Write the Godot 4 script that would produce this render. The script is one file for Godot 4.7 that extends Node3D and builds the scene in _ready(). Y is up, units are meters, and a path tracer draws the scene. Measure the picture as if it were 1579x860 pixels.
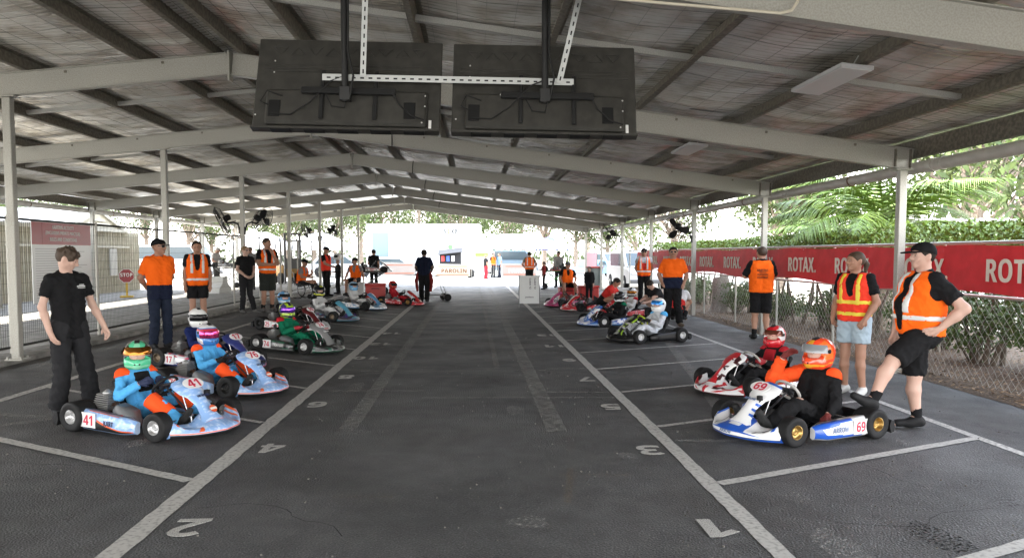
extends Node3D
# A covered kart pre-grid: open sided steel shed, karts in angled bays, people, fence, banner, hedge, trees.
# x = right, y = up, -z = away from the viewer; a thing's own front is +z.

const FRAMES := [-5.37, -10.37, -15.37, -20.37, -25.37, -30.37, -35.37, -40.37]
const RIDGE := -3.17
const RIGHT_EAVE := 5.85
const LEFT_EAVE := -12.2
const KART_SCALE := 0.84

var used := {}
var mats := {}
var shared := {}
var rng := RandomNumberGenerator.new()

func _ready() -> void:
	rng.seed = 11
	var camera := Camera3D.new()
	camera.name = "camera"
	camera.projection = Camera3D.PROJECTION_FRUSTUM
	camera.near = 0.1
	camera.far = 900.0
	camera.size = 0.1 * 860.0 / 1190.0
	camera.frustum_offset = Vector2(0.0, 0.1 * 34.26 / 1190.0)
	camera.position = Vector3(0, 1.638, 0)
	camera.rotation = Vector3(-0.0605, -0.0486, 0)
	add_child(camera)
	camera.current = true
	var surroundings := WorldEnvironment.new()
	surroundings.name = "surroundings"
	var env := Environment.new()
	env.background_mode = Environment.BG_SKY
	var sky := Sky.new()
	var air := ProceduralSkyMaterial.new()
	air.sky_top_color = Color(0.74, 0.79, 0.87)
	air.sky_horizon_color = Color(0.97, 0.955, 0.925)
	air.sky_curve = 0.25
	air.ground_bottom_color = Color(0.45, 0.43, 0.40)
	air.ground_horizon_color = Color(0.75, 0.76, 0.76)
	air.sky_energy_multiplier = 1.25
	sky.sky_material = air
	env.sky = sky
	env.tonemap_mode = Environment.TONE_MAPPER_LINEAR
	env.tonemap_exposure = 7.3
	env.sdfgi_enabled = true
	env.ssao_enabled = true
	env.ssil_enabled = true
	surroundings.environment = env
	add_child(surroundings)
	var sun := DirectionalLight3D.new()
	sun.name = "sun"
	sun.light_energy = 1.0
	sun.light_color = Color(1.0, 0.965, 0.90)
	sun.light_angular_distance = 0.5
	sun.shadow_enabled = true
	sun.look_at_from_position(Vector3(-1.05, 1.0, -0.30), Vector3.ZERO)
	add_child(sun)

	build_ground()
	build_shed()
	build_left_side()
	build_right_side()
	build_background()
	build_hanging_things()
	build_karts()
	build_people()
	build_small_things()

# ------------------------------------------------------------------ geometry helpers
class Geo:
	var v := PackedVector3Array()
	var n := PackedVector3Array()
	var t := PackedVector2Array()
	var c := PackedColorArray()
	var ix := PackedInt32Array()
	var tint := Color(1, 1, 1)

	func put(p: Vector3, nn: Vector3, uv := Vector2.ZERO) -> void:
		v.append(p)
		n.append(nn)
		t.append(uv)
		c.append(tint)

	func flat(pts: Array, uvs: Array = []) -> void:      # convex polygon, counter-clockwise seen from outside
		var b := v.size()
		var nn: Vector3 = (pts[1] - pts[0]).cross(pts[2] - pts[0])
		if nn.length_squared() < 1e-14 and pts.size() > 3:
			nn = (pts[2] - pts[0]).cross(pts[3] - pts[0])
		nn = nn.normalized()
		for k in pts.size():
			put(pts[k], nn, uvs[k] if uvs else Vector2.ZERO)
		for k in range(1, pts.size() - 1):
			ix.append_array([b, b + k, b + k + 1])

	func box(at: Vector3, size: Vector3, turn := Basis.IDENTITY, bevel := 0.0) -> void:
		var h := size * 0.5
		var bv := minf(bevel, minf(h.x, minf(h.y, h.z)) * 0.9)
		for axis in 3:
			for s in [-1.0, 1.0]:
				var a1 := (axis + 1) % 3
				var a2 := (axis + 2) % 3
				var q := []
				for w in [[-1, -1], [1, -1], [1, 1], [-1, 1]]:
					var p := Vector3.ZERO
					p[axis] = s * h[axis]
					p[a1] = w[0] * (h[a1] - bv) * s
					p[a2] = w[1] * (h[a2] - bv)
					q.append(at + turn * p)
				flat(q, [Vector2(0, 1), Vector2(1, 1), Vector2(1, 0), Vector2(0, 0)])
		if bv > 0.0:
			for axis in 3:
				var a1 := (axis + 1) % 3
				var a2 := (axis + 2) % 3
				for s1 in [-1.0, 1.0]:
					for s2 in [-1.0, 1.0]:
						var q := []
						for e in [[-1, 0], [1, 0], [1, 1], [-1, 1]]:
							var p := Vector3.ZERO
							p[axis] = e[0] * (h[axis] - bv) * s1 * s2
							p[a1] = s1 * (h[a1] - (bv if e[1] else 0.0))
							p[a2] = s2 * (h[a2] - (0.0 if e[1] else bv))
							q.append(at + turn * p)
						flat(q)
			for sx in [-1.0, 1.0]:
				for sy in [-1.0, 1.0]:
					for sz in [-1.0, 1.0]:
						var p0 := at + turn * Vector3(sx * h.x, sy * (h.y - bv), sz * (h.z - bv))
						var p1 := at + turn * Vector3(sx * (h.x - bv), sy * h.y, sz * (h.z - bv))
						var p2 := at + turn * Vector3(sx * (h.x - bv), sy * (h.y - bv), sz * h.z)
						flat([p0, p1, p2] if sx * sy * sz > 0 else [p0, p2, p1])

	func smooth(v0: int, i0: int, orient := true) -> void:   # normals of the piece added since v0 / i0
		if orient:
			var vol := 0.0
			var mid := v[v0]
			for k in range(i0, ix.size(), 3):
				vol += (v[ix[k]] - mid).dot((v[ix[k + 1]] - mid).cross(v[ix[k + 2]] - mid))
			if vol < 0.0:
				for k in range(i0, ix.size(), 3):
					var s := ix[k + 1]
					ix[k + 1] = ix[k + 2]
					ix[k + 2] = s
		for k in range(i0, ix.size(), 3):
			var f := (v[ix[k + 1]] - v[ix[k]]).cross(v[ix[k + 2]] - v[ix[k]])
			for e in 3:
				n[ix[k + e]] += f
		for k in range(v0, v.size()):
			n[k] = n[k].normalized() if n[k].length_squared() > 1e-18 else Vector3.UP

	func loft(rings: Array, cap := true, wrap := true) -> void:
		var v0 := v.size()
		var i0 := ix.size()
		var m: int = rings[0].size()
		for r in rings.size():
			for k in m:
				put(rings[r][k], Vector3.ZERO, Vector2(float(k) / m, float(r) / (rings.size() - 1)))
		for r in rings.size() - 1:
			for k in (m if wrap else m - 1):
				var a := v0 + r * m + k
				var b := v0 + r * m + (k + 1) % m
				ix.append_array([a, b, b + m, a, b + m, a + m])
		if cap:
			for e in [0, rings.size() - 1]:
				var b := v.size()
				for k in m:
					put(rings[e][k], Vector3.ZERO, Vector2(0.5, 0.5))
				for k in range(1, m - 1):
					if e == 0:
						ix.append_array([b, b + k + 1, b + k])
					else:
						ix.append_array([b, b + k, b + k + 1])
		smooth(v0, i0, wrap)

	func tube(pts: Array, radius, seg := 8, cap := true, squash := 1.0) -> void:
		var rings := []
		var up := Vector3.UP
		var d0: Vector3 = (pts[1] - pts[0]).normalized()
		if absf(d0.dot(up)) > 0.9:
			up = Vector3.RIGHT
		for k in pts.size():
			var d: Vector3
			if k == 0:
				d = pts[1] - pts[0]
			elif k == pts.size() - 1:
				d = pts[k] - pts[k - 1]
			else:
				d = (pts[k + 1] - pts[k]).normalized() + (pts[k] - pts[k - 1]).normalized()
			d = d.normalized()
			var side := up.cross(d).normalized()
			up = d.cross(side).normalized()
			var r: float = radius[k] if radius is Array else radius
			var ring := PackedVector3Array()
			for s in seg:
				var a := TAU * s / seg
				ring.append(pts[k] + side * cos(a) * r + up * sin(a) * r * squash)
			rings.append(ring)
		loft(rings, cap)

	func lathe(profile: Array, seg: int, x := Transform3D.IDENTITY, cap := true) -> void:    # profile: Vector2(radius, along y)
		var rings := []
		for p in profile:
			var ring := PackedVector3Array()
			for s in seg:
				var a := TAU * s / seg
				ring.append(x * Vector3(cos(a) * maxf(p.x, 0.0004), p.y, sin(a) * maxf(p.x, 0.0004)))
			rings.append(ring)
		loft(rings, cap)

	func ball(at: Vector3, r: Vector3, seg := 12, turn := Basis.IDENTITY) -> void:
		var prof := []
		for k in range(seg / 2 + 1):
			var a := -PI / 2 + PI * k / (seg / 2)
			prof.append(Vector2(cos(a), sin(a)))
		lathe(prof, seg, Transform3D(turn * Basis.from_scale(r), at))

	func extrude(poly: PackedVector2Array, depth: float, x := Transform3D.IDENTITY) -> void:   # along local z, centred
		var p := poly
		if Geometry2D.is_polygon_clockwise(p):
			p = p.duplicate()
			p.reverse()
		var h := depth * 0.5
		var tri := Geometry2D.triangulate_polygon(p)
		for k in range(0, tri.size(), 3):
			var a := p[tri[k]]
			var b := p[tri[k + 1]]
			var d := p[tri[k + 2]]
			if (b - a).cross(d - a) < 0:
				var s := b
				b = d
				d = s
			flat([x * Vector3(a.x, a.y, h), x * Vector3(b.x, b.y, h), x * Vector3(d.x, d.y, h)], [a, b, d])
			flat([x * Vector3(a.x, a.y, -h), x * Vector3(d.x, d.y, -h), x * Vector3(b.x, b.y, -h)], [a, d, b])
		for k in p.size():
			var a := p[k]
			var b := p[(k + 1) % p.size()]
			flat([x * Vector3(a.x, a.y, -h), x * Vector3(b.x, b.y, -h), x * Vector3(b.x, b.y, h), x * Vector3(a.x, a.y, h)])

	func sheet(nu: int, nv: int, f: Callable) -> void:   # f(u, v) -> Vector3, both 0..1
		var v0 := v.size()
		var i0 := ix.size()
		for j in nv + 1:
			for i in nu + 1:
				put(f.call(float(i) / nu, float(j) / nv), Vector3.ZERO, Vector2(float(i) / nu, float(j) / nv))
		for j in nv:
			for i in nu:
				var a := v0 + j * (nu + 1) + i
				ix.append_array([a, a + 1, a + nu + 2, a, a + nu + 2, a + nu + 1])
		smooth(v0, i0, false)

	func add_points(pv: PackedVector3Array, pi: PackedInt32Array, spherical := Vector3.INF) -> void:
		var v0 := v.size()
		var i0 := ix.size()
		for p in pv:
			var uv := Vector2.ZERO
			if spherical != Vector3.INF:
				var d := (p - spherical).normalized()
				uv = Vector2(0.5 + atan2(d.x, d.z) / TAU, 0.5 - asin(d.y) / PI)
			put(p, Vector3.ZERO, uv)
		for k in pi:
			ix.append(v0 + k)
		smooth(v0, i0, true)

	func crumple(amp: float, noise: FastNoiseLite) -> void:      # cloth folds: push the surface in and out
		for k in v.size():
			var p := v[k]
			v[k] = p + n[k] * amp * (noise.get_noise_3d(p.x, p.y * 1.15 + p.x * 0.5, p.z) - 0.1)
			n[k] = Vector3.ZERO
		smooth(0, 0, false)

	func mesh(colored := false) -> ArrayMesh:
		var a := []
		a.resize(Mesh.ARRAY_MAX)
		a[Mesh.ARRAY_VERTEX] = v
		a[Mesh.ARRAY_NORMAL] = n
		a[Mesh.ARRAY_TEX_UV] = t
		if colored:
			a[Mesh.ARRAY_COLOR] = c
		var flipped := PackedInt32Array()
		flipped.resize(ix.size())
		for k in range(0, ix.size(), 3):
			flipped[k] = ix[k]
			flipped[k + 1] = ix[k + 2]
			flipped[k + 2] = ix[k + 1]
		a[Mesh.ARRAY_INDEX] = flipped
		var m := ArrayMesh.new()
		m.add_surface_from_arrays(Mesh.PRIMITIVE_TRIANGLES, a)
		return m

# rounded bones joined with a smooth minimum and meshed as surface nets; bone = [a, b, ra, rb, flags]
# flags: 1 cut flat at b, 2 cut flat at a, 4 taken away; cuts = [[point, normal], ...] keep the side behind the normal
func blob(bones: Array, cell: float, k: float, cuts: Array = []) -> Array:
	var lo := Vector3(1e9, 1e9, 1e9)
	var hi := -lo
	for b in bones:
		if (b[4] if b.size() > 4 else 0) & 4:
			continue
		for e in 2:
			var r: float = b[2 + e] + cell * 2.0
			lo = lo.min(b[e] - Vector3(r, r, r))
			hi = hi.max(b[e] + Vector3(r, r, r))
	var nx := int((hi.x - lo.x) / cell) + 2
	var ny := int((hi.y - lo.y) / cell) + 2
	var nz := int((hi.z - lo.z) / cell) + 2
	var sxy := nx * ny
	var f := PackedFloat32Array()
	f.resize(sxy * nz)
	f.fill(1.0)
	for pass_ in 2:
		for b in bones:
			var flags: int = b[4] if b.size() > 4 else 0
			if ((flags & 4) != 0) != (pass_ == 1):
				continue
			var a: Vector3 = b[0]
			var ra: float = b[2]
			var rb: float = b[3]
			var ab: Vector3 = b[1] - b[0]
			var len2 := maxf(ab.length_squared(), 1e-9)
			var dir := ab / sqrt(len2)
			var lenab := sqrt(len2)
			var pad := maxf(ra, rb) + k + cell * 2.0
			var l: Vector3 = (a.min(b[1]) - Vector3(pad, pad, pad) - lo) / cell
			var h: Vector3 = (a.max(b[1]) + Vector3(pad, pad, pad) - lo) / cell
			var x0 := maxi(0, int(l.x))
			var x1 := mini(nx - 1, int(h.x) + 1)
			var y0 := maxi(0, int(l.y))
			var y1 := mini(ny - 1, int(h.y) + 1)
			var z0 := maxi(0, int(l.z))
			var z1 := mini(nz - 1, int(h.z) + 1)
			for z in range(z0, z1 + 1):
				for y in range(y0, y1 + 1):
					var at := z * sxy + y * nx + x0
					var p := Vector3(lo.x + x0 * cell, lo.y + y * cell, lo.z + z * cell) - a
					for x in range(x0, x1 + 1):
						var s := p.dot(ab) / len2
						var sc := clampf(s, 0.0, 1.0)
						var d := (p - ab * sc).length() - (ra + (rb - ra) * sc)
						if flags & 1:
							d = maxf(d, p.dot(dir) - lenab)
						if flags & 2:
							d = maxf(d, -p.dot(dir))
						if flags & 4:
							f[at] = maxf(f[at], -d)
						else:
							var g := f[at]
							var w := k - absf(d - g)
							if w > 0.0:
								f[at] = minf(d, g) - w * w / k * 0.25
							elif d < g:
								f[at] = d
						at += 1
						p.x += cell
	for cut in cuts:
		var cp: Vector3 = cut[0]
		var cn: Vector3 = cut[1]
		for z in nz:
			for y in ny:
				var at := z * sxy + y * nx
				var d := (Vector3(lo.x, lo.y + y * cell, lo.z + z * cell) - cp).dot(cn)
				var st := cell * cn.x
				for x in nx:
					if d > f[at]:
						f[at] = d
					d += st
					at += 1
	var pv := PackedVector3Array()
	var pi := PackedInt32Array()
	var idx := PackedInt32Array()
	idx.resize(sxy * nz)
	var near := cell * 1.8
	var offs := [0, 1, nx, nx + 1, sxy, sxy + 1, sxy + nx, sxy + nx + 1]
	for z in nz - 1:
		for y in ny - 1:
			var at := z * sxy + y * nx
			for x in nx - 1:
				var f0 := f[at]
				if f0 < near and f0 > -near:
					var f1 := f[at + 1]
					var f2 := f[at + nx]
					var f3 := f[at + nx + 1]
					var f4 := f[at + sxy]
					var f5 := f[at + sxy + 1]
					var f6 := f[at + sxy + nx]
					var f7 := f[at + sxy + nx + 1]
					var m := int(f0 < 0) + int(f1 < 0) + int(f2 < 0) + int(f3 < 0) + int(f4 < 0) + int(f5 < 0) + int(f6 < 0) + int(f7 < 0)
					if m > 0 and m < 8:
						var sum := Vector3.ZERO
						var cnt := 0
						if (f0 < 0) != (f1 < 0): sum += Vector3(f0 / (f0 - f1), 0, 0); cnt += 1
						if (f2 < 0) != (f3 < 0): sum += Vector3(f2 / (f2 - f3), 1, 0); cnt += 1
						if (f4 < 0) != (f5 < 0): sum += Vector3(f4 / (f4 - f5), 0, 1); cnt += 1
						if (f6 < 0) != (f7 < 0): sum += Vector3(f6 / (f6 - f7), 1, 1); cnt += 1
						if (f0 < 0) != (f2 < 0): sum += Vector3(0, f0 / (f0 - f2), 0); cnt += 1
						if (f1 < 0) != (f3 < 0): sum += Vector3(1, f1 / (f1 - f3), 0); cnt += 1
						if (f4 < 0) != (f6 < 0): sum += Vector3(0, f4 / (f4 - f6), 1); cnt += 1
						if (f5 < 0) != (f7 < 0): sum += Vector3(1, f5 / (f5 - f7), 1); cnt += 1
						if (f0 < 0) != (f4 < 0): sum += Vector3(0, 0, f0 / (f0 - f4)); cnt += 1
						if (f1 < 0) != (f5 < 0): sum += Vector3(1, 0, f1 / (f1 - f5)); cnt += 1
						if (f2 < 0) != (f6 < 0): sum += Vector3(0, 1, f2 / (f2 - f6)); cnt += 1
						if (f3 < 0) != (f7 < 0): sum += Vector3(1, 1, f3 / (f3 - f7)); cnt += 1
						pv.append(lo + (Vector3(x, y, z) + sum / cnt) * cell)
						idx[at] = pv.size()
						if x > 0 and y > 0 and z > 0:
							if (f0 < 0) != (f1 < 0):
								quad(pi, idx[at], idx[at - nx], idx[at - nx - sxy], idx[at - sxy], f0 < 0)
							if (f0 < 0) != (f2 < 0):
								quad(pi, idx[at], idx[at - sxy], idx[at - 1 - sxy], idx[at - 1], f0 < 0)
							if (f0 < 0) != (f4 < 0):
								quad(pi, idx[at], idx[at - 1], idx[at - 1 - nx], idx[at - nx], f0 < 0)
				at += 1
	return [pv, pi]

func quad(pi: PackedInt32Array, a: int, b: int, c: int, d: int, turn: bool) -> void:
	if a == 0 or b == 0 or c == 0 or d == 0:
		return
	if turn:
		pi.append_array([a - 1, b - 1, c - 1, a - 1, c - 1, d - 1])
	else:
		pi.append_array([a - 1, c - 1, b - 1, a - 1, d - 1, c - 1])

# ------------------------------------------------------------------ nodes and materials
func numbered(called: String) -> String:
	if not used.has(called):
		used[called] = 0
		return called
	used[called] += 1
	return "%s_%03d" % [called, used[called]]

func thing(called: String, label: String, category: String, at := Vector3.ZERO, turn := 0.0, group := "") -> Node3D:
	var o := Node3D.new()
	o.name = numbered(called)
	add_child(o)
	o.position = at
	o.rotation.y = turn
	tag(o, label, category, group)
	return o

func tag(o: Node, label: String, category: String, group := "") -> void:
	o.set_meta("label", label)
	o.set_meta("category", category)
	if group:
		o.set_meta("group", group)

func obj(called: String, shape, material: Material, parent: Node = self, x := Transform3D.IDENTITY, colored := false) -> MeshInstance3D:
	var o := MeshInstance3D.new()
	o.mesh = shape.mesh(colored) if shape is Geo else shape
	o.material_override = material
	o.name = numbered(called) if parent == self else called
	o.transform = x
	parent.add_child(o, true)
	return o

func setting(called: String, shape, material: Material, parent: Node = self, x := Transform3D.IDENTITY) -> MeshInstance3D:
	var o := obj(called, shape, material, parent, x)
	if parent == self:
		o.set_meta("kind", "structure")
	return o

func stuff(o: Node) -> Node:
	o.set_meta("kind", "stuff")
	return o

func node_part(called: String, parent: Node, x := Transform3D.IDENTITY) -> Node3D:
	var o := Node3D.new()
	o.name = called
	o.transform = x
	parent.add_child(o, true)
	return o

func at(x: float, y: float, z: float, turn := 0.0) -> Transform3D:
	return Transform3D(Basis(Vector3.UP, turn), Vector3(x, y, z))

func lin(r: float, g: float, b: float) -> Color:
	return Color(r, g, b).linear_to_srgb()

# plain paint / cloth / metal; colours are linear reflectances
func mat(key: String, r := 0.5, g := 0.5, b := 0.5, rough := 0.7, metal := 0.0) -> StandardMaterial3D:
	if mats.has(key):
		return mats[key]
	var m := StandardMaterial3D.new()
	m.resource_name = key
	m.albedo_color = lin(r, g, b)
	m.roughness = rough
	m.metallic = metal
	if maxf(r, maxf(g, b)) < 0.04:
		m.metallic_specular = 0.3
	mats[key] = m
	return m

func noise_texture(seed_: int, freq: float, ramp: Array, size := 512, octaves := 4, kind := FastNoiseLite.TYPE_SIMPLEX_SMOOTH) -> NoiseTexture2D:
	var nz := FastNoiseLite.new()
	nz.seed = seed_
	nz.frequency = freq
	nz.noise_type = kind
	nz.fractal_octaves = octaves
	var t := NoiseTexture2D.new()
	t.noise = nz
	t.width = size
	t.height = size
	t.seamless = true
	if ramp:
		var g := Gradient.new()
		var offs := PackedFloat32Array()
		var cols := PackedColorArray()
		for e in ramp:
			offs.append(e[0])
			cols.append(e[1])
		g.offsets = offs
		g.colors = cols
		t.color_ramp = g
	return t

func grey(a: float) -> Color:
	return Color(a, a, a)

# a colour broken up by noise (world triplanar), with fine relief
func grain(key: String, lo: Color, hi: Color, scale: float, rough := 0.8, metal := 0.0, seed_ := 1, bump := 0.0, freq := 0.02) -> StandardMaterial3D:
	if mats.has(key):
		return mats[key]
	var m := StandardMaterial3D.new()
	m.resource_name = key
	m.albedo_texture = noise_texture(seed_, freq, [[0.25, lo.linear_to_srgb()], [0.75, hi.linear_to_srgb()]], 512, 5)
	m.roughness = rough
	m.metallic = metal
	m.uv1_triplanar = true
	m.uv1_world_triplanar = true
	m.uv1_scale = Vector3.ONE * scale
	if bump > 0.0:
		var t := noise_texture(seed_ + 7, freq * 2.0, [], 512, 5)
		t.as_normal_map = true
		t.bump_strength = 6.0
		m.normal_enabled = true
		m.normal_texture = t
		m.normal_scale = bump
	mats[key] = m
	return m

func lettering(text: String, height: float, parent: Node, x: Transform3D, material: Material, called := "lettering", width := 0.0, serif := false, bold := true, depth := 0.003) -> MeshInstance3D:
	var key := "text|%s|%s|%s" % [text, serif, bold]
	if not shared.has(key):
		var font := SystemFont.new()
		font.font_names = PackedStringArray(["Droid Serif" if serif else "Droid Sans"])
		font.font_weight = 700 if bold else 400
		var made := TextMesh.new()
		made.font = font
		made.text = text
		made.font_size = 64
		made.pixel_size = 0.01
		made.curve_step = 2.0
		made.depth = 0.02
		shared[key] = made
	var tm: TextMesh = shared[key]
	var box := tm.get_aabb()
	var s := height / maxf(box.size.y, 0.01)
	var sx := s if width <= 0.0 else width / maxf(box.size.x, 0.01)
	var o := MeshInstance3D.new()
	o.mesh = tm
	o.material_override = material
	o.name = called
	var c := box.get_center()
	o.transform = x * Transform3D(Basis.from_scale(Vector3(sx, s, depth / 0.02)), Vector3(-c.x * sx, -c.y * s, 0))
	parent.add_child(o, true)
	return o

# ------------------------------------------------------------------ ground and painted markings
func ground_y(x: float) -> float:
	if x > -2.0:
		return 0.0
	return 0.045 * (-2.0 - maxf(x, -6.1))

func asphalt_material() -> StandardMaterial3D:
	var size := 1024
	var fine := FastNoiseLite.new()
	fine.seed = 3
	fine.frequency = 0.21
	fine.fractal_octaves = 2
	var patch := FastNoiseLite.new()
	patch.seed = 5
	patch.frequency = 0.012
	patch.fractal_octaves = 5
	var a := fine.get_seamless_image(size, size).get_data()
	var b := patch.get_seamless_image(size, size).get_data()
	var out := PackedByteArray()
	out.resize(size * size * 3)
	for k in size * size:
		var l := 0.78 + 0.42 * (a[k] / 255.0 - 0.5) + 0.16 * (b[k] / 255.0 - 0.5)
		if a[k] > 205:
			l += 0.30
		var g := clampf(0.415 * l, 0.0, 1.0)
		out[k * 3] = int(g * 255)
		out[k * 3 + 1] = int(g * 255)
		out[k * 3 + 2] = int(g * 256.0) if g < 0.99 else 255
	var m := StandardMaterial3D.new()
	m.resource_name = "asphalt"
	m.albedo_texture = ImageTexture.create_from_image(Image.create_from_data(size, size, false, Image.FORMAT_RGB8, out))
	m.uv1_triplanar = true
	m.uv1_world_triplanar = true
	m.uv1_scale = Vector3.ONE * 0.31
	m.roughness = 0.74
	m.roughness_texture = noise_texture(14, 0.006, [[0.2, grey(0.72)], [0.8, grey(1.0)]], 512, 5)
	m.normal_enabled = true
	var bump := noise_texture(8, 0.16, [], 1024, 2)
	bump.as_normal_map = true
	bump.bump_strength = 7.0
	m.normal_texture = bump
	m.normal_scale = 0.38
	m.detail_enabled = true
	m.detail_blend_mode = BaseMaterial3D.BLEND_MODE_MUL
	m.detail_albedo = noise_texture(21, 0.006, [[0.1, Color(0.82, 0.82, 0.82)], [0.45, Color(0.96, 0.96, 0.96)], [0.62, Color(1, 1, 1)], [0.9, Color(0.88, 0.87, 0.86)]], 1024, 6)
	m.detail_uv_layer = BaseMaterial3D.DETAIL_UV_2
	m.uv2_triplanar = true
	m.uv2_world_triplanar = true
	m.uv2_scale = Vector3.ONE * 0.06
	return m

func paint_material(key: String, lo: float, hi: float, seed_: int, tone: Color, scale := 0.9, freq := 0.12) -> StandardMaterial3D:
	var m := StandardMaterial3D.new()
	m.resource_name = key
	var clear := tone
	clear.a = 0.0
	m.albedo_texture = noise_texture(seed_, freq, [[lo, clear], [hi, tone]], 512, 5 if freq < 0.1 else 3)
	m.transparency = BaseMaterial3D.TRANSPARENCY_ALPHA
	m.roughness = 0.7
	m.uv1_triplanar = true
	m.uv1_world_triplanar = true
	m.uv1_scale = Vector3.ONE * scale
	return m

func strip(g: Geo, a: Vector2, b: Vector2, w: float, lift: float) -> void:    # a, b = (x, depth)
	var d := (b - a).normalized()
	var s := Vector2(-d.y, d.x) * w * 0.5
	var q := []
	for p in [a - s, a + s, b + s, b - s]:
		q.append(Vector3(p.x, ground_y(p.x) + lift, -p.y))
	var up: Vector3 = (q[1] - q[0]).cross(q[2] - q[0])
	if up.y < 0:
		q.reverse()
	g.flat(q)

func ragged(g: Geo, a: Vector2, b: Vector2, w: float, lift: float) -> void:    # a painted strip with uneven edges
	var d := (b - a).normalized()
	var s := Vector2(-d.y, d.x)
	var n := int((b - a).length() / 0.13)
	var last := []
	for k in n + 1:
		var p := a.lerp(b, float(k) / n)
		var l := p - s * w * 0.5 * rng.randf_range(0.86, 1.05)
		var r := p + s * w * 0.5 * rng.randf_range(0.86, 1.05)
		var pair := [Vector3(l.x, ground_y(l.x) + lift, -l.y), Vector3(r.x, ground_y(r.x) + lift, -r.y)]
		if last:
			var q := [last[0], last[1], pair[1], pair[0]]
			var up: Vector3 = (q[1] - q[0]).cross(q[2] - q[0])
			if up.y < 0:
				q.reverse()
			g.flat(q)
		last = pair

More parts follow.
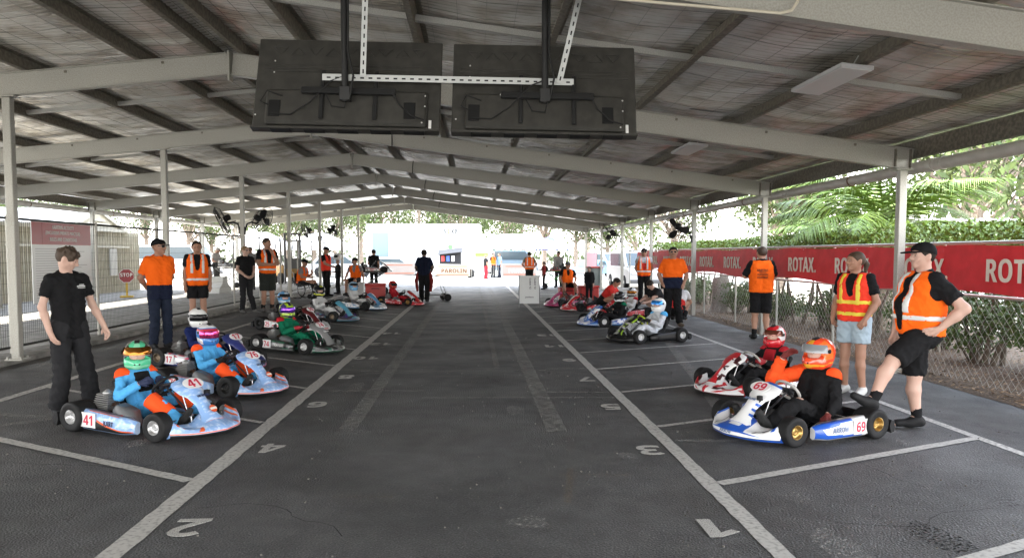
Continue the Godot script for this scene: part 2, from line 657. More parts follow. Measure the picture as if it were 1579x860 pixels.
func build_ground() -> void:
	# earth and light gravel out to the horizon
	var g := Geo.new()
	for e in [[-600.0, 0.20, -12.0, 0.20], [-12.0, 0.20, -6.2, 0.15], [-6.2, 0.15, -2.0, -0.03], [-2.0, -0.03, 5.9, -0.03], [5.9, -0.03, 600.0, -0.03]]:
		g.flat([Vector3(e[0], e[1], 60), Vector3(e[2], e[3], 60), Vector3(e[2], e[3], -700), Vector3(e[0], e[1], -700)])
	setting("ground", g, grain("pale_gravel", Color(0.30, 0.27, 0.22), Color(0.44, 0.41, 0.35), 0.12, 0.9, 0.0, 31, 0.4))
	var asphalt := Geo.new()
	for e in [[-6.1, -4.0], [-4.0, -2.0], [-2.0, 5.95]]:
		asphalt.flat([Vector3(e[0], ground_y(e[0]), 8), Vector3(e[1], ground_y(e[1]), 8), Vector3(e[1], ground_y(e[1]), -40.9), Vector3(e[0], ground_y(e[0]), -40.9)])
	var lane := setting("asphalt_floor", asphalt, asphalt_material())
	# the paved yard beyond the shed
	var yard := Geo.new()
	yard.flat([Vector3(-60, 0.204, -41.0), Vector3(-6.1, 0.19, -41.0), Vector3(-6.1, 0.19, -90), Vector3(-60, 0.204, -90)])
	yard.flat([Vector3(-6.1, 0.186, -41.0), Vector3(-2.0, 0.0, -41.0), Vector3(-2.0, 0.0, -90), Vector3(-6.1, 0.186, -90)])
	yard.flat([Vector3(-2.0, 0.0, -41.0), Vector3(60, 0.0, -41.0), Vector3(60, 0.0, -90), Vector3(-2.0, 0.0, -90)])
	setting("concrete_yard", yard, grain("pale_concrete", Color(0.33, 0.32, 0.30), Color(0.46, 0.45, 0.42), 0.1, 0.85, 0.0, 41, 0.2))
	# kerb and the roadway behind the left fence
	var kerb := Geo.new()
	kerb.box(Vector3(-6.35, 0.17, -16.5), Vector3(0.5, 0.18, 49.0), Basis.IDENTITY, 0.02)
	setting("kerb", kerb, grain("kerb_concrete", Color(0.17, 0.165, 0.15), Color(0.27, 0.26, 0.24), 0.35, 0.85, 0.0, 42, 0.4))
	var road := Geo.new()
	road.flat([Vector3(-18.5, 0.212, 8), Vector3(-6.61, 0.212, 8), Vector3(-6.61, 0.212, -41), Vector3(-18.5, 0.212, -41)])
	setting("roadway", road, grain("road_surface", Color(0.26, 0.255, 0.24), Color(0.38, 0.37, 0.35), 0.2, 0.75, 0.0, 43, 0.4))
	var road_line := Geo.new()
	road_line.flat([Vector3(-10.2, 0.217, 8), Vector3(-10.08, 0.217, 8), Vector3(-10.08, 0.217, -41), Vector3(-10.2, 0.217, -41)])
	setting("road_line", road_line, paint_material("road_paint", 0.2, 0.5, 71, lin(0.6, 0.6, 0.57)))
	# painted lines
	var fresh := paint_material("line_paint", -0.5, 0.50, 51, lin(0.50, 0.49, 0.46), 0.8, 0.05)
	var thin := paint_material("thin_line_paint", -0.3, 0.60, 52, lin(0.54, 0.53, 0.50), 0.8, 0.05)
	var faint := lin(0.42, 0.41, 0.38)
	faint.a = 0.30
	var worn := paint_material("worn_line_paint", 0.0, 0.75, 53, faint, 0.5, 0.03)
	var l := Geo.new()
	ragged(l, Vector2(-1.985, 2.5), Vector2(-1.985, 40.5), 0.15, 0.004)
	obj("aisle_line", l, fresh, lane)
	l = Geo.new()
	ragged(l, Vector2(1.675, 2.5), Vector2(1.675, 40.5), 0.125, 0.004)
	obj("aisle_line", l, fresh, lane)
	l = Geo.new()
	strip(l, Vector2(4.5, -3), Vector2(4.5, 40.5), 0.09, 0.004)
	obj("rear_line", l, thin, lane)
	l = Geo.new()
	strip(l, Vector2(-4.9, -3), Vector2(-4.9, 40.5), 0.10, 0.005)
	obj("rear_line", l, thin, lane)
	for k in range(-1, 16):
		l = Geo.new()
		ragged(l, Vector2(-2.06, 5.59 + 1.925 * k), Vector2(-4.85, 7.02 + 1.925 * k), 0.105 if k < 1 else 0.08, 0.008)
		obj("bay_line", l, fresh if k < 1 else thin, lane)
		l = Geo.new()
		ragged(l, Vector2(1.74, 5.34 + 1.835 * k), Vector2(4.45, 6.57 + 1.835 * k), 0.10 if k < 1 else 0.075, 0.008)
		obj("bay_line", l, fresh if k < 1 else thin, lane)
	# older, nearly worn away lines
	for e in [[-1.19, 7.2, -1.19, 34.0, 0.17], [0.32, 11.0, 0.25, 38.0, 0.08], [0.76, 7.0, 0.72, 38.0, 0.19], [-1.6, 10.8, 1.0, 10.75, 0.06], [-1.5, 10.6, -0.6, 10.62, 0.05],
			[-1.75, 9.25, -0.6, 9.2, 0.06], [-0.6, 8.75, 1.6, 8.65, 0.06], [-0.9, 12.8, 1.7, 12.7, 0.06], [0.85, 9.05, 1.6, 9.0, 0.07], [-1.3, 15.0, 0.4, 14.9, 0.09], [-1.4, 17.3, 0.6, 17.3, 0.11],
			[-1.3, 19.4, 1.4, 19.4, 0.1], [-1.2, 16.2, 0.3, 16.1, 0.06], [2.6, 8.0, 3.9, 16.0, 0.15], [1.75, 6.6, 3.2, 6.55, 0.07], [3.6, 12.0, 4.4, 12.6, 0.08], [-5.7, 10.0, -5.6, 22.0, 0.10],
			[-4.3, 9.0, -4.1, 14.0, 0.12], [-4.6, 6.6, -3.3, 8.2, 0.12], [-5.4, 7.6, -3.9, 7.4, 0.12], [-1.8, 13.9, -0.9, 13.85, 0.07], [1.0, 10.9, 1.65, 10.9, 0.06], [-0.2, 22.0, 1.5, 21.9, 0.12], [-1.5, 24.5, 1.2, 24.6, 0.12]]:
		l = Geo.new()
		strip(l, Vector2(e[0], e[1]), Vector2(e[2], e[3]), e[4], 0.011)
		obj("worn_line", l, worn, lane)
	# stencilled bay numbers, to be read from the far end
	var stencil := paint_material("stencil_paint", 0.20, 0.50, 54, lin(0.50, 0.49, 0.46), 1.6)
	for k in 7:
		for side in 2:
			var x := -1.72 if side == 0 else 1.46
			var depth: float = (4.62 + 1.9 * k) if side == 0 else (4.46 + 1.84 * k)
			var word := str(2 + 2 * k if side == 0 else 1 + 2 * k)
			var lay := Transform3D(Basis(Vector3.UP, PI) * Basis(Vector3.RIGHT, -PI / 2), Vector3(x, 0.008, -depth))
			lettering(word, 0.30, lane, lay, stencil, "bay_number", 0.20 * word.length(), false, true, 0.002)
	# stains, scuffs and specks of litter that have an outline of their own
	var marks := RandomNumberGenerator.new()
	marks.seed = 77
	var scuff := paint_material("pale_scuff", 0.45, 0.90, 55, lin(0.30, 0.295, 0.28), 1.2, 0.05)
	var slick := lin(0.02, 0.02, 0.02)
	slick.a = 0.6
	var oil := paint_material("oil_stain", 0.45, 0.95, 56, slick, 0.7, 0.04)
	var ochre := paint_material("ochre_paint_trace", 0.52, 0.95, 57, lin(0.32, 0.20, 0.06), 1.3)
	for k in 70:
		var s := Geo.new()
		var c := Vector2(marks.randf_range(-1.9, 1.6), marks.randf_range(3.6, 17.0))
		if k % 3 == 1:
			c = Vector2(marks.randf_range(1.8, 4.9), marks.randf_range(4.0, 15.0))
		if k % 3 == 2:
			c = Vector2(marks.randf_range(-5.5, -2.2), marks.randf_range(4.5, 15.0))
		var pts := []
		var w := marks.randf_range(0.03, 0.17)
		var h := marks.randf_range(0.04, 0.16) * (2.2 if k % 4 == 0 else 1.0)
		for j in 9:
			var a := TAU * j / 9
			var r := marks.randf_range(0.7, 1.2)
			pts.append(Vector3(c.x + cos(a) * w * r, ground_y(c.x) + 0.014 + 0.0003 * k, -c.y - sin(a) * h * r))
		s.flat(pts)
		obj("stain" if k % 2 else "scuff_mark", s, oil if k % 2 else scuff, lane)
	# hairline cracks and grit
	var crack := mat("crack_dark", 0.018, 0.018, 0.018, 0.9)
	for k in 9:
		var p := Vector2(marks.randf_range(-4.5, 4.2), marks.randf_range(3.6, 12.0))
		var dir := marks.randf() * TAU
		var c := Geo.new()
		for j in 14:
			dir += marks.randf_range(-0.5, 0.5)
			var q := p + Vector2(cos(dir), sin(dir)) * marks.randf_range(0.05, 0.14)
			strip(c, p, q, marks.randf_range(0.003, 0.007), 0.0335)
			p = q
		stuff(obj("crack", c, crack, lane))
	var grit := Geo.new()
	for k in 900:
		var x := marks.randf_range(-5.5, 5.6)
		var p := Vector3(x, ground_y(x) + 0.003, -3.2 - 16.0 * pow(marks.randf(), 1.5))
		grit.box(p, Vector3.ONE * marks.randf_range(0.003, 0.010), Basis.from_euler(Vector3(marks.randf() * 3.0, marks.randf() * 3.0, 0)))
	stuff(obj("grit", grit, mat("grit_stone", 0.16, 0.15, 0.13, 0.9), lane))
	for e in [[0.60, 4.9, 0.72, 5.7, 0.05], [0.62, 5.55, 1.15, 5.5, 0.03], [-0.95, 5.1, -0.55, 5.08, 0.035]]:
		l = Geo.new()
		strip(l, Vector2(e[0], e[1]), Vector2(e[2], e[3]), e[4], 0.031)
		obj("ochre_mark", l, ochre, lane)
	l = Geo.new()
	strip(l, Vector2(-3.25, 5.75), Vector2(-2.7, 6.1), 0.025, 0.031)
	obj("tyre_mark", l, oil, lane)

# ------------------------------------------------------------------ the open sided steel shed
func rafter_bottom(x: float) -> float:
	if x > RIDGE:
		return 2.80 + (RIGHT_EAVE - x) * 0.1287
	return 3.02 + (x - LEFT_EAVE) * 0.1046

func galvanised() -> StandardMaterial3D:
	if mats.has("galvanised_steel"):
		return mats["galvanised_steel"]
	var m := grain("galvanised_steel", Color(0.33, 0.32, 0.285), Color(0.40, 0.39, 0.35), 1.9, 0.55, 0.35, 61, 0.0, 0.05)
	m.roughness_texture = noise_texture(62, 0.05, [[0.3, grey(0.75)], [0.7, grey(1.0)]], 512, 4, FastNoiseLite.TYPE_CELLULAR)
	return m

func beam(g: Geo, a: Vector3, b: Vector3, depth: float, width: float, bevel := 0.006) -> void:   # a, b = middle of the bottom edge
	var d := b - a
	var x := d.normalized()
	var side := x.cross(Vector3.UP).normalized()
	var up := side.cross(x).normalized()
	g.box((a + b) * 0.5 + up * depth * 0.5, Vector3(d.length(), depth, width), Basis(x, up, side), bevel)

func build_shed() -> void:
	var shed := thing("open_sided_shed", "long open sided steel shed roofed over the kart bays", "shed")
	var steel := galvanised()
	var dull := grain("weathered_purlin", Color(0.105, 0.095, 0.075), Color(0.19, 0.17, 0.135), 0.7, 0.6, 0.25, 64, 0.0, 0.04)
	var spangle := grain("spangled_zinc", Color(0.30, 0.30, 0.28), Color(0.62, 0.61, 0.57), 2.6, 0.5, 0.4, 65, 0.0, 0.10)
	for f in FRAMES:
		for side in 2:
			var g := Geo.new()
			var x1: float = RIGHT_EAVE + 0.12 if side else LEFT_EAVE - 0.1
			var x0: float = RIDGE + (0.012 if side else -0.012)
			var a := Vector3(x0, rafter_bottom(x0 + (0.001 if side else -0.001)), f)
			var b := Vector3(x1, rafter_bottom(x1), f)
			if side == 0:
				var s := a
				a = b
				b = s
			var d := (b - a)
			var xd := d.normalized()
			var sd := xd.cross(Vector3.UP).normalized()
			var ud := sd.cross(xd)
			var mid := (a + b) * 0.5
			var turn := Basis(xd, ud, sd)
			g.box(mid + ud * 0.145, Vector3(d.length(), 0.27, 0.012), turn)      # web
			g.box(mid + ud * 0.006, Vector3(d.length(), 0.012, 0.10), turn, 0.003)
			g.box(mid + ud * 0.284, Vector3(d.length(), 0.012, 0.10), turn, 0.003)
			var r := obj("rafter", g, steel, shed)
			if f < -6.0 and f > -20.0:
				for k in 7:      # purlin cleat bolts on the web
					g = Geo.new()
					var q := a.lerp(b, 0.1 + 0.135 * k) + ud * 0.24 + sd * 0.012
					g.box(q, Vector3(0.03, 0.03, 0.014), turn)
					obj("bolt", g, dull, r)
		var p := Geo.new()
		p.box(Vector3(RIDGE, rafter_bottom(RIDGE) + 0.11, f + 0.001), Vector3(0.022, 0.38, 0.16))
		obj("apex_plate", p, steel, shed)
		for x in [RIGHT_EAVE, -6.0, LEFT_EAVE]:
			var c := Geo.new()
			var top := rafter_bottom(x)
			var w := 0.105 if x > -10.0 else 0.12
			var foot := 0.255 if x < -3.0 else -0.02
			c.box(Vector3(x, (top - 0.016 + foot) * 0.5, f), Vector3(w, top - 0.016 - foot, w), Basis.IDENTITY, 0.008)
			var col := obj("column" if x != -6.0 else "prop_post", c, steel, shed)
			c = Geo.new()
			c.box(Vector3(x, top - 0.008, f), Vector3(0.24, 0.014, 0.17))
			obj("cap_plate", c, steel, col)
			c = Geo.new()
			c.box(Vector3(x, foot + 0.012, f), Vector3(0.22, 0.018, 0.2))
			for sx in [-1, 1]:
				for sz in [-1, 1]:
					c.box(Vector3(x + sx * 0.085, foot + 0.035, f + sz * 0.078), Vector3(0.022, 0.03, 0.022))
			obj("base_plate", c, steel, col)
			if x != -6.0:
				for e in [-0.11, 0.1]:
					c = Geo.new()
					c.box(Vector3(x + e * signf(x), top + 0.145, f), Vector3(0.014, 0.255, 0.096))
					obj("stiffener", c, dull, col)
	var rows := [[5.03, 3.62, 2.22, 0.82, -0.58, -1.98, -2.97], [-3.37, -4.3, -5.72, -7.15, -8.57, -10.0, -11.4]]
	var far := -40.9
	var near := 6.0
	for side in 2:
		for x in rows[side]:
			var g := Geo.new()
			var y := rafter_bottom(x) + 0.29
			var lean: float = -atan(0.1287) if side == 0 else atan(0.1046)
			var turn := Basis(Vector3.BACK, lean)
			var mid := Vector3(x, y + 0.076, (far + near) * 0.5)
			g.box(mid, Vector3(0.006, 0.15, near - far), turn)
			g.box(mid + turn * Vector3(0.03, 0.072, 0), Vector3(0.06, 0.005, near - far), turn)
			g.box(mid + turn * Vector3(-0.03, -0.072, 0), Vector3(0.06, 0.005, near - far), turn)
			g.box(mid + turn * Vector3(-0.058, -0.064, 0), Vector3(0.004, 0.018, near - far), turn)
			obj("purlin", g, dull, shed)
		# bridging angles between the purlins, half way along each bay
		for k in 10:
			var z: float = -2.87 - 5.0 * (k - 1)
			if z < far:
				continue
			var ends: Array = [rows[side][0], rows[side][6]]
			var g := Geo.new()
			var ga := Vector3(ends[0], rafter_bottom(ends[0]) + 0.325, z)
			var gb := Vector3(ends[1], rafter_bottom(ends[1]) + 0.325, z)
			beam(g, ga, gb, 0.006, 0.07, 0.0)
			beam(g, ga + Vector3(0, 0, 0.034), gb + Vector3(0, 0, 0.034), 0.06, 0.004, 0.0)
			obj("bridging", g, spangle, shed)
	# silver foil blanket sagging between the purlins, one strip for each bay
	var foil := StandardMaterial3D.new()
	foil.resource_name = "foil_blanket"
	foil.albedo_texture = noise_texture(81, 0.012, [[0.2, lin(0.52, 0.47, 0.40)], [0.5, lin(0.80, 0.77, 0.71)], [0.8, lin(0.90, 0.88, 0.84)]], 512, 5)
	foil.metallic = 0.5
	foil.roughness = 0.24
	foil.uv1_triplanar = true
	foil.uv1_world_triplanar = true
	foil.uv1_scale = Vector3.ONE * 0.22
	var crease := noise_texture(83, 0.03, [], 512, 4)
	crease.as_normal_map = true
	crease.bump_strength = 5.0
	foil.normal_enabled = true
	foil.normal_texture = crease
	foil.normal_scale = 0.35
	var wire := mat("netting_wire", 0.10, 0.10, 0.09, 0.5, 0.4)
	var edges := [[6.12, 5.03, 3.62, 2.22, 0.82, -0.58, -1.98, -3.17], [-3.17, -4.3, -5.72, -7.15, -8.57, -10.0, -11.4, -12.5]]
	var wob := FastNoiseLite.new()
	wob.seed = 9
	wob.frequency = 1.0
	for side in 2:
		for j in 7:
			var xa: float = edges[side][j]
			var xb: float = edges[side][j + 1]
			var shapes := []
			for k in 10:
				var z0: float = 4.63 - 5.0 * k
				var z1: float = z0 - 5.0
				if z1 < far - 0.2:
					z1 = far
				if z0 - z1 < 0.5:
					continue
				var variant := k % 3
				if shapes.size() <= variant or k == 9:
					var g := Geo.new()
					var span := z0 - z1
					var ya := rafter_bottom(xa) + 0.452
					var yb := rafter_bottom(xb) + 0.452
					var sd := side * 100 + j * 10 + variant
					g.sheet(5, 400, func(u: float, w: float) -> Vector3:
						var zz := -w * span
						var bow := 4.0 * u * (1.0 - u)
						var phase := zz / 0.095 + 0.35 * wob.get_noise_2d(zz * 1.7, sd + u * 0.4)
						var which := floorf(phase)
						var rib := pow(absf(sin(phase * PI)), 0.7) * (0.010 + 0.014 * absf(wob.get_noise_2d(which * 5.3, sd * 1.7 + u * 1.3))) * (0.45 + bow)
						var sag := bow * (0.022 + 0.022 * wob.get_noise_2d(zz * 0.55 + sd * 3.1, u * 0.6)) + 0.012 * wob.get_noise_2d(zz * 4.0 + sd, u * 2.0) * bow
						return Vector3(lerpf(0.0, xb - xa, u), lerpf(ya, yb, u) - rib - sag, zz))
					shapes.append(g.mesh())
				obj("foil_blanket", shapes[variant] if k != 9 else shapes[shapes.size() - 1], foil, shed, at(xa, 0, z0))
			# netting under the blanket
			var g := Geo.new()
			for w in 5:
				var u := (w + 0.5) / 5.0
				var x := lerpf(xa, xb, u)
				var y := lerpf(rafter_bottom(xa), rafter_bottom(xb), u) + 0.452 - 4.0 * u * (1.0 - u) * 0.052
				g.box(Vector3(x, y, -8.5), Vector3(0.003, 0.003, 23.0))
			for w in 46:
				var z := 2.8 - 0.5 * w
				var y0 := rafter_bottom(xa) + 0.44
				var y1 := rafter_bottom(xb) + 0.44
				var mid := Vector3((xa + xb) * 0.5, (y0 + y1) * 0.5 - 0.05, z)
				beam(g, Vector3(xa, y0, z), mid, 0.003, 0.003, 0.0)
				beam(g, mid, Vector3(xb, y1, z), 0.003, 0.003, 0.0)
			stuff(obj("netting", g, wire, shed))
	# roof sheets over the blanket
	for side in 2:
		var g := Geo.new()
		var xe: float = 6.35 if side else -12.7
		var a := Vector3(RIDGE, rafter_bottom(RIDGE) + 0.475, (far + near) * 0.5)
		var b := Vector3(xe, rafter_bottom(xe) + 0.475, (far + near) * 0.5)
		if side == 0:
			var s := a
			a = b
			b = s
		beam(g, a, b, 0.03, near - far + 0.3, 0.0)
		obj("roof_sheet", g, mat("roof_steel", 0.42, 0.42, 0.42, 0.5, 0.3), shed)
	# eave purlins, gutter and the fat storm water pipe under each eave
	var pvc := grain("grey_pipe_plastic", Color(0.40, 0.385, 0.35), Color(0.50, 0.48, 0.44), 0.3, 0.45, 0.0, 91)
	var rust := mat("rusty_band", 0.16, 0.07, 0.035, 0.8, 0.2)
	for side in 2:
		var sg := 1.0 if side else -1.0
		var xe: float = RIGHT_EAVE + 0.17 if side else LEFT_EAVE - 0.17
		var g := Geo.new()
		var y := rafter_bottom(xe) + 0.16
		g.box(Vector3(xe, y + 0.13, (far + near) * 0.5), Vector3(0.008, 0.26, near - far))
		g.box(Vector3(xe - sg * 0.035, y + 0.005, (far + near) * 0.5), Vector3(0.07, 0.006, near - far))
		obj("eave_purlin", g, dull, shed)
		g = Geo.new()
		g.tube([Vector3(xe + sg * 0.2, y - 0.095 + 0.03, near), Vector3(xe + sg * 0.2, y - 0.13, far)], 0.082, 14)
		var pipe := obj("storm_water_pipe", g, pvc, shed)
		for k in 18:
			var z: float = near - 1.0 - 2.5 * k
			g = Geo.new()
			var yy := lerpf(y - 0.065, y - 0.13, (near - z) / (near - far))
			g.tube([Vector3(xe + sg * 0.2, yy, z), Vector3(xe + sg * 0.2, yy, z - 0.035)], 0.089, 14)
			obj("pipe_band", g, rust if k % 2 else pvc, pipe)
			if k % 2 == 0:
				g = Geo.new()
				g.tube([Vector3(xe + sg * 0.2, yy, z - 0.2), Vector3(xe + sg * 0.2, yy, z - 0.34)], 0.092, 14)
				obj("pipe_socket", g, pvc, pipe)
		g = Geo.new()
		g.box(Vector3(xe + sg * 0.36, y + 0.2, (far + near) * 0.5), Vector3(0.16, 0.12, near - far), Basis.IDENTITY, 0.01)
		obj("gutter", g, pvc, shed)
	# gable bargeboards on the far end
	for side in 2:
		var g := Geo.new()
		var xe: float = 6.3 if side else -12.6
		var a := Vector3(RIDGE, rafter_bottom(RIDGE) + 0.26, far - 0.06)
		var b := Vector3(xe, rafter_bottom(xe) + 0.26, far - 0.06)
		if side == 0:
			var s := a
			a = b
			b = s
		beam(g, a, b, 0.25, 0.02, 0.003)
		obj("bargeboard", g, mat("cream_paint", 0.62, 0.60, 0.52, 0.5), shed)
	# conduit clipped along the nearest right rafter
	var cg := Geo.new()
	var c0 := Vector3(1.5, rafter_bottom(1.5) + 0.20, -5.30)
	var c1 := Vector3(2.22, rafter_bottom(2.22) + 0.02, -5.30)
	cg.tube([c0 + Vector3(-1.0, 0.0, 0), c0 + Vector3(-0.9, -0.17, 0), c1 + Vector3(-0.12, 0.0, 0), c1 + Vector3(-0.04, 0.02, 0), c1 + Vector3(0.0, 0.08, 0), c1 + Vector3(0.02, 0.4, 0)], 0.011, 8)
	obj("conduit", cg, mat("cream_conduit", 0.55, 0.50, 0.40, 0.5), shed)
	# dark cable tied down the right slope
	cg = Geo.new()
	for k in range(1, 6):
		var z: float = FRAMES[k + 1] + 0.07 if k < 6 else 0.0
		cg.tube([Vector3(-1.62 + 0.02 * k, rafter_bottom(-1.6) + 0.30, z), Vector3(-1.6, rafter_bottom(-1.6) + 0.13, z + 0.01), Vector3(-1.6, rafter_bottom(-1.6) - 0.02, z + 0.01)], 0.012, 6)
	stuff(obj("power_cable", cg, mat("black_cable", 0.02, 0.02, 0.02, 0.5), shed))

# ------------------------------------------------------------------ plants
func leaf_material(key: String, r: float, g: float, b: float) -> StandardMaterial3D:
	if mats.has(key):
		return mats[key]
	var m := mat(key, r, g, b, 0.55)
	m.vertex_color_use_as_albedo = true
	m.backlight = lin(r * 2.2, g * 2.4, b * 1.6)
	return m

func leaf(g: Geo, p: Vector3, size: float, rg: RandomNumberGenerator, droop := 0.0, slim := 0.5) -> void:
	var d := Vector3(rg.randfn(), rg.randfn() - droop, rg.randfn()).normalized()
	var s := d.cross(Vector3(rg.randfn(), rg.randfn(), rg.randfn())).normalized() * size * slim
	var e := d * size
	var w := rg.randf_range(0.55, 1.25)
	g.tint = Color(w * rg.randf_range(0.85, 1.2), w, w * rg.randf_range(0.7, 1.0))
	g.flat([p - e * 0.5, p + s * 0.5 - e * 0.05, p + e * 0.5, p - s * 0.5 - e * 0.05])

func crown(g: Geo, mid: Vector3, r: Vector3, clumps: int, leaves: int, size: float, rg: RandomNumberGenerator, spread := 0.26, droop := 0.0, slim := 0.5) -> Array:
	var tips := []
	for k in clumps:
		var d := Vector3(rg.randfn(), rg.randfn() * 0.9, rg.randfn()).normalized() * pow(rg.randf(), 0.45)
		var c := mid + d * r
		tips.append(c)
		for j in leaves:
			var q := Vector3(rg.randfn(), rg.randfn() * 0.75, rg.randfn()) * spread * r
			leaf(g, c + q, size * rg.randf_range(0.6, 1.3), rg, droop, slim)
	return tips

func gum_shape(v: int) -> Array:
	var key := "gum|%d" % v
	if shared.has(key):
		return shared[key]
	var rg := RandomNumberGenerator.new()
	rg.seed = 100 + v
	var wood := Geo.new()
	var leaves := Geo.new()
	var h := 9.0 + v * 0.8
	var lean := Vector3(rg.randf_range(-0.5, 0.5), 0, rg.randf_range(-0.4, 0.4))
	var trunk := [Vector3.ZERO, Vector3(lean.x * 0.2, h * 0.22, lean.z * 0.1), Vector3(lean.x * 0.7, h * 0.45, lean.z * 0.6), Vector3(lean.x, h * 0.68, lean.z), Vector3(lean.x * 1.4, h * 0.9, lean.z * 1.5)]
	wood.tube(trunk, [0.24, 0.20, 0.15, 0.10, 0.04], 8)
	var tips := crown(leaves, Vector3(lean.x, h * 0.60, lean.z), Vector3(2.9, 4.0, 2.9), 62, 85, 0.30, rg, 0.15, 0.8, 0.40)
	for k in tips.size():
		if k % 2 == 0:
			var p: Vector3 = tips[k]
			var t := clampf((p.y / h - 0.22) * 0.9, 0.25, 0.85)
			var i := int(t * 4.0)
			var from: Vector3 = trunk[i].lerp(trunk[mini(i + 1, 4)], t * 4.0 - i)
			wood.tube([from, from.lerp(p, 0.5) + Vector3(0, -0.25, 0), p], [0.07, 0.045, 0.012], 5)
	shared[key] = [wood.mesh(), leaves.mesh(true)]
	return shared[key]

func gum_tree(label: String, where: Vector3, turn: float, scale: float, v: int, group := "gum trees behind the yard", pale := true) -> void:
	var t := thing("gum_tree", label, "tree", where, turn, group)
	var s := gum_shape(v)
	var x := Transform3D(Basis.from_scale(Vector3.ONE * scale), Vector3.ZERO)
	obj("trunk", s[0], grain("gum_bark", Color(0.16, 0.12, 0.09), Color(0.34, 0.28, 0.23), 0.6, 0.85, 0.0, 121), t, x)
	obj("crown", s[1], leaf_material("gum_leaf_pale", 0.066, 0.098, 0.019) if pale else leaf_material("gum_leaf", 0.048, 0.075, 0.02), t, x)

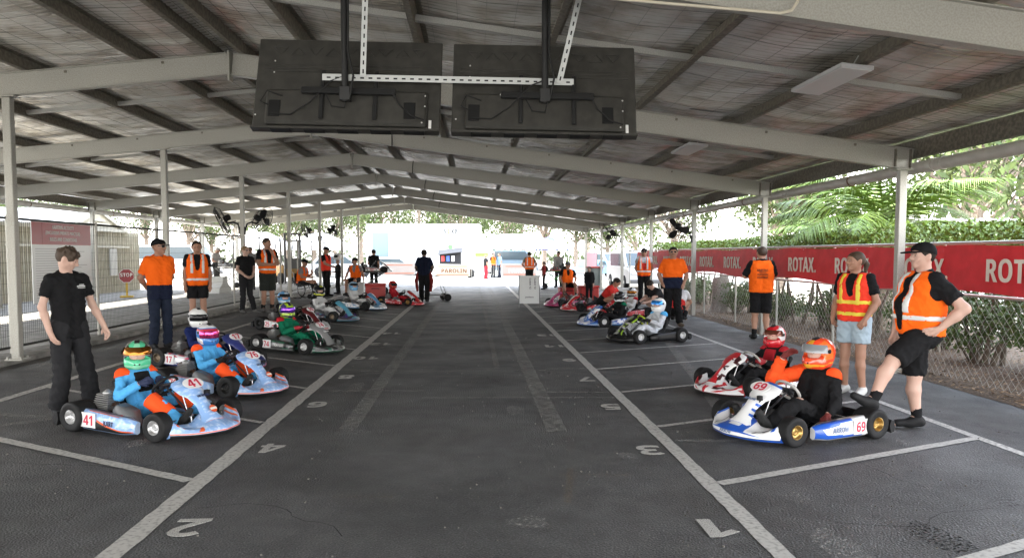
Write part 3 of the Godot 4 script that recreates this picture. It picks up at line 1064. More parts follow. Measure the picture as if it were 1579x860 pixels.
func build_right_side() -> void:
	# mulched garden bed beside the floor
	var bed := Geo.new()
	var wob := FastNoiseLite.new()
	wob.seed = 17
	wob.frequency = 0.35
	bed.sheet(10, 90, func(u: float, w: float) -> Vector3:
		var z := lerpf(2.0, -36.0, w)
		var x0 := 5.80 + 0.10 * wob.get_noise_1d(z * 2.0)
		return Vector3(lerpf(x0, 10.5, u), 0.004 + 0.03 * minf(u * 10.0, 1.0) + 0.06 * absf(wob.get_noise_2d(u * 9.0, z)) * minf(u * 6.0, 1.0), z))
	setting("mulch_bed", bed, grain("mulch", Color(0.05, 0.032, 0.020), Color(0.15, 0.10, 0.062), 0.8, 0.95, 0.0, 131, 1.0, 0.06))
	var chip := Geo.new()
	chip.flat([Vector3(-0.5, 0, -0.1), Vector3(0.0, 0.06, 0.16), Vector3(0.5, 0, 0.08), Vector3(0.1, 0.05, -0.15)])
	var chips := MultiMeshInstance3D.new()
	chips.name = "leaf_litter"
	var mm := MultiMesh.new()
	mm.transform_format = MultiMesh.TRANSFORM_3D
	mm.use_colors = true
	mm.mesh = chip.mesh()
	mm.instance_count = 15000
	for k in 15000:
		var z := -1.0 - 30.0 * pow(rng.randf(), 1.3)
		var x := 5.84 + 4.0 * pow(rng.randf(), 1.3)
		var b := Basis.from_euler(Vector3(rng.randf_range(-0.5, 0.5), rng.randf() * TAU, rng.randf_range(-0.5, 0.5))).scaled(Vector3.ONE * rng.randf_range(0.03, 0.085))
		mm.set_instance_transform(k, Transform3D(b, Vector3(x, 0.035 + rng.randf() * 0.045 * minf((x - 5.8) * 2.0, 1.0), z)))
		var w := rng.randf_range(0.4, 1.5)
		mm.set_instance_color(k, Color(0.20 * w, 0.13 * w, 0.075 * w))
	chips.multimesh = mm
	var cm := mat("dry_leaf", 1, 1, 1, 0.9)
	cm.vertex_color_use_as_albedo = true
	chips.material_override = cm
	add_child(chips)
	tag(chips, "brown dry leaf litter and bark chips on the garden bed", "leaf litter")
	stuff(chips)
	# red sponsor banner tied along the fence
	var red := grain("red_banner_cloth", Color(0.56, 0.016, 0.024), Color(0.66, 0.022, 0.032), 0.35, 0.6, 0.0, 141)
	var banner := thing("red_banner", "long red banner with repeated white lettering tied along the fence", "banner", Vector3(6.08, 0, 0))
	var cloth := Geo.new()
	cloth.sheet(160, 6, func(u: float, w: float) -> Vector3:
		var z := lerpf(-5.0, -28.6, u)
		var top := 1.745 + 0.012 * sin(z * 2.5)
		var bottom := 1.155 + 0.035 * sin(z * 1.23 + 0.6)
		return Vector3(0.006 * sin(z * 3.1 + w * 2.0) + 0.007 * wob.get_noise_2d(z * 6.0, w * 3.0), lerpf(top, bottom, w), z))
	obj("cloth", cloth, red, banner)
	var cream := mat("banner_letter_white", 0.72, 0.66, 0.58, 0.7)
	for z in [6.35, 8.3, 10.25, 12.15, 14.08, 15.98, 17.95, 19.95, 21.95, 23.95, 25.95, 27.8]:
		lettering("ROTAX", 0.27, banner, Transform3D(Basis(Vector3.UP, -PI / 2), Vector3(-0.020, 1.452, -z)), cream, "banner_word", 1.12, false, true, 0.006)
		lettering("®", 0.05, banner, Transform3D(Basis(Vector3.UP, -PI / 2), Vector3(-0.017, 1.34, -z + 0.61)), cream, "registered_mark", 0.05, false, true, 0.006)
	var tie := mat("eyelet_tie", 0.5, 0.5, 0.5, 0.5)
	for k in 12:
		var g := Geo.new()
		var z := -6.0 - 2.0 * k
		g.tube([Vector3(-0.006, 1.72, z), Vector3(0.03, 1.755, z), Vector3(0.07, 1.72, z)], 0.005, 5)
		obj("cable_tie", g, tie, banner)
	# chain link fence behind it
	var fence := thing("chain_link_fence", "low galvanised chain link fence carrying the red banner", "fence", Vector3(6.16, 0, 0))
	var steel := galvanised()
	var g := Geo.new()
	g.tube([Vector3(0, 1.13, -1.0), Vector3(0, 1.13, -31.0)], 0.021, 8)
	obj("rail", g, steel, fence)
	g = Geo.new()
	g.tube([Vector3(0, 1.78, -1.0), Vector3(0, 1.78, -31.0)], 0.021, 8)
	obj("rail", g, steel, fence)
	for k in 12:
		g = Geo.new()
		g.tube([Vector3(0.03, -0.02, -3.0 - 2.5 * k), Vector3(0.03, 1.8, -3.0 - 2.5 * k)], 0.024, 8)
		obj("post", g, steel, fence)
	g = Geo.new()
	var cell := 0.068
	for k in 330:
		var z := -3.5 - 0.062 * k
		var pts := []
		for j in 17:
			pts.append(Vector3(0.004 * (1 if j % 2 else -1), 0.05 + j * cell, z + (0.031 if (j + k) % 2 else -0.031)))
		g.tube(pts, 0.0022, 3, false)
	stuff(obj("wire_mesh", g, steel, fence))
	# clipped hedge with bare stems below
	var hedge := thing("hedge", "clipped leafy green hedge growing behind the red banner", "hedge", Vector3(7.5, 0, 0))
	var rg := RandomNumberGenerator.new()
	rg.seed = 5
	g = Geo.new()
	for k in 34000:
		var z := -5.5 - 25.5 * pow(rg.randf(), 1.35)
		var top := 2.08 + 0.10 * wob.get_noise_1d(z * 3.0) + (0.04 if z > -13.0 else 0.0)
		var x := rg.randf_range(-0.55, 0.75) + 0.1 * wob.get_noise_1d(z * 4.0 + 90.0)
		var y := top - absf(rg.randfn()) * 0.30
		if y < 1.05 + 0.25 * wob.get_noise_1d(z * 2.0 + 40.0):
			continue
		if absf(z + 13.6) < 0.35 and rg.randf() < 0.8:
			continue
		leaf(g, Vector3(x, y, z), rg.randf_range(0.05, 0.10), rg, -0.3, 0.55)
	obj("foliage", g, leaf_material("hedge_leaf", 0.105, 0.17, 0.012), hedge, Transform3D.IDENTITY, true)
	var bark := grain("shrub_bark", Color(0.07, 0.055, 0.04), Color(0.16, 0.13, 0.10), 0.9, 0.9, 0.0, 122)
	for k in 22:
		g = Geo.new()
		var z := -6.5 - 1.1 * k + rg.randf_range(-0.3, 0.3)
		for j in 3:
			var b := Vector3(rg.randf_range(-0.12, 0.12), 0, z + rg.randf_range(-0.1, 0.1))
			var tip := b + Vector3(rg.randf_range(-0.3, 0.3), 1.35, rg.randf_range(-0.45, 0.45))
			g.tube([b, b.lerp(tip, 0.45) + Vector3(rg.randf_range(-0.1, 0.1), 0, rg.randf_range(-0.12, 0.12)), tip], [0.045, 0.03, 0.015], 6)
		obj("stem", g, bark, hedge)
	# low shrubs in front of the hedge stems
	var spots := [[7.1, 20.6, 0.85, "sprawling green shrub beside the grey tree stump"], [7.3, 18.2, 0.75, "low leafy shrub behind the trackside marshal"], [7.2, 24.5, 0.9, "dark green shrub under the far end of the banner"],
		[7.4, 11.0, 1.1, "tall leafy shrub behind the chain link fence at right"], [7.2, 9.2, 1.15, "bushy green shrub at the right edge of the picture"], [7.6, 16.0, 0.8, "thin shrub behind the fence near the woman in shorts"], [7.9, 12.6, 1.2, "leafy shrub behind the fence between the woman and the heavy man"], [7.1, 7.9, 1.1, "big leafy shrub cut off by the right edge"], [8.0, 10.0, 1.2, "dense shrub behind the bushy one at right"], [8.2, 14.2, 1.0, "shrub in the gap under the hedge by the column"]]
	for e in spots:
		var sh := thing("shrub", e[3], "shrub", Vector3(e[0], 0, -e[1]), 0.0, "shrubs on the mulch bed")
		var lv := Geo.new()
		var wd := Geo.new()
		var hh: float = e[2]
		var tips := crown(lv, Vector3(0.1, hh * 0.62, 0), Vector3(0.55, hh * 0.45, 0.8), 40, 60, 0.085, rg, 0.20)
		for k in range(0, tips.size(), 2):
			var p: Vector3 = tips[k]
			wd.tube([Vector3(p.x * 0.1, 0, p.z * 0.15), Vector3(p.x * 0.6, p.y * 0.6, p.z * 0.5), p], [0.018, 0.012, 0.005], 5)
		obj("stem", wd, bark, sh)
		obj("foliage", lv, leaf_material("shrub_leaf", 0.06, 0.11, 0.018), sh, Transform3D.IDENTITY, true)
	var stump := thing("tree_stump", "weathered grey tree stump standing in the mulch bed", "stump", Vector3(6.85, 0, -21.2))
	g = Geo.new()
	var rings := []
	for k in 7:
		var ring := PackedVector3Array()
		for s in 18:
			var a := TAU * s / 18
			var r: float = [0.36, 0.27, 0.235, 0.225, 0.22, 0.215, 0.19][k] * (1.0 + 0.10 * sin(a * 3.0 + 1.0) + 0.06 * sin(a * 7.0 + k * 0.2))
			ring.append(Vector3(cos(a) * r, [0.0, 0.12, 0.3, 0.55, 0.8, 0.95, 1.0][k] + (0.05 * sin(a + 0.5) if k > 4 else 0.0), sin(a) * r))
		rings.append(ring)
	g.loft(rings)
	obj("bole", g, grain("stump_bark", Color(0.12, 0.105, 0.09), Color(0.30, 0.27, 0.235), 0.9, 0.9, 0.0, 124, 1.0, 0.06), stump)
	# short palm with arching fronds
	palm("short palm with bright green arching fronds behind the hedge", Vector3(8.7, 0, -16.0), 2.2, 24, 2.7, 3)
	palm("smaller palm with drooping fronds left of the tall palm", Vector3(9.4, 0, -19.4), 2.0, 15, 2.1, 8)
	# gum trees beyond the hedge
	var right_trees := [[18.6, 28.0, 0.4, 1.25, 0, "gum tree with forked trunk seen right of the palm"], [22.5, 31.0, 2.0, 1.35, 1, "tall pale trunked gum tree at the right edge"], [14.5, 36.0, 1.2, 1.0, 2, "slender gum tree above the middle of the hedge"],
		[11.5, 44.0, 3.3, 0.95, 0, "thin gum tree behind the far end of the hedge"], [26.0, 40.0, 4.2, 1.3, 2, "gum tree filling the gap behind the right roof edge"], [19.5, 47.0, 5.1, 1.2, 1, "far gum tree between the palm and the pipe"], [13.2, 29.5, 0.9, 0.8, 1, "young gum tree just left of the palm fronds"]]
	for e in right_trees:
		gum_tree(e[5], Vector3(e[0], 0, -e[1]), e[2], e[3], e[4], "gum trees beyond the hedge", true)
	# long white roofed store beyond the hedge
	var store := thing("white_store", "long low white walled store beyond the hedge", "building", Vector3(17.5, 0, -24.5), 0.12)
	g = Geo.new()
	g.box(Vector3(0, 1.15, 0), Vector3(13.0, 2.3, 4.0), Basis.IDENTITY, 0.01)
	obj("wall", g, mat("white_wall_paint", 0.74, 0.74, 0.72, 0.6), store)
	g = Geo.new()
	for k in 44:
		g.box(Vector3(-6.45 + 0.3 * k, 2.5, 0.35), Vector3(0.05, 0.03, 4.9), Basis(Vector3.RIGHT, -0.06))
	g.box(Vector3(0, 2.47, 0.35), Vector3(13.4, 0.04, 4.9), Basis(Vector3.RIGHT, -0.06))
	obj("roof", g, mat("white_roof_sheet", 0.72, 0.73, 0.73, 0.45), store)
	for k in 3:
		g = Geo.new()
		g.box(Vector3(-4.0 + 3.5 * k, 1.2, 2.02), Vector3(1.1, 1.9, 0.05), Basis.IDENTITY, 0.01)
		obj("door", g, mat("store_door", 0.55, 0.57, 0.58, 0.5), store)

func palm(label: String, where: Vector3, height: float, fronds: int, length: float, seed_: int) -> void:
	var t := thing("palm_tree", label, "palm", where)
	var rg := RandomNumberGenerator.new()
	rg.seed = seed_
	var g := Geo.new()
	var prof := []
	for k in 15:
		var y := height * k / 14.0
		prof.append(Vector2((0.17 if k < 11 else 0.21) * (1.0 + (0.10 if k % 2 else -0.04)), y))
	g.lathe(prof, 14)
	obj("trunk", g, grain("palm_trunk", Color(0.14, 0.11, 0.08), Color(0.30, 0.25, 0.19), 1.0, 0.9, 0.0, 125, 0.8, 0.06), t)
	var green := leaf_material("palm_leaf", 0.085, 0.145, 0.012)
	for k in fronds:
		g = Geo.new()
		var a := TAU * k * 0.381966 + rg.randf_range(-0.2, 0.2)
		var lift := rg.randf_range(0.15, 1.35)
		var out := Vector3(cos(a), 0, sin(a))
		var pts := []
		for j in 13:
			var s := j / 12.0
			pts.append(Vector3(0, height - 0.05, 0) + out * length * (s * cos(lift * (1.0 - s * 0.6)) + 0.05) + Vector3(0, length * (sin(lift) * s * 1.05 - 0.62 * s * s), 0))
		g.tint = Color(1.2, 1.1, 0.7)
		var radii := []
		for j in 13:
			radii.append(lerpf(0.028, 0.004, j / 12.0))
		g.tube(pts, radii, 5)
		for j in range(10, 72):
			var s := j / 72.0
			var i := int(s * 12.0)
			var p: Vector3 = pts[i].lerp(pts[i + 1], s * 12.0 - i)
			var d: Vector3 = (pts[i + 1] - pts[i]).normalized()
			for sg in [-1.0, 1.0]:
				var side: Vector3 = d.cross(Vector3.UP).normalized() * sg
				var len: float = length * 0.34 * sin(PI * clampf(s * 0.85 + 0.14, 0, 1)) * rg.randf_range(0.85, 1.1)
				var tip: Vector3 = p + (side * 0.8 + d * 0.75 + Vector3.DOWN * rg.randf_range(0.15, 0.75)).normalized() * len
				var mid: Vector3 = p.lerp(tip, 0.45) + Vector3(0, 0.04, 0)
				var w: Vector3 = d * 0.017
				var sh := rg.randf_range(0.7, 1.25)
				g.tint = Color(sh * rg.randf_range(0.9, 1.35), sh, sh * 0.8)
				g.flat([p - w, p + w, mid + w, mid - w])
				g.flat([mid - w, mid + w, tip])
		obj("frond", g, green, t, Transform3D.IDENTITY, true)

# ------------------------------------------------------------------ beyond the left fence
func build_left_side() -> void:
	var steel := galvanised()
	var black := mat("fence_black", 0.035, 0.033, 0.03, 0.6, 0.3)
	var frame := Geo.new()
	var net := Geo.new()
	var L := 2.5
	frame.tube([Vector3(0, 0.08, 0), Vector3(0, 0.08, -L)], 0.017, 6)
	for k in 48:
		net.box(Vector3(0.0, 0.97, -0.03 - k * 0.052), Vector3(0.0035, 1.80, 0.0035))
	for k in 13:
		net.box(Vector3(0.005, 0.1 + k * 0.145, -L * 0.5), Vector3(0.0035, 0.0035, L))
	var fm := frame.mesh()
	var nm := net.mesh()
	var rail := Geo.new()
	rail.tube([Vector3(0, 1.88, 0), Vector3(0, 1.88, -L)], 0.02, 6)
	var rm := rail.mesh()
	var post := Geo.new()
	post.tube([Vector3(0.02, 0.0, -0.02), Vector3(0.02, 1.92, -0.02)], 0.024, 8)
	var pm := post.mesh()
	var places := ["nearest the viewer at left", "beside the nearest left post", "behind the boy in the black shirt", "carrying the rules board", "just past the rules board", "behind the man in the orange and navy shirt",
		"behind the man with the white helmet by his feet", "left of the first pair of fans", "behind the woman in black", "behind the tall man with folded arms", "just past the tall man", "beside the wheelchair", "at the far end of the left fence"]
	for k in 13:
		var p := thing("fence_panel", "welded wire fence panel " + places[k], "fence", Vector3(-6.47, 0.262, -3.5 - L * k), 0.0, "wire fence panels along the left kerb")
		obj("bottom_rail", fm, black, p)
		obj("top_rail", rm, black, p)
		obj("post", pm, steel, p)
		stuff(obj("wire_mesh", nm, black, p))
	# rules board on the fence
	var board := thing("rules_board", "white rules board with red heading fixed to the left fence", "sign", Vector3(-6.40, 1.52, -12.36), PI / 2)
	var g := Geo.new()
	g.box(Vector3.ZERO, Vector3(1.72, 1.20, 0.012), Basis.IDENTITY, 0.002)
	obj("panel", g, mat("board_white", 0.66, 0.67, 0.66, 0.25), board)
	g = Geo.new()
	g.box(Vector3(0.13, 0.43, 0.0085), Vector3(1.44, 0.33, 0.004))
	g.box(Vector3(-0.726, 0.43, 0.0085), Vector3(0.26, 0.33, 0.004))
	obj("red_heading", g, mat("board_red", 0.30, 0.03, 0.035, 0.3), board)
	var white := mat("sign_white", 0.75, 0.75, 0.73, 0.5)
	lettering("KARTING ACTIVITY", 0.055, board, at(0.0, 0.53, 0.013), white, "heading_line", 0.62)
	lettering("(INCLUDING PRIVATE PRACTICE)", 0.06, board, at(0.0, 0.44, 0.013), white, "heading_line", 1.0)
	lettering("RULES AND CONDITIONS", 0.055, board, at(0.0, 0.345, 0.013), white, "heading_line", 0.78)
	g = Geo.new()
	for k in 21:
		var w := rng.randf_range(0.9, 1.5)
		g.box(Vector3(-0.78 + w * 0.5, 0.20 - 0.036 * k, 0.0075), Vector3(w, 0.008, 0.003))
	stuff(obj("small_print", g, mat("print_grey", 0.24, 0.24, 0.24, 0.5), board))
	# cream ribbed steel shed across the road
	var shed := thing("ribbed_steel_shed", "cream ribbed steel shed with a small gable across the road", "building", Vector3(-13.6, 0.2, 0))
	var cream := grain("cream_steel", Color(0.40, 0.37, 0.28), Color(0.50, 0.47, 0.37), 0.3, 0.5, 0.0, 151)
	var pane := Geo.new()
	var zig := PackedVector2Array()
	for k in 9:
		var x := -0.8 + 0.2 * k
		zig.append_array([Vector2(x, 0), Vector2(x + 0.09, 0), Vector2(x + 0.115, 0.045), Vector2(x + 0.175, 0.045)])
	for k in zig.size() - 1:
		var a := zig[k]
		var b := zig[k + 1]
		pane.flat([Vector3(a.y, 0, -a.x), Vector3(b.y, 0, -b.x), Vector3(b.y, 2.3, -b.x), Vector3(a.y, 2.3, -a.x)])
	var pmesh := pane.mesh()
	for k in 11:
		obj("wall_sheet", pmesh, cream, shed, at(0, 0.0, -13.5 - 1.75 * k))
	g = Geo.new()
	g.box(Vector3(-2.6, 1.14, -21.9), Vector3(5.0, 2.28, 18.6))
	obj("wall_core", g, mat("shed_core", 0.34, 0.32, 0.25, 0.7), shed)
	var trim := mat("cream_trim", 0.62, 0.60, 0.52, 0.45)
	g = Geo.new()
	g.box(Vector3(0.09, 2.33, -21.5), Vector3(0.06, 0.11, 18.2), Basis.IDENTITY, 0.005)
	obj("gutter", g, trim, shed)
	g = Geo.new()
	g.box(Vector3(0.07, 1.72, -27.0), Vector3(0.04, 0.06, 8.0))
	obj("wall_rail", g, trim, shed)
	var roof := mat("white_roof_sheet", 0.72, 0.73, 0.73, 0.45)
	g = Geo.new()
	beam(g, Vector3(-3.0, 3.05, -20.0), Vector3(0.25, 2.38, -20.0), 0.03, 15.6, 0.0)
	for k in 52:
		beam(g, Vector3(-3.0, 3.08, -12.5 - 0.3 * k), Vector3(0.25, 2.41, -12.5 - 0.3 * k), 0.03, 0.05, 0.0)
	obj("roof", g, roof, shed)
	g = Geo.new()
	g.extrude(PackedVector2Array([Vector2(-2.1, 2.28), Vector2(2.1, 2.28), Vector2(0, 2.98)]), 0.06, Transform3D(Basis(Vector3.UP, PI / 2), Vector3(0.02, 0, -28.6)))
	obj("gable", g, cream, shed)
	for sg in [-1.0, 1.0]:
		g = Geo.new()
		g.box(Vector3(0.08, 2.665, -28.6 + sg * 1.07), Vector3(0.09, 0.09, 2.32), Basis(Vector3.RIGHT, sg * 0.322), 0.004)
		obj("bargeboard", g, trim, shed)
		g = Geo.new()
		g.box(Vector3(-2.2, 2.72, -28.6 + sg * 1.09), Vector3(4.5, 0.03, 2.4), Basis(Vector3.RIGHT, sg * 0.322))
		obj("gable_roof", g, roof, shed)
	for k in 3:
		g = Geo.new()
		g.box(Vector3(0.075, 2.42 + 0.12 * k, -28.6), Vector3(0.04, 0.04, 2.4 - 0.75 * k))
		obj("louvre", g, trim, shed)
	g = Geo.new()
	g.box(Vector3(0.09, 1.15, -29.6), Vector3(0.05, 1.0, 0.55), Basis.IDENTITY, 0.006)
	obj("meter_box", g, mat("box_grey", 0.5, 0.5, 0.48, 0.5), shed)
	# stop sign on a yellow stand
	var stop := thing("stop_sign", "red octagonal stop sign on a yellow stand across the road", "sign", Vector3(-11.55, 0.21, -26.2), 0.35)
	var oct := PackedVector2Array()
	var oct2 := PackedVector2Array()
	for k in 8:
		var a := TAU * (k + 0.5) / 8
		oct.append(Vector2(cos(a), sin(a)) * 0.245)
		oct2.append(Vector2(cos(a), sin(a)) * 0.230)
	g = Geo.new()
	g.extrude(oct, 0.012, at(0, 0.72, 0))
	obj("plate_edge", g, white, stop)
	g = Geo.new()
	g.extrude(oct2, 0.006, at(0, 0.72, 0.008))
	obj("plate", g, mat("stop_red", 0.30, 0.02, 0.03, 0.4), stop)
	lettering("STOP", 0.125, stop, at(0, 0.75, 0.014), white, "lettering", 0.36)
	g = Geo.new()
	g.tube([Vector3(0, 0, -0.03), Vector3(0, 0.9, -0.03)], 0.03, 8)
	g.box(Vector3(0, 0.03, -0.03), Vector3(0.4, 0.06, 0.4), Basis.IDENTITY, 0.01)
	obj("stand", g, mat("safety_yellow", 0.62, 0.40, 0.03, 0.5), stop)
	# white plastic road barriers beyond the fence
	for k in 1:
		var b := thing("road_barrier", ["white plastic road barrier nearest the fence", "second white plastic road barrier beyond the fence", "third white plastic road barrier by the grey shirted worker"][k], "barrier", Vector3(-9.55, 0.21, -28.9), 1.0, "white plastic road barriers")
		g = Geo.new()
		g.extrude(PackedVector2Array([Vector2(-0.28, 0), Vector2(0.28, 0), Vector2(0.26, 0.2), Vector2(0.12, 0.36), Vector2(0.09, 0.62), Vector2(-0.09, 0.62), Vector2(-0.12, 0.36), Vector2(-0.26, 0.2)]), 1.1)
		obj("shell", g, mat("barrier_plastic", 0.70, 0.70, 0.67, 0.5), b)
		for j in 4:
			g = Geo.new()
			g.box(Vector3(0.2, 0.30, -0.42 + 0.28 * j), Vector3(0.04, 0.4, 0.09), Basis(Vector3.BACK, 0.34), 0.008)
			obj("rib", g, mat("barrier_plastic", 0.70, 0.70, 0.67, 0.5), b)

# ------------------------------------------------------------------ yard behind the shed
func vehicle(called: String, label: String, category: String, where: Vector3, turn: float, kind: String, paint: StandardMaterial3D) -> Node3D:
	var t := thing(called, label, category, where, turn, "vehicles parked in the yard")
	var dims: Array = {"sedan": [4.5, 1.75, 1.42], "wagon": [4.7, 1.85, 1.78], "utility": [5.2, 1.85, 1.78], "van": [5.0, 1.9, 2.0], "coupe": [4.2, 1.8, 1.25]}[kind]
	var l: float = dims[0] * 0.5
	var w: float = dims[1]
	var h: float = dims[2]
	var belt := h * 0.56
	var nose := 0.42 if kind != "van" else 0.22
	var low := PackedVector2Array([Vector2(-l, 0.28), Vector2(l, 0.28), Vector2(l, belt * 0.78), Vector2(l - 0.12, belt * 0.92), Vector2(l * nose, belt), Vector2(-l + 0.1, belt), Vector2(-l, belt * 0.9)])
	var g := Geo.new()
	g.extrude(low, w, Transform3D(Basis(Vector3.UP, -PI / 2), Vector3.ZERO))
	obj("body", g, paint, t)
	var r0: float = {"sedan": -0.62, "wagon": -0.95, "utility": -0.18, "van": -0.97, "coupe": -0.55}[kind] * l
	var r1: float = {"sedan": 0.12, "wagon": 0.22, "utility": 0.3, "van": 0.6, "coupe": 0.1}[kind] * l
	var f1: float = {"sedan": 0.45, "wagon": 0.48, "utility": 0.52, "van": 0.88, "coupe": 0.45}[kind] * l
	var b1: float = {"sedan": -0.88, "wagon": -0.99, "utility": -0.24, "van": -0.99, "coupe": -0.85}[kind] * l
	var roof := PackedVector2Array([Vector2(b1, belt - 0.002), Vector2(f1, belt - 0.002), Vector2(r1, h - 0.03), Vector2(r1 - 0.2, h), Vector2(r0 + 0.1, h), Vector2(r0, h - 0.04)])
	g = Geo.new()
	g.extrude(roof, w * 0.84, Transform3D(Basis(Vector3.UP, -PI / 2), Vector3.ZERO))
	obj("cabin", g, paint, t)
	var glass := mat("car_glass", 0.05, 0.07, 0.08, 0.08)
	for sg in [-1.0, 1.0]:
		g = Geo.new()
		var win := PackedVector2Array([Vector2(b1 + 0.28, belt + 0.06), Vector2(f1 - 0.28, belt + 0.06), Vector2(r1 - 0.08, h - 0.12), Vector2(r0 + 0.12, h - 0.12)])
		g.extrude(win, 0.012, Transform3D(Basis(Vector3.UP, -PI / 2), Vector3(sg * w * 0.424, 0, 0)))
		obj("side_window", g, glass, t)
	for e in [[f1, r1, 1.0], [b1, r0, -1.0]]:
		g = Geo.new()
		var hw := w * 0.36
		var y0 := belt + 0.07
		var y1 := h - 0.10
		var z0: float = lerpf(e[0], e[1], 0.12) + e[2] * 0.02
		var z1: float = lerpf(e[0], e[1], 0.86) + e[2] * 0.02
		var q := [Vector3(-hw, y0, z0), Vector3(hw, y0, z0), Vector3(hw, y1, z1), Vector3(-hw, y1, z1)]
		if e[2] < 0:
			q.reverse()
		g.flat(q)
		obj("windscreen" if e[2] > 0 else "rear_window", g, glass, t)
		for sg in [-1.0, 1.0]:
			g = Geo.new()
			g.box(Vector3(sg * w * 0.37, belt * 0.74, e[2] * (l + 0.005)), Vector3(0.3, 0.13, 0.05), Basis.IDENTITY, 0.02)
			obj("headlight" if e[2] > 0 else "tail_light", g, mat("lamp_glass", 0.6, 0.6, 0.6, 0.2) if e[2] > 0 else mat("tail_red", 0.3, 0.01, 0.01, 0.3), t)
	if kind == "utility":
		g = Geo.new()
		for sg in [-1.0, 1.0]:
			g.box(Vector3(sg * w * 0.47, belt + 0.1, -l * 0.62), Vector3(0.05, 0.2, l * 0.74))
		g.box(Vector3(0, belt + 0.1, -l + 0.03), Vector3(w * 0.98, 0.2, 0.05))
		obj("tray", g, paint, t)
	for z in [-0.62, 0.62]:
		for sg in [-1.0, 1.0]:
			var wheel := node_part("wheel", t, Transform3D(Basis(Vector3.BACK, PI / 2), Vector3(sg * (w * 0.5 - 0.07), 0.32, z * l)))
			g = Geo.new()
			g.lathe([Vector2(0.19, -0.1), Vector2(0.30, -0.1), Vector2(0.325, -0.07), Vector2(0.325, 0.07), Vector2(0.30, 0.1), Vector2(0.19, 0.1)], 18)
			obj("tyre", g, mat("tyre_rubber", 0.018, 0.018, 0.019, 0.75), wheel)
			g = Geo.new()
			g.lathe([Vector2(0.02, -0.105), Vector2(0.2, -0.09), Vector2(0.2, 0.09), Vector2(0.02, 0.105)], 18)
			obj("rim", g, mat("alloy", 0.5, 0.5, 0.5, 0.35, 0.7), wheel)
	for z in [1.0, -1.0]:
		g = Geo.new()
		g.box(Vector3(0, 0.36, z * (l + 0.02)), Vector3(w * 0.96, 0.2, 0.08), Basis.IDENTITY, 0.03)
		obj("bumper", g, mat("bumper_grey", 0.12, 0.12, 0.12, 0.6), t)
	return t

func marquee(called: String, label: String, where: Vector3, size: Vector3, m: StandardMaterial3D) -> void:
	var t := thing(called, label, "tent", where, 0.0, "tents in the yard")
	var g := Geo.new()
	var e := size.y - 0.9
	var hx := size.x * 0.5
	var hz := size.z * 0.5
	var rx := maxf(0.0, hx - hz)
	var ridge := [Vector3(-rx, size.y, 0), Vector3(rx + 0.01, size.y, 0)]
	var c := [Vector3(-hx, e, hz), Vector3(hx, e, hz), Vector3(hx, e, -hz), Vector3(-hx, e, -hz)]
	g.flat([c[0], c[1], ridge[1], ridge[0]])
	g.flat([c[1], c[2], ridge[1]])
	g.flat([c[2], c[3], ridge[0], ridge[1]])
	g.flat([c[3], c[0], ridge[0]])
	obj("canopy", g, m, t)
	g = Geo.new()
	for k in 4:
		var a: Vector3 = c[k]
		var b: Vector3 = c[(k + 1) % 4]
		g.flat([a + Vector3(0, -0.28, 0), b + Vector3(0, -0.28, 0), b, a])
	obj("valance", g, m, t)
	for k in 4:
		g = Geo.new()
		g.tube([Vector3(c[k].x, 0, c[k].z), c[k]], 0.025, 6)
		obj("pole", g, mat("alloy", 0.5, 0.5, 0.5, 0.35, 0.7), t)

func crowd_barrier(label: String, where: Vector3, width: float, banner: StandardMaterial3D, word: String, ink: StandardMaterial3D) -> void:
	var t := thing("barrier_banner" if banner else "crowd_barrier", label, "barrier", where, 0.0, "barriers along the yard edge")
	var steel := galvanised()
	var g := Geo.new()
	var h := 0.98
	g.tube([Vector3(-width * 0.5, 0.02, 0), Vector3(-width * 0.5, h, 0), Vector3(width * 0.5, h, 0), Vector3(width * 0.5, 0.02, 0)], 0.02, 6)
	obj("frame", g, steel, t)
	for k in int(width / 0.16):
		g = Geo.new()
		g.tube([Vector3(-width * 0.5 + 0.1 + 0.16 * k, 0.2, 0), Vector3(-width * 0.5 + 0.1 + 0.16 * k, h - 0.02, 0)], 0.008, 5)
		obj("bar", g, steel, t)
	for sg in [-1.0, 1.0]:
		g = Geo.new()
		g.box(Vector3(sg * width * 0.42, 0.015, 0), Vector3(0.05, 0.03, 0.5))
		obj("foot", g, steel, t)
	if banner:
		g = Geo.new()
		g.sheet(16, 4, func(u: float, v: float) -> Vector3: return Vector3(lerpf(-width * 0.49, width * 0.49, u), lerpf(h - 0.03, 0.14, v), 0.035 + 0.008 * sin(u * 19.0 + v * 3.0)))
		obj("banner", g, banner, t)
		if word:
			lettering(word, 0.27, t, at(0.1, 0.52, 0.055), ink, "lettering", width * 0.7)
		g = Geo.new()
		g.box(Vector3(0, 0.26, 0.05), Vector3(width * 0.9, 0.05, 0.006))
		g.box(Vector3(0, 0.82, 0.05), Vector3(width * 0.8, 0.04, 0.006))
		stuff(obj("printed_band", g, mat("banner_orange", 0.30, 0.06, 0.015, 0.6), t))

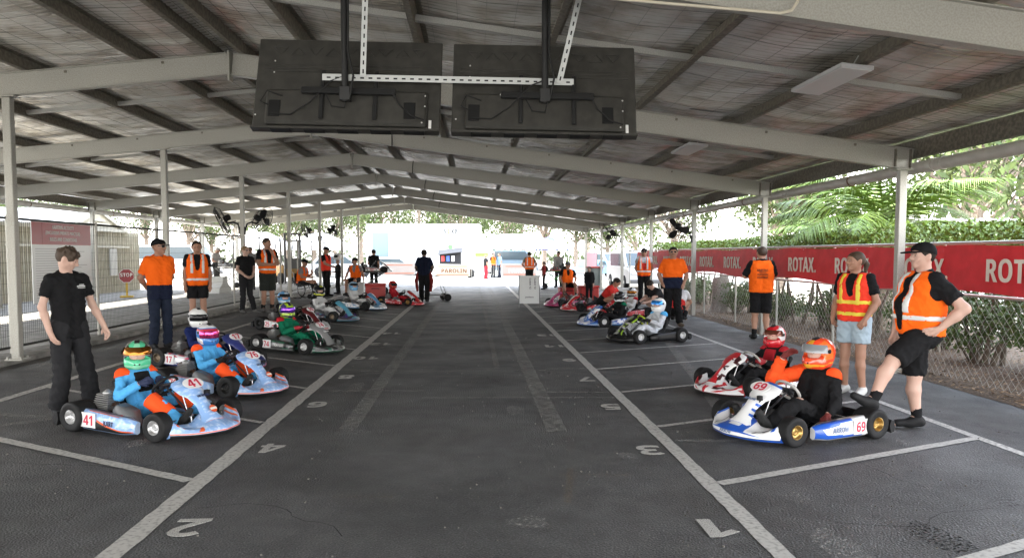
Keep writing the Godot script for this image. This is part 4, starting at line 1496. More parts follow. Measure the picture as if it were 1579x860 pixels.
func build_background() -> void:
	var white := mat("vehicle_white", 0.55, 0.55, 0.54, 0.35)
	var g: Geo
	# the long white race trailer
	var tr := thing("race_trailer", "long white race transporter trailer parked across the yard", "trailer", Vector3(-3.8, 0, -59.0))
	g = Geo.new()
	g.box(Vector3(0, 2.35, 0), Vector3(8.4, 3.1, 2.5), Basis.IDENTITY, 0.05)
	obj("body", g, white, tr)
	g = Geo.new()
	g.box(Vector3(3.7, 2.15, 0.35), Vector3(1.2, 3.3, 2.52), Basis.IDENTITY, 0.03)
	obj("slide_out", g, mat("slide_out_white", 0.66, 0.66, 0.66, 0.4), tr)
	g = Geo.new()
	g.box(Vector3(-3.15, 2.05, 1.27), Vector3(1.15, 2.35, 0.03), Basis.IDENTITY, 0.005)
	var door := obj("door", g, mat("door_pale_blue", 0.13, 0.18, 0.21, 0.4), tr)
	g = Geo.new()
	for e in [[-3.78, 2.05, 0.08, 2.5], [-2.52, 2.05, 0.08, 2.5], [-3.15, 3.32, 1.34, 0.08]]:
		g.box(Vector3(e[0], e[1], 1.275), Vector3(e[2], e[3], 0.05))
	obj("door_frame", g, white, door)
	var ink := mat("dark_print", 0.012, 0.012, 0.012, 0.6)
	lettering("S", 0.34, tr, at(1.62, 3.35, 1.26), ink, "logo_letter")
	lettering("I", 0.34, tr, at(1.88, 3.35, 1.26), mat("logo_yellow", 0.35, 0.22, 0.01, 0.6), "logo_letter")
	lettering("X8", 0.34, tr, at(2.3, 3.35, 1.26), ink, "logo_letter")
	g = Geo.new()
	g.lathe([Vector2(0.17, -0.01), Vector2(0.17, 0.01)], 18, Transform3D(Basis(Vector3.RIGHT, PI / 2), Vector3(2.0, 2.2, 1.27)))
	obj("round_logo", g, mat("logo_green", 0.12, 0.35, 0.10, 0.6), tr)
	lettering("C", 0.22, tr, at(2.55, 2.2, 1.26), mat("logo_pink", 0.5, 0.06, 0.12, 0.6), "logo_letter")
	g = Geo.new()
	g.box(Vector3(0, 0.7, 0.9), Vector3(7.6, 0.25, 0.1))
	obj("skirt", g, mat("bumper_grey", 0.12, 0.12, 0.12, 0.6), tr)
	for x in [1.2, 2.2]:
		g = Geo.new()
		g.lathe([Vector2(0.2, -0.14), Vector2(0.44, -0.14), Vector2(0.46, 0.0), Vector2(0.44, 0.14), Vector2(0.2, 0.14)], 18, Transform3D(Basis(Vector3.RIGHT, PI / 2), Vector3(x, 0.46, 1.05)))
		obj("wheel", g, mat("tyre_rubber", 0.018, 0.018, 0.019, 0.75), tr)
	# small show trailer with its hatch up
	var st := thing("show_trailer", "small white show trailer with its dark side hatch open", "trailer", Vector3(0.2, 0, -55.0), 0.0)
	g = Geo.new()
	g.box(Vector3(0.1, 1.15, 0), Vector3(2.2, 1.5, 1.8), Basis.IDENTITY, 0.08)
	obj("body", g, white, st)
	g = Geo.new()
	g.box(Vector3(0.3, 1.62, 0.91), Vector3(0.9, 0.26, 0.02), Basis.IDENTITY, 0.004)
	obj("green_sticker", g, mat("sticker_green", 0.16, 0.40, 0.05, 0.5), st)
	g = Geo.new()
	g.box(Vector3(-1.9, 1.35, 0.2), Vector3(1.5, 0.85, 1.2))
	obj("display_case", g, mat("dark_case", 0.03, 0.03, 0.032, 0.5), st)
	g = Geo.new()
	g.box(Vector3(-1.9, 1.86, 0.75), Vector3(1.7, 0.04, 0.9), Basis(Vector3.RIGHT, 0.35) * Basis(Vector3.BACK, 0.12))
	obj("hatch", g, mat("dark_case", 0.03, 0.03, 0.032, 0.5), st)
	for k in 3:
		g = Geo.new()
		g.box(Vector3(-2.4 + 0.35 * k, 1.35, 0.86), Vector3(0.22, 0.4, 0.1), Basis.IDENTITY, 0.02)
		obj("shelf_stock", g, [mat("stock_red", 0.5, 0.03, 0.03, 0.5), mat("stock_blue", 0.05, 0.12, 0.45, 0.5), mat("stock_white", 0.7, 0.7, 0.7, 0.5)][k], st)
	g = Geo.new()
	g.lathe([Vector2(0.15, -0.1), Vector2(0.30, -0.1), Vector2(0.32, 0.0), Vector2(0.30, 0.1), Vector2(0.15, 0.1)], 18, Transform3D(Basis(Vector3.RIGHT, PI / 2), Vector3(-0.5, 0.32, 0.92)))
	obj("wheel", g, mat("tyre_rubber", 0.018, 0.018, 0.019, 0.75), st)
	marquee("white_marquee", "large white marquee beside the race trailer", Vector3(3.1, 0, -61.0), Vector3(8.0, 3.25, 6.0), mat("tent_white", 0.74, 0.74, 0.74, 0.8))
	marquee("blue_gazebo", "small blue peaked gazebo right of the white marquee", Vector3(6.4, 0, -66.0), Vector3(3.0, 3.2, 3.0), mat("tent_blue", 0.05, 0.06, 0.26, 0.8))
	marquee("grey_gazebo", "pale gazebo beyond the left fence", Vector3(-10.5, 0.2, -53.0), Vector3(4.0, 2.9, 3.0), mat("tent_white", 0.74, 0.74, 0.74, 0.8))
	marquee("white_gazebo", "white gazebo beside the colourful van", Vector3(-15.2, 0.2, -56.0), Vector3(4.0, 3.0, 3.0), mat("tent_white", 0.74, 0.74, 0.74, 0.8))
	# cars
	var silver := mat("car_silver", 0.50, 0.51, 0.52, 0.3, 0.3)
	vehicle("white_sedan", "white sedan parked in front of the race trailer", "car", Vector3(-5.6, 0.02, -56.2), PI / 2 + 0.1, "sedan", white)
	vehicle("blue_coupe", "bright blue low coupe parked behind the seated marshal", "car", Vector3(8.3, 0, -55.0), -0.5, "coupe", mat("car_blue", 0.10, 0.26, 0.50, 0.3))
	vehicle("silver_utility", "silver utility parked under the far trees", "utility", Vector3(10.8, 0, -64.0), 0.5, "utility", silver)
	vehicle("white_wagon", "white four wheel drive parked outside the right columns", "car", Vector3(7.9, 0.02, -37.5), 0.05, "wagon", white)
	vehicle("white_van", "pale van parked behind the show trailer", "van", Vector3(2.9, 0, -66.5), PI / 2, "van", mat("car_pale_blue", 0.16, 0.22, 0.27, 0.35))
	vehicle("delivery_van", "white van parked beyond the left fence", "van", Vector3(-18.0, 0.2, -47.5), PI / 2 - 0.2, "van", white)
	vehicle("blue_van", "light blue van parked far beyond the left fence", "van", Vector3(-23.5, 0.2, -50.0), PI / 2, "van", mat("van_blue", 0.16, 0.34, 0.55, 0.4))
	vehicle("red_sedan", "red sedan parked far beyond the left fence", "car", Vector3(-27.5, 0.2, -47.0), PI / 2, "sedan", mat("car_red", 0.45, 0.03, 0.03, 0.35))
	vehicle("grey_sedan", "silver sedan behind the wheelchair marshal", "car", Vector3(-8.6, 0.2, -50.5), PI / 2 + 0.2, "sedan", silver)
	vehicle("silver_sedan", "silver sedan parked right of the blue gazebo", "car", Vector3(13.6, 0, -58.0), 0.9, "sedan", silver)
	# barriers with printed banners
	var pale := mat("banner_pale", 0.32, 0.27, 0.21, 0.7)
	crowd_barrier("pale banner barrier with orange lettering below the show trailer", Vector3(-1.5, 0, -53.0), 2.45, pale, "PAROLIN", mat("banner_bronze", 0.10, 0.035, 0.008, 0.6))
	crowd_barrier("grey and orange banner barrier behind the sandwich board", Vector3(3.1, 0, -53.2), 2.4, mat("banner_grey", 0.20, 0.17, 0.15, 0.7), "PAROLIN", mat("banner_letter", 0.45, 0.40, 0.36, 0.6))
	crowd_barrier("dull grey banner barrier left of the walking man", Vector3(-5.1, 0.1, -52.8), 2.2, mat("banner_grey", 0.20, 0.17, 0.15, 0.7), "", mat("banner_letter", 0.45, 0.40, 0.36, 0.6))
	crowd_barrier("bare steel crowd barrier in the middle of the yard", Vector3(0.9, 0, -53.4), 2.2, null, "", null)
	# tree line
	var rg := RandomNumberGenerator.new()
	rg.seed = 21
	var words := ["above the left shed roof", "left of the first fans", "behind the first fans", "right of the first fans", "behind the second fans", "above the left end of the trailer", "over the middle of the trailer", "over the lettering on the trailer",
		"right of the trailer", "above the white marquee", "above the blue gazebo", "behind the silver utility", "above the blue coupe", "behind the far right columns"]
	for k in 14:
		var px: float = [60, 180, 300, 375, 450, 520, 590, 650, 715, 780, 840, 890, 940, 985][k]
		var d := rg.randf_range(72.0, 92.0)
		gum_tree("tall gum tree " + words[k], Vector3((px - 733.0) * d / 1190.0, 0, -d), rg.randf() * TAU, rg.randf_range(1.0, 1.35), k % 4)
	for k in 10:
		var px: float = [20, 130, 240, 335, 415, 490, 560, 690, 810, 910][k]
		var d := rg.randf_range(98.0, 120.0)
		gum_tree("distant gum tree in the second row, " + ["at the far left", "over the shed gable", "beside the meter box", "between the fan blades", "over the tall man", "between the fan pairs", "left of the trailer door", "over the walking man", "over the sandwich board", "over the far right rafters"][k], Vector3((px - 733.0) * d / 1190.0, 0, -d), rg.randf() * TAU, rg.randf_range(1.2, 1.6), (k + 1) % 4, "distant gum trees", false)
	# a low dark line of scrub closes the view under the crowns
	var scrub := Geo.new()
	for k in 5200:
		var x := rg.randf_range(-75.0, 75.0)
		leaf(scrub, Vector3(x, absf(rg.randfn()) * 1.3 + 0.2, -126.0 + rg.randfn() * 3.0), rg.randf_range(0.5, 1.1), rg)
	var so := obj("scrub", scrub, leaf_material("scrub_leaf", 0.06, 0.085, 0.03), self, Transform3D.IDENTITY, true)
	tag(so, "low bushland scrub beneath the distant trees", "scrub")
	stuff(so)
	# forklift beyond the fence
	var fk := thing("forklift", "forklift with a raised mast standing beyond the fence", "forklift", Vector3(-9.2, 0.2, -38.5), 0.5)
	var dark := mat("forklift_grey", 0.10, 0.10, 0.10, 0.6)
	for sg in [-1.0, 1.0]:
		g = Geo.new()
		g.box(Vector3(sg * 0.36, 1.25, 0.9), Vector3(0.10, 2.4, 0.14), Basis.IDENTITY, 0.01)
		obj("mast_rail", g, dark, fk)
		g = Geo.new()
		g.box(Vector3(sg * 0.26, 0.12, 1.5), Vector3(0.12, 0.05, 1.1), Basis.IDENTITY, 0.01)
		obj("fork", g, dark, fk)
		for z in [-0.65, 0.45]:
			g = Geo.new()
			g.lathe([Vector2(0.1, -0.1), Vector2(0.26, -0.1), Vector2(0.28, 0), Vector2(0.26, 0.1), Vector2(0.1, 0.1)], 14, Transform3D(Basis(Vector3.BACK, PI / 2), Vector3(sg * 0.46, 0.28, z)))
			obj("wheel", g, mat("tyre_rubber", 0.018, 0.018, 0.019, 0.75), fk)
		g = Geo.new()
		g.tube([Vector3(sg * 0.42, 0.9, 0.6), Vector3(sg * 0.42, 2.1, 0.35), Vector3(sg * 0.42, 2.1, -0.6), Vector3(sg * 0.42, 0.9, -0.8)], 0.035, 6)
		obj("cage_bar", g, dark, fk)
	g = Geo.new()
	g.box(Vector3(0, 0.62, -0.25), Vector3(0.9, 0.6, 1.5), Basis.IDENTITY, 0.08)
	obj("body", g, mat("forklift_orange", 0.40, 0.22, 0.05, 0.5), fk)
	g = Geo.new()
	g.box(Vector3(0, 2.42, 0.9), Vector3(0.82, 0.1, 0.12))
	g.box(Vector3(0, 1.0, 0.98), Vector3(0.8, 0.5, 0.05))
	obj("carriage", g, dark, fk)
	# wheelie bin and upright pink board outside the right columns
	var bin := thing("wheelie_bin", "grey wheelie bin outside the far right columns", "bin", Vector3(5.6, 0, -35.8), 0.2)
	g = Geo.new()
	g.loft([PackedVector3Array([Vector3(-0.22, 0.05, -0.26), Vector3(0.22, 0.05, -0.26), Vector3(0.22, 0.05, 0.26), Vector3(-0.22, 0.05, 0.26)]), PackedVector3Array([Vector3(-0.29, 1.0, -0.36), Vector3(0.29, 1.0, -0.36), Vector3(0.29, 1.0, 0.36), Vector3(-0.29, 1.0, 0.36)])])
	obj("tub", g, mat("bin_grey", 0.16, 0.18, 0.17, 0.6), bin)
	g = Geo.new()
	g.box(Vector3(0, 1.04, 0), Vector3(0.64, 0.07, 0.78), Basis.IDENTITY, 0.025)
	obj("lid", g, mat("bin_red", 0.35, 0.04, 0.03, 0.6), bin)
	var fb := thing("upright_board", "tall pale pink notice board outside the far right columns", "sign", Vector3(6.3, 0, -41.5), 0.1)
	g = Geo.new()
	g.box(Vector3(0, 1.0, 0), Vector3(0.62, 1.5, 0.05), Basis.IDENTITY, 0.01)
	obj("panel", g, mat("board_pink", 0.50, 0.30, 0.33, 0.6), fb)
	for sg in [-1.0, 1.0]:
		g = Geo.new()
		g.box(Vector3(sg * 0.34, 0.9, 0), Vector3(0.04, 1.8, 0.06))
		obj("upright", g, mat("bumper_grey", 0.12, 0.12, 0.12, 0.6), fb)

# ------------------------------------------------------------------ things hung from the roof and posts
func build_hanging_things() -> void:
	var shell := grain("television_shell", Color(0.026, 0.0245, 0.021), Color(0.044, 0.042, 0.036), 0.8, 0.5, 0.0, 161)
	var dark := mat("television_black", 0.014, 0.014, 0.014, 0.45)
	var bracket := mat("bracket_black", 0.03, 0.03, 0.03, 0.45, 0.4)
	var screw := mat("bright_screw", 0.6, 0.6, 0.58, 0.4, 0.5)
	var zinc := mat("slotted_zinc", 0.46, 0.47, 0.46, 0.5, 0.35)
	var slot := mat("slot_shadow_gap", 0.03, 0.03, 0.03, 0.9)
	for k in 2:
		var c := Vector3(-1.0, 2.985, -6.32) if k == 0 else Vector3(0.565, 2.955, -6.28)
		var tv := thing("television", ["large flat television seen from behind, left of the hanging pair", "large flat television seen from behind, right of the hanging pair"][k], "television", c, -0.03, "televisions hung from the roof")
		var tilt := Basis(Vector3.BACK, -0.018) * Basis(Vector3.RIGHT, -0.30)
		var b := node_part("cabinet", tv, Transform3D(tilt, Vector3.ZERO))
		var g := Geo.new()
		g.box(Vector3(0, 0, -0.01), Vector3(1.475, 0.80, 0.035), Basis.IDENTITY, 0.008)
		g.box(Vector3(0, -0.395, 0.015), Vector3(1.475, 0.02, 0.085), Basis.IDENTITY, 0.004)
		obj("back_panel", g, shell, b)
		g = Geo.new()
		g.box(Vector3(0, 0, -0.032), Vector3(1.45, 0.78, 0.008))
		obj("screen", g, mat("screen_glass", 0.01, 0.01, 0.012, 0.1), b)
		g = Geo.new()
		g.box(Vector3(0.0, -0.215, 0.03), Vector3(1.27, 0.30, 0.055), Basis.IDENTITY, 0.018)
		obj("housing", g, shell, b)
		for j in 3:
			g = Geo.new()
			g.box(Vector3(0, 0.17 - 0.03 * j, 0.010), Vector3(1.36, 0.008, 0.008), Basis.IDENTITY, 0.002)
			obj("rib", g, shell, b)
		for j in 9:    # pressed triangles along the top
			var cx := -0.56 + 0.14 * j
			var up := 1.0 if j % 2 else -1.0
			var p0 := Vector3(cx - 0.055, 0.29 - up * 0.034, 0.011)
			var p1 := Vector3(cx + 0.055, 0.29 - up * 0.034, 0.011)
			var p2 := Vector3(cx, 0.29 + up * 0.034, 0.011)
			g = Geo.new()
			g.tube([p0, p1, p2, p0], 0.004, 4)
			obj("pressed_triangle", g, shell, b)
		for x in [-0.56, 0.5]:
			g = Geo.new()
			g.box(Vector3(x, -0.24, 0.060), Vector3(0.09, 0.14, 0.01), Basis.IDENTITY, 0.003)
			obj("socket_recess", g, dark, b)
		for j in 5:
			g = Geo.new()
			g.box(Vector3(-0.5 + 0.26 * j, -0.408, 0.02), Vector3(0.16, 0.012, 0.06))
			obj("speaker_grille", g, dark, b)
		for e in [[-0.6, 0.2], [-0.6, 0.1], [-0.7, -0.3], [0.62, -0.11], [0.62, -0.2], [-0.35, -0.08], [0.3, -0.08], [0.6, -0.34]]:
			g = Geo.new()
			g.ball(Vector3(e[0], e[1], 0.062 if e[1] < -0.05 else 0.01), Vector3(0.007, 0.007, 0.005), 8)
			obj("screw", g, screw, b)
		g = Geo.new()
		g.box(Vector3(0.66, -0.33, 0.012), Vector3(0.022, 0.07, 0.006))
		obj("sticker", g, mat("sticker_white", 0.7, 0.7, 0.68, 0.6), b)
		# wall bracket arms on the back
		for x in [-0.19, 0.23]:
			g = Geo.new()
			g.box(Vector3(x, -0.12, 0.072), Vector3(0.034, 0.42, 0.022), Basis.IDENTITY, 0.006)
			obj("bracket_arm", g, bracket, b)
		g = Geo.new()
		g.box(Vector3(0.02, -0.10, 0.095), Vector3(0.74, 0.052, 0.035), Basis.IDENTITY, 0.006)
		obj("bracket_bar", g, bracket, b)
		for e in [[Vector3(-0.6, -0.22, 0.07), Vector3(-0.66, -0.2, 0.09), Vector3(-0.62, -0.1, 0.08), Vector3(-0.5, -0.14, 0.07)], [Vector3(-0.58, -0.29, 0.07), Vector3(-0.42, -0.30, 0.08), Vector3(-0.27, -0.2, 0.1), Vector3(-0.12, -0.03, 0.12), Vector3(0.0, 0.02, 0.13)],
				[Vector3(-0.15, -0.14, 0.11), Vector3(-0.1, -0.24, 0.11), Vector3(0.0, -0.25, 0.11), Vector3(0.02, -0.15, 0.12)], [Vector3(0.36, -0.1, 0.1), Vector3(0.42, -0.2, 0.08), Vector3(0.52, -0.29, 0.075), Vector3(0.62, -0.32, 0.07)]]:
			g = Geo.new()
			g.tube(e, 0.006, 5)
			obj("cable", g, mat("black_cable", 0.02, 0.02, 0.02, 0.5), b)
		# drop pole from the roof
		var pole := thing("drop_pole", ["black drop pole holding the left television", "black drop pole holding the right television"][k], "bracket", Vector3(c.x - 0.005, 0, -6.16), 0.0, "drop poles of the televisions")
		g = Geo.new()
		g.tube([Vector3(0, 2.83, 0), Vector3(0, rafter_bottom(c.x) + 0.44, 0)], 0.027, 12)
		obj("pole", g, bracket, pole)
		g = Geo.new()
		g.box(Vector3(0, 2.89, -0.012), Vector3(0.085, 0.11, 0.08), Basis.IDENTITY, 0.006)
		obj("clamp_box", g, bracket, pole)
		g = Geo.new()
		g.tube([Vector3(0.04, 2.86, 0.02), Vector3(0.07, 3.02, 0.03), Vector3(0.03, 3.2, 0.03), Vector3(0.034, 3.5, 0.02), Vector3(0.03, 4.0, 0.01)], 0.009, 6)
		obj("cable", g, mat("black_cable", 0.02, 0.02, 0.02, 0.5), pole)
	# slotted strut bracing both televisions
	var strut := thing("slotted_strut", "perforated zinc strut bolted across both televisions", "bracket", Vector3(-0.197, 3.012, -6.20), 0.0)
	var bar := Geo.new()
	var tilt2 := Basis(Vector3.BACK, -0.0095)
	bar.box(Vector3.ZERO, Vector3(1.98, 0.045, 0.006), tilt2)
	bar.box(Vector3(0, 0.026, -0.028), Vector3(1.98, 0.005, 0.055), tilt2)
	obj("bar", bar, zinc, strut)
	for k in 30:
		var g := Geo.new()
		g.box(tilt2 * Vector3(-0.94 + 0.065 * k, 0, 0.004), Vector3(0.030, 0.012, 0.003), tilt2)
		obj("slot", g, slot, strut)
	for e in [[-0.67, 0.02, -0.62, 0.95], [0.873, -0.02, 1.10, 0.95]]:
		var g := Geo.new()
		var a := Vector3(e[0], e[1], 0.02)
		var b := Vector3(e[2], e[3], 0.10)
		var d := (b - a).normalized()
		var turn := Basis(d.cross(Vector3.BACK).normalized(), d, Vector3.BACK).orthonormalized()
		g.box((a + b) * 0.5, Vector3(0.042, (b - a).length(), 0.005), turn)
		g.box((a + b) * 0.5 + turn * Vector3(-0.021, 0, -0.02), Vector3(0.005, (b - a).length(), 0.042), turn)
		var leg := obj("hanger", g, zinc, strut)
		for k in 14:
			g = Geo.new()
			g.box(a.lerp(b, (k + 0.5) / 14.0) + Vector3(0, 0, 0.004), Vector3(0.011, 0.032, 0.003), turn)
			obj("slot", g, slot, leg)
	# flat light panels
	var panel := mat("light_panel_face", 0.62, 0.61, 0.60, 0.5)
	for k in 4:
		var z: float = -7.55 - 5.0 * k
		var lp := thing("light_panel", ["nearest flat white light panel under the right roof", "second flat white light panel under the right roof", "third flat white light panel under the right roof", "farthest flat white light panel under the right roof"][k], "light", Vector3(3.5, rafter_bottom(3.5) + 0.25, z), 0.0, "switched off light panels")
		var g := Geo.new()
		g.box(Vector3.ZERO, Vector3(0.31, 0.04, 1.12), Basis(Vector3.BACK, -0.1), 0.006)
		obj("casing", g, mat("panel_edge", 0.5, 0.5, 0.5, 0.5), lp)
		g = Geo.new()
		g.box(Vector3(0, -0.022, 0), Vector3(0.285, 0.006, 1.09), Basis(Vector3.BACK, -0.1))
		obj("diffuser", g, panel, lp)
		for sz in [-1.0, 1.0]:
			g = Geo.new()
			g.tube([Vector3(0, 0.02, sz * 0.45), Vector3(0.06, 0.12, sz * 0.45)], 0.006, 5)
			obj("hook", g, zinc, lp)
	# pedestal-less fans bolted to the posts
	fan("big black fan, left of the first pair on the left posts", Vector3(-6.0, 2.25, -20.37), -1.0, 0.35, 0.38)
	fan("big black fan, right of the first pair on the left posts", Vector3(-6.0, 2.25, -20.37), 1.0, 0.35, 0.38)
	fan("black fan, left of the farther pair on the left posts", Vector3(-6.0, 2.25, -30.37), -1.0, 0.5, 0.34)
	fan("black fan, right of the farther pair on the left posts", Vector3(-6.0, 2.25, -30.37), 1.0, 0.5, 0.34)
	fan("black fan bolted to a right column above the hedge", Vector3(5.85, 2.05, -20.37), -1.0, 1.1, 0.37)
	fan("black fan bolted to a far right column", Vector3(5.85, 2.2, -30.37), -1.0, 0.7, 0.36)

func fan(label: String, where: Vector3, side: float, yaw: float, r: float) -> void:
	var t := thing("post_fan", label, "fan", where, 0.0, "fans bolted to the posts")
	var black := mat("fan_black", 0.022, 0.022, 0.023, 0.45)
	var g := Geo.new()
	g.box(Vector3(side * 0.065, 0, 0), Vector3(0.03, 0.2, 0.09), Basis.IDENTITY, 0.006)
	obj("bracket", g, black, t)
	g = Geo.new()
	g.tube([Vector3(side * 0.07, 0.02, 0), Vector3(side * 0.12, 0.18, 0.01), Vector3(side * 0.24, 0.22, 0.02), Vector3(side * 0.36, 0.19, 0.02), Vector3(side * 0.42, 0.22, 0.02)], 0.022, 8)
	obj("arm", g, black, t)
	# the head looks along +z of its own frame, turned outwards and tilted down
	var head := node_part("fan_head", t, Transform3D(Basis(Vector3.UP, side * (PI / 2 - yaw)) * Basis(Vector3.RIGHT, 0.45), Vector3(side * 0.45, 0.3, 0.02)))
	g = Geo.new()
	g.lathe([Vector2(0.03, -0.16), Vector2(0.075, -0.14), Vector2(0.085, -0.02), Vector2(0.06, 0.02), Vector2(0.02, 0.03)], 14, Transform3D(Basis(Vector3.RIGHT, PI / 2), Vector3.ZERO))
	obj("motor", g, black, head)
	g = Geo.new()
	for k in 40:
		var a := TAU * k / 40
		var d := Vector3(cos(a), sin(a), 0)
		g.tube([d * 0.06 + Vector3(0, 0, 0.17), d * r * 0.75 + Vector3(0, 0, 0.16), d * r + Vector3(0, 0, 0.09), d * r * 0.75 + Vector3(0, 0, -0.01), d * 0.08 + Vector3(0, 0, -0.03)], 0.0034, 3, false)
	for e in [[1.0, 0.09, 0.008], [0.75, 0.16, 0.004], [0.75, -0.01, 0.004], [0.4, 0.168, 0.004]]:
		var pts := []
		for k in 33:
			var a := TAU * k / 32
			pts.append(Vector3(cos(a), sin(a), 0) * r * e[0] + Vector3(0, 0, e[1]))
		g.tube(pts, e[2], 5, false)
	stuff(obj("wire_guard", g, black, head))
	for k in 3:
		g = Geo.new()
		var spin := Basis(Vector3.BACK, TAU * k / 3 + 0.4)
		g.sheet(6, 6, func(u: float, v: float) -> Vector3:
			var rad := lerpf(0.06, r * 0.88, v)
			var wide := lerpf(0.06, 0.19, sin(v * PI * 0.7)) * 0.9
			return spin * Vector3((u - 0.5) * wide, rad - 0.12 * (u - 0.5) * (u - 0.5), 0.09 + (u - 0.5) * 0.07))
		obj("blade", g, black, head)

# ------------------------------------------------------------------ karts
func print_texture(w: int, h: int, base: Color, shapes: Array, streak := 0.0, seed_ := 1) -> ImageTexture:
	var im := Image.create(w, h, false, Image.FORMAT_RGB8)
	var nz := FastNoiseLite.new()
	nz.seed = seed_
	nz.frequency = 0.045
	var polys := []
	for s in shapes:
		polys.append([s[0].linear_to_srgb(), PackedVector2Array(s[1])])
	var bs := base.linear_to_srgb()
	for y in h:
		for x in w:
			var p := Vector2((x + 0.5) / w, (y + 0.5) / h)
			var c := bs
			if streak > 0.0:
				var q := nz.get_noise_2d(x * 0.7, y * 1.3)
				c = c.lerp(Color.WHITE, clampf((q + 0.05) * streak * 2.2, 0.0, streak))
			for s in polys:
				if Geometry2D.is_point_in_polygon(p, s[1]):
					c = s[0]
			im.set_pixel(x, y, c)
	return ImageTexture.create_from_image(im)

func printed(key: String, w: int, h: int, base: Color, shapes: Array, streak := 0.0, seed_ := 1) -> StandardMaterial3D:
	if mats.has(key):
		return mats[key]
	var m := StandardMaterial3D.new()
	m.resource_name = key
	m.albedo_texture = print_texture(w, h, base, shapes, streak, seed_)
	m.roughness = 0.28
	m.clearcoat_enabled = true
	m.clearcoat = 0.4
	m.clearcoat_roughness = 0.15
	mats[key] = m
	return m

func rect(u0: float, v0: float, u1: float, v1: float) -> Array:
	return [Vector2(u0, v0), Vector2(u1, v0), Vector2(u1, v1), Vector2(u0, v1)]

